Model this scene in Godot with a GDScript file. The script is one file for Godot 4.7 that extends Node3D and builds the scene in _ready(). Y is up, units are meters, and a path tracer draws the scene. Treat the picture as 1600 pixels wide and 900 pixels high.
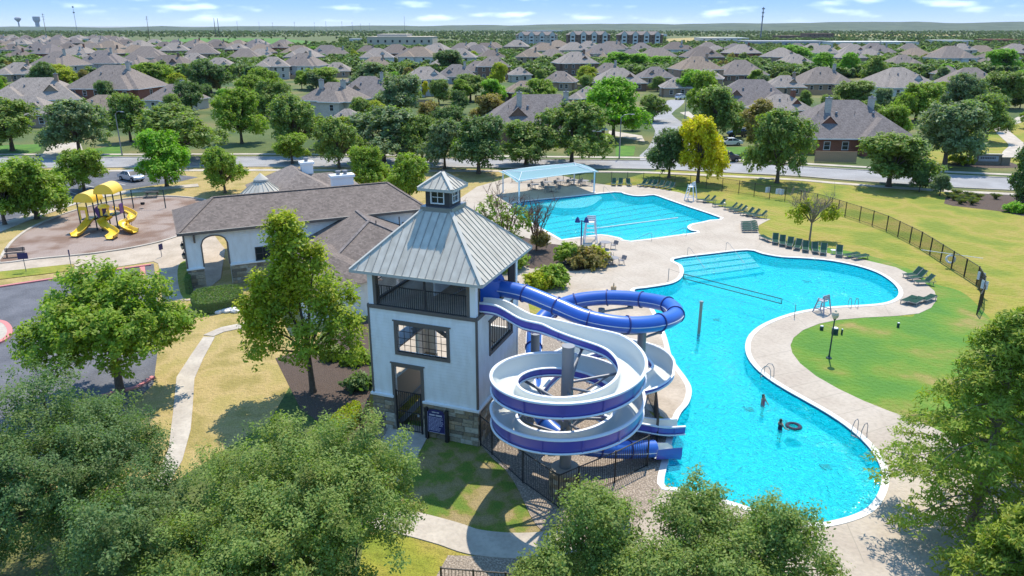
extends Node3D

const FX := 1180.0      # focal length of the photograph in its own 1600 x 900 pixels
const HC := 22.0        # height of the camera above the ground
const SUN_TO := Vector3(-0.14, -0.88, 0.455)
var PT := atan(408.0 / 1180.0)
var rng := RandomNumberGenerator.new()
var M := {}
var used := {}


# ---------------------------------------------------------------- mesh builder
class MB:
	var v := PackedVector3Array()
	var n := PackedVector3Array()
	var c := PackedColorArray()
	var col := Color.WHITE
	var tint := false
	func tri(a: Vector3, b: Vector3, d: Vector3) -> void:
		var m := (b - a).cross(d - a).normalized()
		v.append(a); v.append(d); v.append(b)
		n.append(m); n.append(m); n.append(m)
		if tint:
			c.append(col); c.append(col); c.append(col)
	func trin(a: Vector3, b: Vector3, d: Vector3, na: Vector3, nb: Vector3, nd: Vector3) -> void:
		v.append(a); v.append(d); v.append(b)
		n.append(na); n.append(nd); n.append(nb)
		if tint:
			c.append(col); c.append(col); c.append(col)
	func quad(a: Vector3, b: Vector3, d: Vector3, e: Vector3) -> void:
		tri(a, b, d); tri(a, d, e)
	func quadn(a: Vector3, b: Vector3, d: Vector3, e: Vector3, na: Vector3, nb: Vector3, nd: Vector3, ne: Vector3) -> void:
		trin(a, b, d, na, nb, nd); trin(a, d, e, na, nd, ne)
	func box(o: Transform3D, s: Vector3) -> void:
		var h := s * 0.5
		var p := []
		for k in 8:
			p.append(o * Vector3(h.x if k & 1 else -h.x, h.y if k & 2 else -h.y, h.z if k & 4 else -h.z))
		quad(p[4], p[5], p[7], p[6]); quad(p[1], p[0], p[2], p[3])
		quad(p[5], p[1], p[3], p[7]); quad(p[0], p[4], p[6], p[2])
		quad(p[6], p[7], p[3], p[2]); quad(p[0], p[1], p[5], p[4])
	func bx(x0: float, x1: float, y0: float, y1: float, z0: float, z1: float) -> void:
		box(Transform3D(Basis(), Vector3((x0 + x1) / 2, (y0 + y1) / 2, (z0 + z1) / 2)), Vector3(x1 - x0, y1 - y0, z1 - z0))
	func bevel(x0: float, x1: float, y0: float, y1: float, z0: float, z1: float, b: float) -> void:
		# a block with its four front (+z) and top edges chamfered
		bx(x0, x1, y0, y1, z0, z1 - b)
		var a := [Vector3(x0, y0, z1 - b), Vector3(x1, y0, z1 - b), Vector3(x1, y1, z1 - b), Vector3(x0, y1, z1 - b)]
		var f := [Vector3(x0 + b, y0 + b, z1), Vector3(x1 - b, y0 + b, z1), Vector3(x1 - b, y1 - b, z1), Vector3(x0 + b, y1 - b, z1)]
		for k in 4:
			quad(a[k], a[(k + 1) % 4], f[(k + 1) % 4], f[k])
		quad(f[0], f[1], f[2], f[3])
	func beam(a: Vector3, b: Vector3, w: float, h: float) -> void:
		var d := b - a
		var z := d.normalized()
		var up := Vector3.UP if absf(z.y) < 0.95 else Vector3.RIGHT
		var x := up.cross(z).normalized()
		box(Transform3D(Basis(x, z.cross(x), z), (a + b) / 2), Vector3(w, h, d.length()))
	func cyl(a: Vector3, b: Vector3, r0: float, r1: float, seg := 8, caps := true) -> void:
		var z := (b - a).normalized()
		var up := Vector3.UP if absf(z.y) < 0.95 else Vector3.RIGHT
		var x := up.cross(z).normalized()
		var y := z.cross(x)
		var last := x
		for k in seg:
			var t := TAU * (k + 1) / seg
			var d := x * cos(t) + y * sin(t)
			quadn(a + last * r0, a + d * r0, b + d * r1, b + last * r1, last, d, d, last)
			if caps:
				tri(b + last * r1, b + d * r1, b)
				tri(a + d * r0, a + last * r0, a)
			last = d
	func path(pts: Array, r: float, seg := 6) -> void:
		for k in pts.size() - 1:
			cyl(pts[k], pts[k + 1], r, r, seg, true)
	func lathe(prof: Array, seg := 14, o := Transform3D()) -> void:
		for k in seg:
			var t0 := TAU * k / seg
			var t1 := TAU * (k + 1) / seg
			var d0 := Vector3(cos(t0), 0, sin(t0))
			var d1 := Vector3(cos(t1), 0, sin(t1))
			for j in prof.size() - 1:
				var p: Vector2 = prof[j]
				var q: Vector2 = prof[j + 1]
				var e := (q - p).normalized()
				var n0 := o.basis * (d0 * e.y - Vector3.UP * e.x)
				var n1 := o.basis * (d1 * e.y - Vector3.UP * e.x)
				quadn(o * (d1 * p.x + Vector3.UP * p.y), o * (d0 * p.x + Vector3.UP * p.y), o * (d0 * q.x + Vector3.UP * q.y), o * (d1 * q.x + Vector3.UP * q.y), n1, n0, n0, n1)
	func sheet(poly: PackedVector2Array, y: float) -> void:
		var ix := Geometry2D.triangulate_polygon(poly)
		if ix.is_empty():
			print("could not fill a polygon of ", poly.size())
		for k in range(0, ix.size(), 3):
			var a := Vector3(poly[ix[k]].x, y, poly[ix[k]].y)
			var b := Vector3(poly[ix[k + 1]].x, y, poly[ix[k + 1]].y)
			var d := Vector3(poly[ix[k + 2]].x, y, poly[ix[k + 2]].y)
			if (b - a).cross(d - a).y > 0:
				tri(a, b, d)
			else:
				tri(a, d, b)
	func skirt(poly: PackedVector2Array, y0: float, y1: float) -> void:
		var s := 0.0
		for k in poly.size():
			s -= poly[k].cross(poly[(k + 1) % poly.size()])
		for k in poly.size():
			var p := poly[k]
			var q := poly[(k + 1) % poly.size()]
			var a := Vector3(p.x, y0, p.y)
			var b := Vector3(q.x, y0, q.y)
			if s > 0:
				quad(a, b, b + Vector3.UP * (y1 - y0), a + Vector3.UP * (y1 - y0))
			else:
				quad(b, a, a + Vector3.UP * (y1 - y0), b + Vector3.UP * (y1 - y0))
	func slab(poly: PackedVector2Array, y0: float, y1: float) -> void:
		sheet(poly, y1); skirt(poly, y0, y1)
	func with_holes(outer: PackedVector2Array, holes: Array, y: float) -> void:
		# the outline is cut into strips through the middle of each hole, so that no piece surrounds one
		var cuts := []
		var lo := 1e9
		var hi := -1e9
		for p in outer:
			lo = minf(lo, p.x); hi = maxf(hi, p.x)
		for h in holes:
			var a := 1e9
			var b := -1e9
			for p in h:
				a = minf(a, p.x); b = maxf(b, p.x)
			cuts.append(a * 0.5 + b * 0.5)
		cuts.sort()
		cuts.push_front(lo - 1.0); cuts.append(hi + 1.0)
		for k in cuts.size() - 1:
			var band := PackedVector2Array([Vector2(cuts[k], -2e4), Vector2(cuts[k + 1], -2e4), Vector2(cuts[k + 1], 2e4), Vector2(cuts[k], 2e4)])
			var parts := Geometry2D.intersect_polygons(outer, band)
			for h in holes:
				var rest := []
				for p in parts:
					rest.append_array(Geometry2D.clip_polygons(p, h))
				parts.assign(rest)
			for p in parts:
				sheet(p, y)
	func mesh() -> ArrayMesh:
		var a := []
		a.resize(Mesh.ARRAY_MAX)
		a[Mesh.ARRAY_VERTEX] = v
		a[Mesh.ARRAY_NORMAL] = n
		if tint:
			a[Mesh.ARRAY_COLOR] = c
		var m := ArrayMesh.new()
		m.add_surface_from_arrays(Mesh.PRIMITIVE_TRIANGLES, a)
		return m


# ---------------------------------------------------------------- nodes
func numbered(called: String) -> String:
	var k: int = used.get(called, 0)
	used[called] = k + 1
	return called if k == 0 else "%s_%03d" % [called, k]

func tag(o: Node3D, label: String, category: String, group := "") -> Node3D:
	o.set_meta("label", label)
	o.set_meta("category", category)
	if group:
		o.set_meta("group", group)
	return o

func thing(called: String, label: String, category: String, at := Vector3.ZERO, turn := 0.0, group := "") -> Node3D:
	var o := Node3D.new()
	o.name = numbered(called)
	add_child(o)
	o.position = at
	o.rotation.y = turn
	return tag(o, label, category, group)

func part(parent: Node3D, called: String, m, mat: Material, label := "") -> MeshInstance3D:
	var o := MeshInstance3D.new()
	o.name = called
	o.mesh = m.mesh() if m is MB else m
	o.material_override = mat
	parent.add_child(o, true)
	if label:
		o.set_meta("label", label)
	return o

func solo(called: String, m, mat: Material, label: String, category: String, group := "") -> MeshInstance3D:
	var o := MeshInstance3D.new()
	o.name = numbered(called)
	o.mesh = m.mesh() if m is MB else m
	o.material_override = mat
	add_child(o)
	tag(o, label, category, group)
	return o

func struct(called: String, m, mat: Material, label := "") -> MeshInstance3D:
	var o := MeshInstance3D.new()
	o.name = numbered(called)
	o.mesh = m.mesh() if m is MB else m
	o.material_override = mat
	add_child(o)
	o.set_meta("kind", "structure")
	if label:
		o.set_meta("label", label)
	return o

func copy(o: Node3D, at: Vector3, turn: float, label := "", group := "", size := 1.0) -> Node3D:
	var r: Node3D = o.duplicate()
	r.name = numbered(String(o.name).rstrip("0123456789").rstrip("_"))
	add_child(r)
	r.position = at
	r.rotation.y = turn
	r.scale = Vector3.ONE * size
	if label:
		r.set_meta("label", label)
	if group:
		r.set_meta("group", group)
	return r


# ---------------------------------------------------------------- from pixels of the photograph to places
func ray(x: float, y: float) -> Vector3:
	var a := (x - 800.0) / FX
	var b := -(y - 450.0) / FX
	return Vector3(a, b * cos(PT) - sin(PT), -cos(PT) - b * sin(PT))

func G(x: float, y: float, h := 0.0) -> Vector3:
	var d := ray(x, y)
	return Vector3(0, HC, 0) + d * ((HC - h) / -d.y)

func metres(x: float, y: float, h := 0.0) -> float:      # metres per pixel at that place
	var p := G(x, y, h)
	return (-p.z * cos(PT) + (HC - p.y) * sin(PT)) / FX

func height_at(base: Vector3, y: float) -> float:        # height above base that shows at pixel row y
	var d := ray(800.0, y)
	return HC + d.y * (base.z / d.z)

func P2(a: Array, h := 0.0) -> PackedVector2Array:
	var r := PackedVector2Array()
	for k in range(0, a.size(), 2):
		var p := G(a[k], a[k + 1], h)
		r.append(Vector2(p.x, p.z))
	return r

func P3(a: Array, h := 0.0) -> Array:
	var r := []
	for k in range(0, a.size(), 2):
		r.append(G(a[k], a[k + 1], h))
	return r

func rounded(p: PackedVector2Array, k := 3, closed := true) -> PackedVector2Array:
	var r := PackedVector2Array()
	var m := p.size()
	for i in (m if closed else m - 1):
		var a := p[(i - 1 + m) % m] if closed or i > 0 else p[i]
		var b := p[i]
		var c := p[(i + 1) % m]
		var d := p[(i + 2) % m] if closed or i < m - 2 else c
		for j in k:
			r.append(b.cubic_interpolate(c, a, d, float(j) / k))
	if not closed:
		r.append(p[m - 1])
	return r

func curve3(p: Array, k: int) -> Array:
	var r := []
	var m := p.size()
	for i in m - 1:
		var a: Vector3 = p[maxi(i - 1, 0)]
		var b: Vector3 = p[i]
		var c: Vector3 = p[i + 1]
		var d: Vector3 = p[mini(i + 2, m - 1)]
		for j in k:
			r.append(b.cubic_interpolate(c, a, d, float(j) / k))
	r.append(p[m - 1])
	return r

func ring(p: PackedVector2Array, out: float) -> PackedVector2Array:
	# the same outline, each point moved out along its normal
	var r := PackedVector2Array()
	var s := 0.0
	for i in p.size():
		s += p[i].cross(p[(i + 1) % p.size()])
	for i in p.size():
		var t := (p[(i + 1) % p.size()] - p[(i - 1 + p.size()) % p.size()]).normalized()
		r.append(p[i] + Vector2(t.y, -t.x) * out * signf(s))
	return r

func band(m: MB, line: PackedVector2Array, w: float, y0: float, y1: float) -> void:
	# a strip of width w along an open line, with sides
	var l := []
	var r := []
	for i in line.size():
		var t := (line[mini(i + 1, line.size() - 1)] - line[maxi(i - 1, 0)]).normalized() * w * 0.5
		l.append(Vector3(line[i].x + t.y, y1, line[i].y - t.x))
		r.append(Vector3(line[i].x - t.y, y1, line[i].y + t.x))
	var dn := Vector3(0, y0 - y1, 0)
	for i in line.size() - 1:
		m.quad(r[i], r[i + 1], l[i + 1], l[i])
		if y1 - y0 > 0.006:
			m.quad(l[i], l[i + 1], l[i + 1] + dn, l[i] + dn)
			m.quad(r[i + 1], r[i], r[i] + dn, r[i + 1] + dn)


# ---------------------------------------------------------------- materials
func lin(r: float, g: float, b: float) -> Color:
	return Color(r, g, b).linear_to_srgb()

func noise_tex(freq: float, stops: Array, seed_ := 1, size := 512, kind := FastNoiseLite.TYPE_SIMPLEX_SMOOTH, oct := 5) -> NoiseTexture2D:
	var f := FastNoiseLite.new()
	f.seed = seed_
	f.noise_type = kind
	f.frequency = freq
	f.fractal_octaves = oct
	var t := NoiseTexture2D.new()
	t.width = size
	t.height = size
	t.seamless = true
	t.noise = f
	if stops:
		var g := Gradient.new()
		var o := PackedFloat32Array()
		var cs := PackedColorArray()
		for s in stops:
			o.append(s[0])
			cs.append(s[1])
		g.offsets = o
		g.colors = cs
		t.color_ramp = g
	return t

func normal_tex(freq: float, strength: float, seed_ := 1, size := 512, kind := FastNoiseLite.TYPE_SIMPLEX_SMOOTH, oct := 4) -> NoiseTexture2D:
	var t := noise_tex(freq, [], seed_, size, kind, oct)
	t.as_normal_map = true
	t.bump_strength = strength
	return t

func mat(called: String, c: Color, rough := 0.8, metal := 0.0) -> StandardMaterial3D:
	var m := StandardMaterial3D.new()
	m.resource_name = called
	m.albedo_color = c
	m.roughness = rough
	m.metallic = metal
	M[called] = m
	return m

func mat_tex(called: String, tex: Texture2D, period: float, rough := 0.9, nrm: Texture2D = null, nscale := 1.0, world := true) -> StandardMaterial3D:
	var m := mat(called, Color.WHITE, rough)
	m.albedo_texture = tex
	m.uv1_triplanar = true
	m.uv1_world_triplanar = world
	m.uv1_scale = Vector3.ONE / period
	if nrm:
		m.normal_enabled = true
		m.normal_texture = nrm
		m.normal_scale = nscale
	return m

func grain(a: Color, amount: float) -> Array:   # a ramp round one base colour
	return [[0.0, (a.srgb_to_linear() * (1.0 - amount)).linear_to_srgb()], [0.5, a], [1.0, (a.srgb_to_linear() * (1.0 + amount)).linear_to_srgb()]]

func layered(called: String, coarse: Texture2D, cper: float, fine: Texture2D, fper: float, rough := 0.95, nrm: Texture2D = null, nscale := 1.0) -> StandardMaterial3D:
	# coarse patches of colour times a fine grain of another period
	var m := mat_tex(called, coarse, cper, rough, nrm, nscale)
	m.detail_enabled = true
	m.detail_albedo = fine
	m.detail_blend_mode = BaseMaterial3D.BLEND_MODE_MUL
	m.detail_uv_layer = BaseMaterial3D.DETAIL_UV_2
	m.uv2_triplanar = true
	m.uv2_world_triplanar = true
	m.uv2_scale = Vector3.ONE / fper
	return m

func leaf_mat(called: String, r: float, g: float, b: float, through := 1.0) -> StandardMaterial3D:
	var m := mat(called, lin(r, g, b), 0.5)
	m.metallic_specular = 0.35
	m.vertex_color_use_as_albedo = true
	m.backlight_enabled = true
	m.backlight = lin(through * 0.8, through, through * 0.25)
	m.cull_mode = BaseMaterial3D.CULL_DISABLED
	return m

func make_materials() -> void:
	var fine := noise_tex(0.06, [[0.0, Color(0.6, 0.6, 0.6)], [0.5, Color(0.9, 0.9, 0.9)], [1.0, Color(1, 1, 1)]], 5, 512)
	var soft := noise_tex(0.02, [[0.0, Color(0.9, 0.9, 0.9)], [0.45, Color(0.96, 0.96, 0.96)], [1.0, Color(1, 1, 1)]], 6, 512)
	var grit := normal_tex(0.12, 3.0, 7, 512)
	M.fine = fine
	# grass: real patches of green and of straw
	layered("dry_lawn", noise_tex(0.009, [[0.25, lin(0.21, 0.27, 0.02)], [0.45, lin(0.32, 0.32, 0.035)], [0.6, lin(0.39, 0.32, 0.065)], [0.75, lin(0.29, 0.3, 0.03)]], 11, 512), 46.0, fine, 3.1, 0.95, grit, 0.6)
	layered("green_lawn", noise_tex(0.009, [[0.25, lin(0.09, 0.25, 0.025)], [0.5, lin(0.13, 0.28, 0.022)], [0.68, lin(0.19, 0.28, 0.03)], [0.86, lin(0.35, 0.29, 0.085)]], 12, 512), 30.0, fine, 2.3, 0.95, grit, 0.6)
	layered("patchy_lawn", noise_tex(0.016, [[0.25, lin(0.13, 0.22, 0.02)], [0.45, lin(0.2, 0.24, 0.035)], [0.55, lin(0.3, 0.25, 0.085)], [0.75, lin(0.36, 0.28, 0.13)]], 16, 512), 15.0, fine, 2.3, 0.95, grit, 0.6)
	layered("bright_lawn", noise_tex(0.02, [[0.2, lin(0.07, 0.2, 0.015)], [0.8, lin(0.12, 0.27, 0.02)]], 13, 256), 18.0, fine, 2.3)
	layered("straw_lawn", noise_tex(0.012, [[0.2, lin(0.36, 0.29, 0.085)], [0.5, lin(0.52, 0.39, 0.16)], [0.8, lin(0.43, 0.35, 0.11)]], 14, 512), 22.0, fine, 2.7, 0.95, grit, 0.6)
	layered("land", noise_tex(0.008, [[0.25, lin(0.06, 0.11, 0.02)], [0.5, lin(0.12, 0.16, 0.035)], [0.75, lin(0.2, 0.19, 0.06)]], 15, 512), 120.0, fine, 9.0)
	# hard ground
	layered("concrete", noise_tex(0.008, [[0.2, lin(0.41, 0.35, 0.285)], [0.5, lin(0.445, 0.385, 0.315)], [0.8, lin(0.47, 0.41, 0.34)]], 21, 512), 17.0, soft, 4.3, 0.85, grit, 0.25)
	layered("tan_concrete", noise_tex(0.01, [[0.2, lin(0.4, 0.33, 0.25)], [0.8, lin(0.5, 0.42, 0.33)]], 22, 512), 14.0, soft, 3.7, 0.85, grit, 0.25)
	layered("path_concrete", noise_tex(0.01, [[0.2, lin(0.42, 0.37, 0.31)], [0.8, lin(0.53, 0.475, 0.4)]], 23, 512), 12.0, soft, 3.3, 0.85, grit, 0.25)
	layered("road", noise_tex(0.01, [[0.2, lin(0.33, 0.33, 0.34)], [0.8, lin(0.41, 0.41, 0.42)]], 24, 512), 26.0, fine, 3.0, 0.9)
	layered("asphalt", noise_tex(0.01, [[0.2, lin(0.115, 0.12, 0.14)], [0.8, lin(0.175, 0.18, 0.205)]], 25, 512), 15.0, fine, 2.1, 0.85, grit, 0.5)
	var stones := noise_tex(0.045, [[0.0, lin(0.12, 0.1, 0.085)], [0.35, lin(0.28, 0.23, 0.18)], [0.65, lin(0.42, 0.35, 0.28)], [1.0, lin(0.6, 0.54, 0.47)]], 31, 512, FastNoiseLite.TYPE_CELLULAR, 2)
	var pebbles := normal_tex(0.05, 8.0, 31, 512, FastNoiseLite.TYPE_CELLULAR, 2)
	layered("gravel", stones, 2.2, soft, 7.0, 0.95, pebbles, 1.0)
	layered("mulch", noise_tex(0.05, [[0.0, lin(0.14, 0.1, 0.085)], [0.5, lin(0.3, 0.235, 0.2)], [1.0, lin(0.46, 0.38, 0.33)]], 32, 512), 2.6, noise_tex(0.012, [[0.2, lin(0.62, 0.5, 0.42)], [0.6, Color(1, 1, 1)]], 33, 256), 16.0, 0.95, pebbles, 0.7)
	layered("dark_mulch", noise_tex(0.05, [[0.0, lin(0.03, 0.02, 0.016)], [0.5, lin(0.085, 0.06, 0.048)], [1.0, lin(0.22, 0.155, 0.12)]], 34, 512), 2.2, soft, 6.0, 0.95, pebbles, 0.7)
	# pool
	layered("pool_floor", noise_tex(0.012, [[0.2, lin(0.0, 0.6, 0.78)], [0.8, lin(0.002, 0.7, 0.84)]], 41, 256), 9.0, soft, 3.0, 0.7)
	mat("pool_shelf", lin(0.22, 0.6, 0.68), 0.7)
	mat("pool_tile", lin(0.012, 0.05, 0.17), 0.25)
	mat("pool_line", lin(0.0, 0.03, 0.07), 0.6)
	mat("coping", lin(0.66, 0.65, 0.62), 0.75)
	var w := mat("water", lin(0.0, 0.74, 0.82), 0.05)
	w.albedo_color.a = 0.46
	w.metallic_specular = 0.4
	w.transparency = BaseMaterial3D.TRANSPARENCY_ALPHA
	w.uv1_triplanar = true
	w.uv1_world_triplanar = true
	w.uv1_scale = Vector3.ONE / 7.0
	w.normal_enabled = true
	var rip := normal_tex(0.0065, 34.0, 44, 1024, FastNoiseLite.TYPE_SIMPLEX_SMOOTH, 3)
	rip.noise.fractal_type = FastNoiseLite.FRACTAL_RIDGED
	w.normal_texture = rip
	w.normal_scale = 1.5
	# buildings
	var lap := Image.create(4, 64, false, Image.FORMAT_L8)
	for y in 64:
		for x in 4:
			lap.set_pixel(x, y, Color.from_hsv(0, 0, 0.15 if y < 5 else 0.55 + 0.45 * y / 64.0))
	var s := mat("siding", lin(0.84, 0.84, 0.81), 0.7)
	s.uv1_triplanar = true
	s.uv1_scale = Vector3.ONE / 0.19
	s.detail_enabled = true
	s.detail_albedo = noise_tex(0.012, [[0.2, Color(0.965, 0.96, 0.95)], [0.5, Color(0.985, 0.985, 0.98)], [0.8, Color(1, 1, 1)]], 52, 512)
	s.detail_blend_mode = BaseMaterial3D.BLEND_MODE_MUL
	s.detail_uv_layer = BaseMaterial3D.DETAIL_UV_2
	s.uv2_triplanar = true
	s.uv2_scale = Vector3(0.3, 0.1, 0.3)
	s.heightmap_enabled = true
	s.heightmap_texture = ImageTexture.create_from_image(lap)
	s.heightmap_scale = 1.2
	mat("trim", lin(0.14, 0.115, 0.095), 0.7)
	mat("dark_trim", lin(0.045, 0.042, 0.045), 0.6)
	mat("white_paint", lin(0.8, 0.8, 0.78), 0.6)
	mat("black_metal", lin(0.018, 0.018, 0.02), 0.45)
	mat("grey_metal", lin(0.3, 0.31, 0.33), 0.4, 0.7)
	mat("galvanised", lin(0.22, 0.23, 0.25), 0.5, 0.35)
	mat("steel", lin(0.6, 0.61, 0.63), 0.25, 1.0)
	for k in 3:
		var r := mat_tex("roof_metal_%d" % k, noise_tex(0.02, [[0.2, lin(0.42 + 0.02 * k, 0.39 + 0.02 * k, 0.325 + 0.02 * k)], [0.8, lin(0.54 + 0.02 * k, 0.51 + 0.02 * k, 0.43 + 0.02 * k)]], 51 + k, 256), 3.0, 0.7, null, 1.0, false)
		r.metallic_specular = 0.25
	mat("roof_seam", lin(0.3, 0.29, 0.26), 0.7)
	mat("hip_cap", lin(0.46, 0.45, 0.4), 0.7)
	for k in 6:
		var t: float = [0.27, 0.36, 0.31, 0.46, 0.2, 0.42][k]
		var tone: Color = [lin(t, t * 0.8, t * 0.5), lin(t, t * 0.84, t * 0.58), lin(t, t * 0.84, t * 0.6), lin(t, t * 0.9, t * 0.7), lin(t, t * 0.82, t * 0.58), lin(t, t * 0.74, t * 0.45)][k]
		mat_tex("stone_%d" % k, noise_tex(0.03, grain(tone, 0.35), 61 + k, 128), 0.9, 0.95, grit, 0.6)
	mat("mortar", lin(0.3, 0.27, 0.22), 0.95)
	# shingle roofs: courses of tabs, too small to tell apart from the air
	var tabs := shingle_image()
	for k in 5:
		var base: Color = [lin(0.31, 0.25, 0.215), lin(0.4, 0.33, 0.285), lin(0.5, 0.43, 0.375), lin(0.35, 0.3, 0.28), lin(0.45, 0.345, 0.26)][k]
		var m := layered("shingle_%d" % k, tabs, 2.6, noise_tex(0.012, grain(Color(0.86, 0.86, 0.86), 0.16), 71 + k, 256), 11.0, 0.95)
		m.albedo_color = base
		m.uv1_world_triplanar = false
		m.uv1_triplanar_sharpness = 10.0
	var walls := {"brick_red": [0.26, 0.1, 0.06], "brick_tan": [0.37, 0.26, 0.18], "brick_brown": [0.22, 0.13, 0.09], "stucco": [0.52, 0.47, 0.4], "pale_siding": [0.6, 0.6, 0.57], "grey_siding": [0.34, 0.36, 0.38], "limestone": [0.5, 0.44, 0.34]}
	for k in walls:
		var a: Array = walls[k]
		layered(k, noise_tex(0.06, grain(lin(a[0], a[1], a[2]), 0.22), 81, 128), 2.0, soft, 6.0, 0.95)
	mat("glass", lin(0.02, 0.025, 0.03), 0.06)
	mat("window_frame", lin(0.66, 0.65, 0.62), 0.6)
	mat("wood_fence", lin(0.33, 0.23, 0.14), 0.9)
	mat("door", lin(0.12, 0.07, 0.05), 0.6)
	# slides and play things
	var b := mat("slide_blue", lin(0.09, 0.085, 0.44), 0.3)
	b.clearcoat_enabled = true
	b.clearcoat = 0.4
	var bt := mat("tube_blue", lin(0.02, 0.12, 0.5), 0.3)
	bt.clearcoat_enabled = true
	bt.clearcoat = 0.4
	mat("slide_white", lin(0.62, 0.65, 0.62), 0.3)
	mat("slide_rim", lin(0.72, 0.75, 0.77), 0.4)
	var y := mat("play_yellow", lin(0.85, 0.55, 0.01), 0.35)
	y.clearcoat_enabled = true
	mat("play_green", lin(0.012, 0.045, 0.05), 0.5)
	mat("play_purple", lin(0.12, 0.05, 0.2), 0.5)
	mat("canopy_cloth", lin(0.2, 0.35, 0.39), 0.9).backlight_enabled = true
	M.canopy_cloth.backlight = lin(0.2, 0.3, 0.3)
	mat("lounge_sling", lin(0.028, 0.07, 0.055), 0.95).metallic_specular = 0.1
	mat("lounge_frame", lin(0.2, 0.21, 0.21), 0.6)
	mat("table_grey", lin(0.2, 0.2, 0.22), 0.6)
	mat("guard_white", lin(0.74, 0.75, 0.78), 0.5)
	mat("guard_grey", lin(0.33, 0.33, 0.38), 0.6)
	mat("sign_navy", lin(0.02, 0.02, 0.11), 0.5)
	mat("sign_print", lin(0.45, 0.45, 0.62), 0.6)
	mat("sign_white", lin(0.7, 0.7, 0.72), 0.6)
	mat("light_blue_post", lin(0.03, 0.045, 0.2), 0.45)
	mat("globe", lin(0.55, 0.47, 0.33), 0.35)
	mat("pink_kerb", lin(0.55, 0.2, 0.19), 0.8)
	mat("line_paint", lin(0.7, 0.7, 0.68), 0.8)
	mat("white_rock", lin(0.68, 0.66, 0.64), 0.9)
	mat("skin", lin(0.38, 0.2, 0.13), 0.6)
	mat("hair", lin(0.015, 0.01, 0.008), 0.6)
	mat("pink_cloth", lin(0.5, 0.1, 0.16), 0.8)
	mat("navy_cloth", lin(0.015, 0.018, 0.05), 0.8)
	mat("car_silver", lin(0.5, 0.53, 0.58), 0.25, 0.5).clearcoat_enabled = true
	mat("car_white", lin(0.72, 0.73, 0.75), 0.3).clearcoat_enabled = true
	mat("car_dark", lin(0.02, 0.022, 0.03), 0.25, 0.3).clearcoat_enabled = true
	mat("rubber", lin(0.012, 0.012, 0.013), 0.9)
	mat("lamp_lens", lin(0.6, 0.6, 0.58), 0.15)
	mat("tail_lens", lin(0.3, 0.01, 0.01), 0.2)
	# plants
	var bk := mat_tex("bark", noise_tex(0.05, grain(lin(0.13, 0.1, 0.075), 0.45), 91, 128), 0.7, 0.95, normal_tex(0.08, 6.0, 92, 128), 1.0, false)
	bk.uv1_scale = Vector3(2.2, 0.7, 2.2)
	mat("pale_bark", lin(0.24, 0.19, 0.15), 0.9)
	mat("red_bark", lin(0.15, 0.085, 0.06), 0.9)
	leaf_mat("leaf_oak", 0.29, 0.39, 0.1)
	leaf_mat("leaf_dark", 0.19, 0.29, 0.1)
	leaf_mat("leaf_grey", 0.29, 0.38, 0.19)
	leaf_mat("leaf_green", 0.33, 0.46, 0.06)
	leaf_mat("leaf_bright", 0.29, 0.54, 0.045)
	leaf_mat("leaf_airy", 0.4, 0.5, 0.06)
	leaf_mat("leaf_yellow", 0.82, 0.7, 0.03)
	leaf_mat("leaf_lime", 0.5, 0.54, 0.04)
	leaf_mat("leaf_rust", 0.4, 0.32, 0.1)
	leaf_mat("leaf_cypress", 0.35, 0.44, 0.07)
	leaf_mat("leaf_far", 0.2, 0.29, 0.095, 0.7)
	layered("far_hill", noise_tex(0.02, [[0.2, lin(0.05, 0.085, 0.04)], [0.8, lin(0.1, 0.14, 0.07)]], 95, 256), 900.0, M.fine, 130.0)
	leaf_mat("grass_blade", 0.24, 0.26, 0.12)

func shingle_image() -> ImageTexture:
	var im := Image.create(256, 256, false, Image.FORMAT_RGB8)
	var r := RandomNumberGenerator.new()
	r.seed = 77
	for row in 16:
		var x := r.randi_range(-20, 0)
		while x < 256:
			var w := r.randi_range(12, 26)
			var t := r.randf_range(0.78, 1.0)
			im.fill_rect(Rect2i(maxi(x, 0), row * 16, mini(x + w, 256) - maxi(x, 0), 16), Color(t, t, t))
			x += w
		im.fill_rect(Rect2i(0, row * 16, 256, 2), Color(0.62, 0.62, 0.62))
	return ImageTexture.create_from_image(im)


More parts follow.
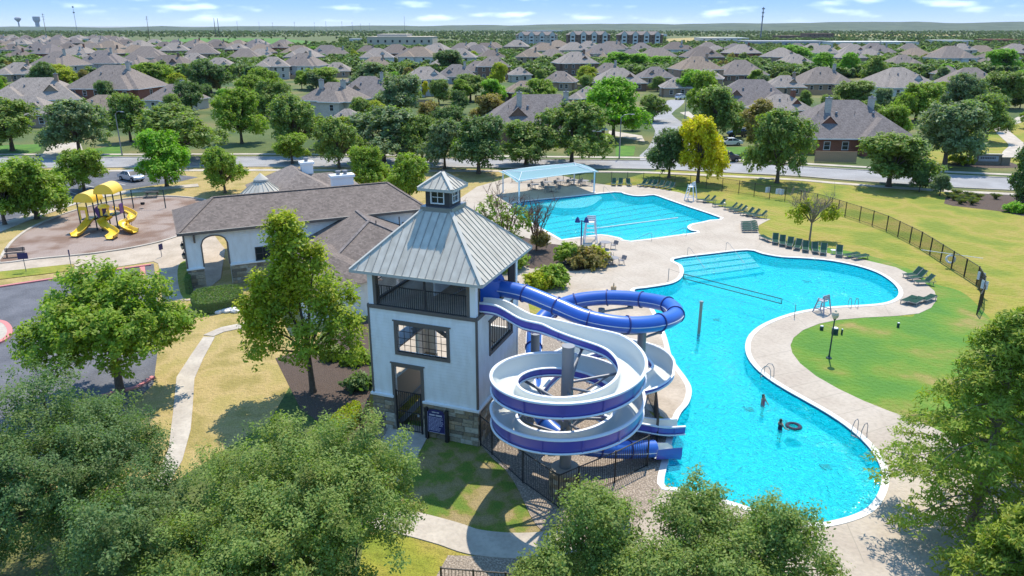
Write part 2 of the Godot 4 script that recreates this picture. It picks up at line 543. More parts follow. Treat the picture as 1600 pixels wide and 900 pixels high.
# ---------------------------------------------------------------- light, air and camera
func make_light() -> void:
	var cam := Camera3D.new()
	cam.name = "camera"
	cam.position = Vector3(0, HC, 0)
	cam.rotation.x = -PT
	cam.fov = rad_to_deg(2.0 * atan(450.0 / FX))
	cam.near = 0.5
	cam.far = 20000.0
	add_child(cam)
	cam.current = true
	var sun := DirectionalLight3D.new()
	sun.name = "sun"
	sun.basis = Basis.looking_at(SUN_TO.normalized())
	sun.light_energy = 1.2
	sun.light_color = Color(1.0, 0.955, 0.88)
	sun.light_angular_distance = 0.55
	sun.shadow_enabled = true
	sun.sky_mode = DirectionalLight3D.SKY_MODE_LIGHT_ONLY
	add_child(sun)
	var e := Environment.new()
	e.tonemap_mode = Environment.TONE_MAPPER_LINEAR
	e.tonemap_exposure = 1.62
	e.background_mode = Environment.BG_SKY
	e.sdfgi_enabled = true
	e.ssao_enabled = true
	e.ssil_enabled = true
	e.fog_enabled = true
	e.fog_density = 0.000026
	e.fog_light_color = Color(0.86, 0.92, 1.0)
	var s := ProceduralSkyMaterial.new()
	s.sky_top_color = lin(0.175, 0.37, 0.71)
	s.sky_horizon_color = lin(0.54, 0.65, 0.77)
	s.sky_curve = 0.011
	s.sky_energy_multiplier = 1.0
	s.ground_bottom_color = lin(0.2, 0.2, 0.16)
	s.ground_horizon_color = lin(0.55, 0.7, 0.85)
	s.sky_cover = cloud_cover()
	s.sky_cover_modulate = Color(1, 1, 1, 0.36)
	e.sky = Sky.new()
	e.sky.sky_material = s
	var w := WorldEnvironment.new()
	w.name = "air"
	w.environment = e
	add_child(w)

func cloud_cover() -> ImageTexture:
	# small fair-weather clouds, many near the horizon all the way round and a few higher up
	var wd := 4096
	var ht := 2048
	var im := Image.create(wd, ht, false, Image.FORMAT_RGBA8)
	var a := FastNoiseLite.new()
	a.seed = 3
	a.frequency = 1.0
	a.fractal_octaves = 5
	var rows := 240
	for j in rows:
		var el := (j + 0.5) * PI / ht
		var y := ht / 2 - 1 - j
		var fade := smoothstep(0.002, 0.012, el) * (1.0 if el < 0.05 else maxf(0.35, 1.0 - (el - 0.05) * 4.0))
		for x in wd:
			var az := TAU * x / wd
			var t := a.get_noise_3d(cos(az) * 10.0, sin(az) * 10.0, el * 64.0)
			t = smoothstep(0.14, 0.58, t) * fade
			if t > 0.01:
				im.set_pixel(x, y, Color(1, 1, 1, t))
	return ImageTexture.create_from_image(im)


# ---------------------------------------------------------------- ground, roads, pools
var POOL: PackedVector2Array
var LAP: PackedVector2Array

func add_pool(called: String, poly: PackedVector2Array, depth: float, label: String) -> Node3D:
	var p := Node3D.new()
	p.name = called
	add_child(p)
	p.set_meta("kind", "structure")
	p.set_meta("label", label)
	var m := MB.new()
	m.sheet(poly, -depth)
	part(p, "pool_floor", m, M.pool_floor)
	m = MB.new()
	var back := poly.duplicate()
	back.reverse()
	for k in poly.size():
		var a := poly[k]
		var b := poly[(k + 1) % poly.size()]
		m.quad(Vector3(a.x, -depth, a.y), Vector3(b.x, -depth, b.y), Vector3(b.x, -0.14, b.y), Vector3(a.x, -0.14, a.y))
	part(p, "pool_wall", m, M.pool_floor)
	m = MB.new()
	for k in poly.size():
		var a := poly[k]
		var b := poly[(k + 1) % poly.size()]
		m.quad(Vector3(a.x, -0.14, a.y), Vector3(b.x, -0.14, b.y), Vector3(b.x, 0.0, b.y), Vector3(a.x, 0.0, a.y))
	part(p, "tile_line", m, M.pool_tile)
	m = MB.new()
	var o := ring(poly, 0.34)
	var q := ring(poly, -0.02)
	for k in poly.size():
		var j := (k + 1) % poly.size()
		var y := Vector3.UP * 0.055
		var a := Vector3(q[k].x, 0, q[k].y)
		var b := Vector3(q[j].x, 0, q[j].y)
		var c := Vector3(o[j].x, 0, o[j].y)
		var d := Vector3(o[k].x, 0, o[k].y)
		m.quad(a + y, b + y, c + y, d + y)
		m.quad(a, b, b + y, a + y)
		m.quad(c, d, d + y, c + y)
	part(p, "coping", m, M.coping)
	m = MB.new()
	m.sheet(poly, -0.1)
	part(p, "water", m, M.water, "clear rippled pool water").set_meta("kind", "structure")
	return p

func stripe(m: MB, a: Vector3, b: Vector3, w: float, y: float) -> void:
	band(m, PackedVector2Array([Vector2(a.x, a.z), Vector2(b.x, b.z)]), w, y, y)

func make_ground() -> void:
	POOL = rounded(P2([1053, 405, 1110, 397, 1168, 391, 1192, 397, 1222, 402, 1260, 404, 1300, 408, 1340, 416, 1370, 426, 1390, 438, 1402, 450, 1404, 460, 1397, 468, 1380, 474, 1350, 477, 1310, 479, 1280, 482, 1245, 488, 1215, 497, 1190, 508, 1174, 520, 1166, 533, 1165, 548, 1170, 562, 1182, 577, 1200, 592, 1225, 608, 1255, 625, 1290, 645, 1320, 665, 1345, 686, 1363, 706, 1375, 728, 1378, 750, 1372, 772, 1358, 792, 1335, 805, 1300, 815, 1272, 818, 1235, 812, 1190, 800, 1140, 784, 1090, 771, 1055, 763, 1037, 757, 1044, 720, 1050, 690, 1056, 664, 1064, 645, 1075, 632, 1080, 617, 1079, 604, 1071, 590, 1062, 578, 1050, 560, 1042, 530, 1030, 500, 1012, 470, 990, 454, 1010, 450, 1030, 447, 1050, 443, 1063, 436, 1068, 426, 1065, 415]), 3)
	LAP = rounded(P2([808, 316, 885, 308.2, 960, 300.4, 975, 303, 990, 306.2, 1006, 306.4, 1022, 305, 1040, 311, 1080, 325, 1127, 341, 1110, 344, 1095, 347.5, 1078, 351, 1074, 356, 1080, 360.5, 1090, 363, 1047, 369, 985, 377, 970, 372.5, 955, 369, 940, 367, 925, 368, 882, 374, 874, 372.5, 840, 353, 806, 336, 797, 329, 800, 322]), 2)
	var m := MB.new()
	m.with_holes(PackedVector2Array([Vector2(-7500, 200), Vector2(7500, 200), Vector2(7500, -8000), Vector2(-7500, -8000)]), [POOL, LAP], 0.0)
	struct("ground", m, M.land, "green and straw coloured land")
	# lawns
	m = MB.new()
	m.with_holes(P2([1040, 262, 1300, 283, 1480, 297, 1720, 312, 1900, 420, 1900, 1500, 600, 1500, 560, 900, 600, 640, 900, 300]), [POOL, LAP], 0.004)
	struct("lawn", m, M.dry_lawn, "dry yellow-green grass of the park")
	m = MB.new()
	m.with_holes(rounded(P2([1188, 362, 1230, 378, 1300, 388, 1360, 400, 1420, 420, 1455, 442, 1500, 455, 1530, 480, 1600, 560, 1700, 700, 1480, 690, 1400, 660, 1340, 632, 1270, 595, 1232, 560, 1228, 530, 1250, 505, 1300, 490, 1440, 480]), 3), [POOL], 0.008)
	struct("lawn", m, M.green_lawn, "greener grass beside the pool deck")
	m = MB.new()
	m.sheet(P2([-300, 258, 120, 262, 300, 262, 560, 258, 800, 266, 740, 300, 560, 420, 420, 660, 260, 760, -300, 800]), 0.004)
	struct("lawn", m, M.straw_lawn, "straw coloured grass round the clubhouse")
	m = MB.new()
	m.sheet(P2([560, 640, 700, 640, 760, 690, 830, 770, 868, 830, 850, 836, 780, 834, 700, 818, 560, 840]), 0.008)
	struct("lawn", m, M.patchy_lawn, "patchy lawn in front of the slide tower")
	for a in [[0, 227, 68, 225, 62, 236, 0, 250], [112, 238, 190, 226, 192, 244, 150, 246], [962, 227, 993, 228, 990, 243, 962, 246], [1132, 230, 1180, 229, 1180, 252, 1140, 247], [0, 400, 8, 396, 2, 420, -30, 430]]:
		m = MB.new()
		m.sheet(P2(a), 0.008)
		struct("lawn", m, M.bright_lawn, "watered bright green front lawn")
	m = MB.new()
	m.sheet(P2([1480, 196, 1560, 190, 1700, 190, 1700, 272, 1590, 262, 1470, 262, 1440, 258]), 0.004)
	struct("lawn", m, M.dry_lawn, "dry park grass by the winding path")
	# the far green field and the bare building plots
	for a in [[205, 68, 300, 59.5, 440, 60, 520, 68, 330, 70]]:
		m = MB.new()
		m.sheet(P2(a), 0.02)
		struct("field", m, M.bright_lawn, "flat green field beyond the houses")
	for a in [[1040, 60.5, 1110, 57.5, 1150, 60, 1130, 67, 1050, 68], [1300, 54, 1480, 53, 1500, 55.5, 1310, 57]]:
		m = MB.new()
		m.sheet(P2(a), 0.02)
		struct("field", m, M.straw_lawn, "bare straw coloured building plot")
	# street, side street, car parks
	var near := rounded(P2([-400, 264, 0, 263, 200, 262, 450, 261, 720, 262, 980, 264, 1080, 267.5, 1150, 271, 1250, 276, 1310, 281, 1450, 291, 1590, 298, 1760, 306]), 4, false)
	var far := rounded(P2([-400, 246.5, 0, 246, 200, 246, 450, 245.5, 720, 248.5, 980, 251, 1080, 252.5, 1150, 255, 1200, 257.5, 1310, 264, 1450, 272, 1590, 279, 1760, 286]), 4, false)
	var street := near.duplicate()
	var rev := far.duplicate()
	rev.reverse()
	street.append_array(rev)
	m = MB.new()
	m.sheet(street, 0.012)
	struct("road", m, M.road, "pale grey street curving past the park")
	m = MB.new()
	var side := [1000, 251, 1012, 232, 1024, 205, 1014, 187, 1020, 175, 1030, 162, 1048, 156, 1070, 156.5, 1062, 167, 1049, 178, 1064, 190, 1078, 206, 1088, 232, 1098, 254]
	m.sheet(rounded(P2(side), 2), 0.016)
	struct("road", m, M.road, "pale side street between the houses")
	m = MB.new()
	for l in [near, far]:
		band(m, l, 0.3, 0.0, 0.13)
	struct("kerb", m, M.path_concrete, "concrete kerb along the street")
	for l in [ring_line(near, 3.0), ring_line(far, -3.2)]:
		m = MB.new()
		band(m, l, 1.5, 0.0, 0.06)
		struct("sidewalk", m, M.path_concrete, "concrete sidewalk along the street")
	m = MB.new()
	m.sheet(P2([62, 246, 78, 226, 125, 222, 130, 236, 98, 247]), 0.02)
	struct("driveway", m, M.path_concrete, "concrete driveway up to the house")
	for a in [[1062, 176, 1082, 186, 1094, 188, 1076, 174], [1072, 192, 1090, 204, 1108, 204, 1086, 190], [952, 204, 1003, 212, 1008, 222, 950, 210]]:
		m = MB.new()
		m.sheet(P2(a), 0.02)
		struct("driveway", m, M.path_concrete, "pale driveway off the side street")
	m = MB.new()
	m.sheet(P2([-60, 336, 40, 300, 95, 285, 103, 277, 150, 271, 180, 268, 260, 271, 310, 277, 280, 284, 190, 297, 130, 308, 60, 330, 0, 352, -60, 372]), 0.012)
	struct("car_park", m, M.asphalt, "asphalt car park beside the playground")
	m = MB.new()
	for a in [[134, 290, 165, 296], [100, 297, 124, 305], [60, 309, 86, 318], [170, 284, 196, 289], [28, 324, 52, 334]]:
		stripe(m, G(a[0], a[1]), G(a[2], a[3]), 0.12, 0.017)
	struct("parking_marking", m, M.line_paint, "white painted parking bay lines")
	m = MB.new()
	band(m, rounded(P2([-60, 385, 0, 357, 60, 335, 130, 313, 190, 302, 250, 295, 310, 290]), 4, false), 2.2, 0.0, 0.1)
	struct("sidewalk", m, M.path_concrete, "curved walk between car park and playground")
	m = MB.new()
	m.sheet(P2([-120, 470, 0, 446, 120, 428, 240, 412, 244, 440, 250, 520, 240, 600, 190, 650, 120, 720, -120, 760]), 0.012)
	struct("car_park", m, M.asphalt, "dark asphalt drive in front of the clubhouse")
	m = MB.new()
	m.slab(P2([-30, 500, 0, 504, 10, 508, 16, 517, 13, 527, 0, 536, -30, 545]), 0.0, 0.15)
	struct("traffic_island", m, M.path_concrete, "pale island with a pink kerb in the asphalt drive")
	m = MB.new()
	band(m, rounded(P2([-30, 500, 0, 504, 10, 508, 16, 517, 13, 527, 0, 536, -30, 545]), 3, false), 0.35, 0.0, 0.16)
	struct("kerb", m, M.pink_kerb, "pink painted kerb of the island")
	m = MB.new()
	band(m, P2([0, 449, 120, 431, 236, 414.5]), 0.3, 0.0, 0.13)
	band(m, P2([222, 416, 225, 440]), 0.45, 0.0, 0.04)
	band(m, P2([160, 620, 215, 606, 240, 590]), 0.3, 0.0, 0.13)
	struct("kerb", m, M.pink_kerb, "faded pink kerb of the clubhouse drive")
	# playground surface and its edging
	var play := rounded(P2([0, 412, 3, 402, 10, 390, 24, 374, 52, 355, 100, 335, 160, 318, 215, 309, 262, 307, 310, 311, 345, 322, 340, 345, 300, 362, 252, 378, 200, 389, 140, 397.5, 60, 405]), 3)
	m = MB.new()
	m.sheet(play, 0.02)
	struct("playground_mulch", m, M.mulch, "grey brown bark chips of the playground")
	m = MB.new()
	var edge := play.duplicate()
	edge.append(play[0])
	band(m, edge, 0.3, 0.0, 0.14)
	struct("kerb", m, M.path_concrete, "concrete edging round the playground")
	m = MB.new()
	m.slab(P2([-60, 424, 0, 412, 60, 406, 140, 399, 200, 390.5, 252, 379.5, 285, 366, 330, 362, 352, 390, 345, 436, 300, 470, 262, 470, 247, 412, 240, 409, 118, 427, 116, 413, 0, 434, -60, 446]), 0.0, 0.05)
	struct("walk", m, M.tan_concrete, "broad pale walk between playground and clubhouse")
	m = MB.new()
	m.sheet(P2([-60, 440, 0, 425, 113, 413, 117, 423, 0, 437, -60, 452]), 0.055)
	struct("lawn", m, M.dry_lawn, "strip of grass beside the walk")
	m = MB.new()
	m.slab(rounded(P2([279, 416, 290, 408, 300, 412, 302, 460, 286, 466, 278, 440]), 3), 0.0, 0.06)
	struct("lawn", m, M.dry_lawn, "small grass island by the porch")
	for a in [[318, 524, 345, 512, 390, 503, 398, 509, 350, 519, 334, 526], [318, 527, 336, 527, 318, 560, 304, 592, 301, 640, 298, 672, 285, 720, 262, 760, 240, 760, 264, 700, 270, 650, 276, 590, 298, 556]]:
		m = MB.new()
		m.slab(P2(a), 0.0, 0.05)
		struct("walk", m, M.path_concrete, "concrete footpath across the straw lawn")
	m = MB.new()
	m.slab(rounded(P2([612, 662, 674, 670, 672, 676, 655, 708, 640, 740, 600, 760, 590, 730, 598, 690, 606, 672]), 2), 0.0, 0.05)
	struct("walk", m, M.path_concrete, "concrete pad in front of the tower gate")
	m = MB.new()
	band(m, rounded(P2([560, 800, 640, 818, 700, 834, 740, 847, 800, 853, 860, 850, 910, 838]), 4, false), 1.75, 0.0, 0.05)
	struct("walk", m, M.path_concrete, "curved footpath below the slide lawn")
	# beds
	m = MB.new()
	m.sheet(P2([430, 560, 480, 545, 575, 500, 580, 690, 560, 700, 470, 640]), 0.012)
	struct("planting_bed", m, M.dark_mulch, "brown mulch bed beside the slide tower")
	m = MB.new()
	m.sheet(P2([572, 650, 612, 664, 605, 690, 590, 730, 560, 720]), 0.016)
	m.sheet(P2([700, 868, 880, 872, 900, 940, 660, 940]), 0.016)
	struct("gravel", m, M.gravel, "grey gravel beside the paths")
	# pool deck
	var deck := P2([745, 292, 800, 276, 850, 268, 925, 286, 956, 290, 1000, 290, 1040, 297, 1062, 301, 1100, 314, 1150, 331, 1190, 341.5, 1204, 342.5, 1195, 347, 1186, 352, 1183.5, 358, 1186, 365, 1194, 371, 1212, 380, 1250, 389, 1297, 396.5, 1345, 405, 1400, 418, 1440, 438, 1460, 455, 1464, 468, 1455, 481, 1436, 490, 1400, 494, 1350, 496.5, 1310, 500, 1280, 506, 1255, 516, 1240, 528, 1235, 540, 1238, 552, 1250, 568, 1275, 588, 1310, 608, 1350, 627, 1390, 643, 1440, 660, 1560, 720, 1800, 820, 1800, 1000, 880, 1000, 960, 850, 1020, 790, 1034, 757, 1040, 700, 1052, 660, 1010, 640, 960, 600, 900, 540, 840, 470, 720, 380, 690, 330])
	m = MB.new()
	m.with_holes(deck, [POOL, LAP], 0.028)
	m.skirt(deck, 0.0, 0.028)
	struct("pool_deck", m, M.concrete, "pale concrete deck round both pools")
	m = MB.new()
	for a in [[1085, 378, 1130, 400], [985, 377, 1052, 404], [955, 430, 985, 448], [930, 410, 1000, 447], [1127, 341, 1180, 356], [1180, 392, 1195, 372], [1060, 302, 1026, 306], [1235, 488, 1262, 512], [1170, 562, 1236, 548], [1225, 608, 1285, 594], [1300, 651, 1370, 634], [1290, 482, 1300, 502], [1400, 466, 1450, 484], [1300, 400, 1290, 405], [940, 367, 930, 395], [820, 345, 770, 360], [1010, 375, 1075, 401], [1045, 369, 1110, 396], [1095, 350, 1150, 392], [960, 372, 905, 440], [900, 375, 870, 420], [1000, 302, 1010, 292], [1040, 311, 1062, 302], [1090, 329, 1120, 321], [1380, 474, 1390, 493], [1345, 417, 1352, 408], [1260, 404, 1262, 392], [1197, 590, 1262, 578], [1260, 628, 1320, 613], [1340, 682, 1420, 655], [1378, 745, 1480, 735], [1365, 785, 1470, 810], [1320, 812, 1350, 880], [1245, 815, 1240, 890], [1170, 795, 1140, 880]]:
		stripe(m, G(a[0], a[1]), G(a[2], a[3]), 0.03, 0.0315)
	struct("deck_joint", m, M.mortar, "saw-cut joints in the pool deck")
	m = MB.new()
	m.sheet(rounded(P2([905, 452, 985, 455, 1008, 466, 1024, 500, 1036, 540, 960, 520, 880, 490]), 2), 0.034)
	struct("beach_entry", m, M.tan_concrete, "tan concrete beach beside the slides")
	m = MB.new()
	m.slab(rounded(P2([1008, 612, 1040, 566, 1052, 567, 1064, 580, 1074, 594, 1079, 606, 1078, 618, 1070, 632, 1060, 645, 1052, 657, 1022, 645]), 2), 0.03, 0.045)
	struct("deck_lobe", m, M.tan_concrete, "tan rounded deck between slides and pool")
	m = MB.new()
	m.sheet(rounded(P2([742, 640, 752, 697, 790, 735, 812, 770, 828, 805, 850, 833, 900, 850, 985, 828, 1024, 782, 1035, 755, 1041, 715, 1050, 665, 1020, 650, 1003, 628, 980, 600, 960, 570, 920, 540, 860, 510, 815, 515, 800, 560]), 2), 0.038)
	struct("gravel_bed", m, M.gravel, "brown gravel bed under the water slides")
	m = MB.new()
	m.sheet(P2([600, 440, 700, 400, 815, 415, 830, 500, 800, 600, 745, 640, 620, 610]), 0.03)
	struct("service_yard", m, M.tan_concrete, "concrete yard behind the slide tower")
	m = MB.new()
	m.sheet(P2([790, 300, 925, 291, 930, 298, 860, 304, 808, 314, 800, 322, 775, 326]), 0.034)
	struct("canopy_floor", m, M.concrete, "concrete floor under the shade canopy")
	m = MB.new()
	m.sheet(rounded(P2([862, 418, 890, 424, 915, 421, 940, 414, 950, 404, 946, 392, 900, 385, 850, 380, 800, 366, 770, 372, 790, 400, 830, 420]), 2), 0.036)
	struct("planting_bed", m, M.dark_mulch, "dark mulch bed behind the slide tower")
	m = MB.new()
	m.sheet(rounded(P2([1475, 318, 1490, 302, 1540, 300, 1610, 306, 1640, 340, 1600, 338, 1560, 330, 1510, 324]), 2), 0.012)
	struct("planting_bed", m, M.dark_mulch, "grey mulch bed of ornamental grass")
	m = MB.new()
	m.sheet(rounded(P2([1480, 258, 1520, 250, 1580, 254, 1590, 262, 1530, 262]), 2), 0.012)
	struct("planting_bed", m, M.dark_mulch, "mulch bed round the stone sign")
	for a in [[[1660, 150, 1600, 184, 1572, 195, 1566, 204, 1578, 216, 1590, 228, 1582, 238, 1580, 246]], ]:
		m = MB.new()
		band(m, rounded(P2(a[0]), 5, false), 3.0, 0.0, 0.05)
		struct("path", m, M.path_concrete, "winding pale park path")
	# pools
	var p := add_pool("leisure_pool", POOL, 0.95, "free-form turquoise leisure pool")
	for k in 5:
		m = MB.new()
		var a := G(1056 + k * 5, 405 + k * 6.5)
		var b := G(1168 + k * 7, 392 + k * 5.5)
		var y := -0.14 - k * 0.14
		var d := Vector3(0, 0, -1.0)
		m.sheet(PackedVector2Array([Vector2(a.x, a.z), Vector2(b.x, b.z), Vector2(b.x, b.z - 1.0 * (k + 1)), Vector2(a.x, a.z - 1.0 * (k + 1))]), y)
		m.quad(a + Vector3.UP * -0.95, b + Vector3.UP * -0.95, b + Vector3.UP * y, a + Vector3.UP * y)
		part(p, "step", m, M.pool_shelf if k < 4 else M.pool_floor)
	for a in [[1225, 660], [1290, 730], [1170, 640], [1120, 500], [1260, 440]]:
		m = MB.new()
		var q := G(a[0], a[1], -0.95)
		m.bx(q.x - 0.28, q.x + 0.28, -0.95, -0.93, q.z - 0.28, q.z + 0.28)
		part(p, "floor_drain", m, M.pool_line)
	p = add_pool("lap_pool", LAP, 1.1, "turquoise lap pool with dark lane lines")
	m = MB.new()
	var shelf := rounded(P2([820, 315, 885, 308.5, 938, 303.5, 936, 310, 926, 317, 908, 321.5, 880, 322.5, 852, 319, 835, 316]), 2)
	m.slab(shelf, -1.1, -0.24)
	part(p, "shallow_shelf", m, M.pool_shelf, "pale shallow shelf")
	var L := [[846, 342, 1022, 315.5], [850, 351, 1034, 320.5], [858, 358.5, 1049, 325.5], [868, 364, 1066, 330.5], [876, 368, 1080, 336], [890, 371, 1098, 341.5]]
	for a in L:
		m = MB.new()
		stripe(m, G(a[0], a[1], -1.1), G(a[2], a[3], -1.1), 0.28, -1.092)
		part(p, "lane_line", m, M.pool_line)
	m = MB.new()
	var la := G(931, 356)
	var lb := G(1056, 340)
	for k in 60:
		var q := la.lerp(lb, k / 59.0) + Vector3.UP * -0.06
		m.cyl(q, q + (lb - la).normalized() * 0.3, 0.07, 0.07, 6)
	solo("lane_rope", m, M.white_paint, "white float line across the lap pool", "lane rope")

func ring_line(l: PackedVector2Array, d: float) -> PackedVector2Array:
	var r := PackedVector2Array()
	for i in l.size():
		var t := (l[mini(i + 1, l.size() - 1)] - l[maxi(i - 1, 0)]).normalized()
		r.append(l[i] + Vector2(-t.y, t.x) * d)
	return r


# ---------------------------------------------------------------- slide tower
const TOWER := Vector3(-3.787, 0, -40.94)
const TURN := -0.3562

func wall_pieces(m: MB, along_x: bool, at: float, thick: float, a0: float, a1: float, y0: float, y1: float, holes: Array) -> void:
	# a wall in the plane z = at (or x = at) made of blocks round its openings [a0, a1, y0, y1]
	var xs := [a0, a1]
	var ys := [y0, y1]
	for h in holes:
		for k in 2:
			if h[k] > a0 and h[k] < a1: xs.append(h[k])
			if h[k + 2] > y0 and h[k + 2] < y1: ys.append(h[k + 2])
	xs.sort()
	ys.sort()
	for i in xs.size() - 1:
		var run := y0
		for j in ys.size() - 1:
			if xs[i + 1] - xs[i] < 1e-4 or ys[j + 1] - ys[j] < 1e-4:
				continue
			var mx: float = (xs[i] + xs[i + 1]) / 2
			var my: float = (ys[j] + ys[j + 1]) / 2
			var open := false
			for h in holes:
				if mx > h[0] and mx < h[1] and my > h[2] and my < h[3]:
					open = true
			if open:
				continue
			if along_x:
				m.bx(xs[i], xs[i + 1], ys[j], ys[j + 1], at - thick, at)
			else:
				m.bx(at - thick, at, ys[j], ys[j + 1], xs[i], xs[i + 1])

func frame_of(m: MB, along_x: bool, at: float, a0: float, a1: float, y0: float, y1: float, w: float, proud: float, bottom := true) -> void:
	var bars := [[a0 - w, a0, y0 - (w if bottom else 0.0), y1 + w], [a1, a1 + w, y0 - (w if bottom else 0.0), y1 + w], [a0, a1, y1, y1 + w], [a0 - w - 0.08, a1 + w + 0.08, y1 + w, y1 + w + 0.07]]
	if bottom:
		bars.append([a0, a1, y0 - w, y0])
	for b in bars:
		if along_x:
			m.bx(b[0], b[1], b[2], b[3], at - 0.12, at + proud)
		else:
			m.bx(at - 0.12, at + proud, b[2], b[3], b[0], b[1])

func pickets(m: MB, a: Vector3, b: Vector3, y0: float, y1: float, gap := 0.115, r := 0.011) -> void:
	var d := b - a
	var k := int(d.length() / gap)
	var up := Vector3.UP
	m.beam(a + up * y0, b + up * y0, 0.035, 0.035)
	m.beam(a + up * y1, b + up * y1, 0.05, 0.04)
	for i in range(1, k):
		var p := a + d * (float(i) / k)
		m.bx(p.x - r, p.x + r, p.y + y0, p.y + y1, p.z - r, p.z + r)

func stone_face(parent: Node3D, a0: float, a1: float, y0: float, y1: float, holes: Array, place: Transform3D, seed_: int, big := 1.0) -> void:
	# coursed rubble: each stone a block of its own, set 2 to 6 cm proud of the mortar
	var r := RandomNumberGenerator.new()
	r.seed = seed_
	var y := y0
	while y < y1 - 0.06:
		var h := minf(r.randf_range(0.2, 0.36) * big, y1 - y)
		if y1 - y - h < 0.12: h = y1 - y
		var x := a0
		while x < a1 - 0.05:
			var w := minf(r.randf_range(0.3, 0.85) * big, a1 - x)
			if a1 - x - w < 0.2: w = a1 - x
			var clear := true
			for o in holes:
				if x + w > o[0] + 0.02 and x < o[1] - 0.02 and y + h > o[2] + 0.02 and y < o[3] - 0.02:
					if x < o[0] - 0.12:
						w = o[0] - x
					elif x + w > o[1] + 0.12 and x < o[1]:
						w = o[1] - x
						clear = false
					else:
						clear = false
			if clear:
				var m := MB.new()
				m.bevel(x + 0.012, x + w - 0.012, y + 0.012, y + h - 0.012, 0.0, r.randf_range(0.04, 0.085), 0.02)
				var o := part(parent, "stone", m, M["stone_%d" % r.randi_range(0, 5)])
				o.transform = place
			x += w
		y += h

func seam_roof(parent: Node3D, half: float, top_half: float, y0: float, y1: float, panels: int, called: String) -> Node3D:
	# four hipped faces of standing-seam panels; each panel is a piece of its own
	var root := part(parent, called, hip_caps(half, top_half, y0, y1), M.hip_cap)
	for f in 4:
		var bs := Basis(Vector3.UP, f * PI / 2)
		var w := half * 2.0 / panels
		for k in panels:
			var x0 := -half + k * w
			var x1 := x0 + w
			var m := MB.new()
			var poly := []
			# height up the slope is limited by the hips
			var run := half - top_half
			var c0 := clampf((half - absf(x0)), 0, run)
			var c1 := clampf((half - absf(x1)), 0, run)
			var a := Vector3(x0 + 0.008, y0, half)
			var b := Vector3(x1 - 0.008, y0, half)
			var s := (y1 - y0) / run
			var up := func(p: Vector3, t: float) -> Vector3: return Vector3(p.x, p.y + t * s, p.z - t)
			var mid := (x0 + x1) / 2
			if c0 < 0.001 and c1 < 0.001:
				continue
			var q0: Vector3 = up.call(a, c0)
			var q1: Vector3 = up.call(b, c1)
			var nrm := Vector3(0, 1, s).normalized() * 0.03
			m.quad(bs * (a + nrm), bs * (b + nrm), bs * (q1 + nrm), bs * (q0 + nrm))
			m.quad(bs * (a - nrm), bs * (b - nrm), bs * (b + nrm), bs * (a + nrm))
			m.quad(bs * (b - nrm), bs * (a - nrm), bs * (q0 - nrm), bs * (q1 - nrm))
			var o := part(root, "roof_panel", m, M["roof_metal_%d" % rng.randi_range(0, 2)])
			if k > 0:
				m = MB.new()
				var e := Vector3(x0, y0, half)
				m.beam(bs * (e + nrm), bs * (up.call(e, c0) + nrm), 0.04, 0.07)
				part(root, "seam", m, M.roof_seam)
	return root

func hip_caps(half: float, top_half: float, y0: float, y1: float) -> MB:
	var m := MB.new()
	for k in 4:
		var sx := 1.0 if k % 2 else -1.0
		var sz := 1.0 if k < 2 else -1.0
		m.beam(Vector3(sx * half, y0 + 0.04, sz * half), Vector3(sx * top_half, y1 + 0.04, sz * top_half), 0.2, 0.09)
	for k in 4:
		var bs := Basis(Vector3.UP, k * PI / 2)
		m.beam(bs * Vector3(-half, y0 - 0.04, half + 0.01), bs * Vector3(half, y0 - 0.04, half + 0.01), 0.05, 0.16)
	return m

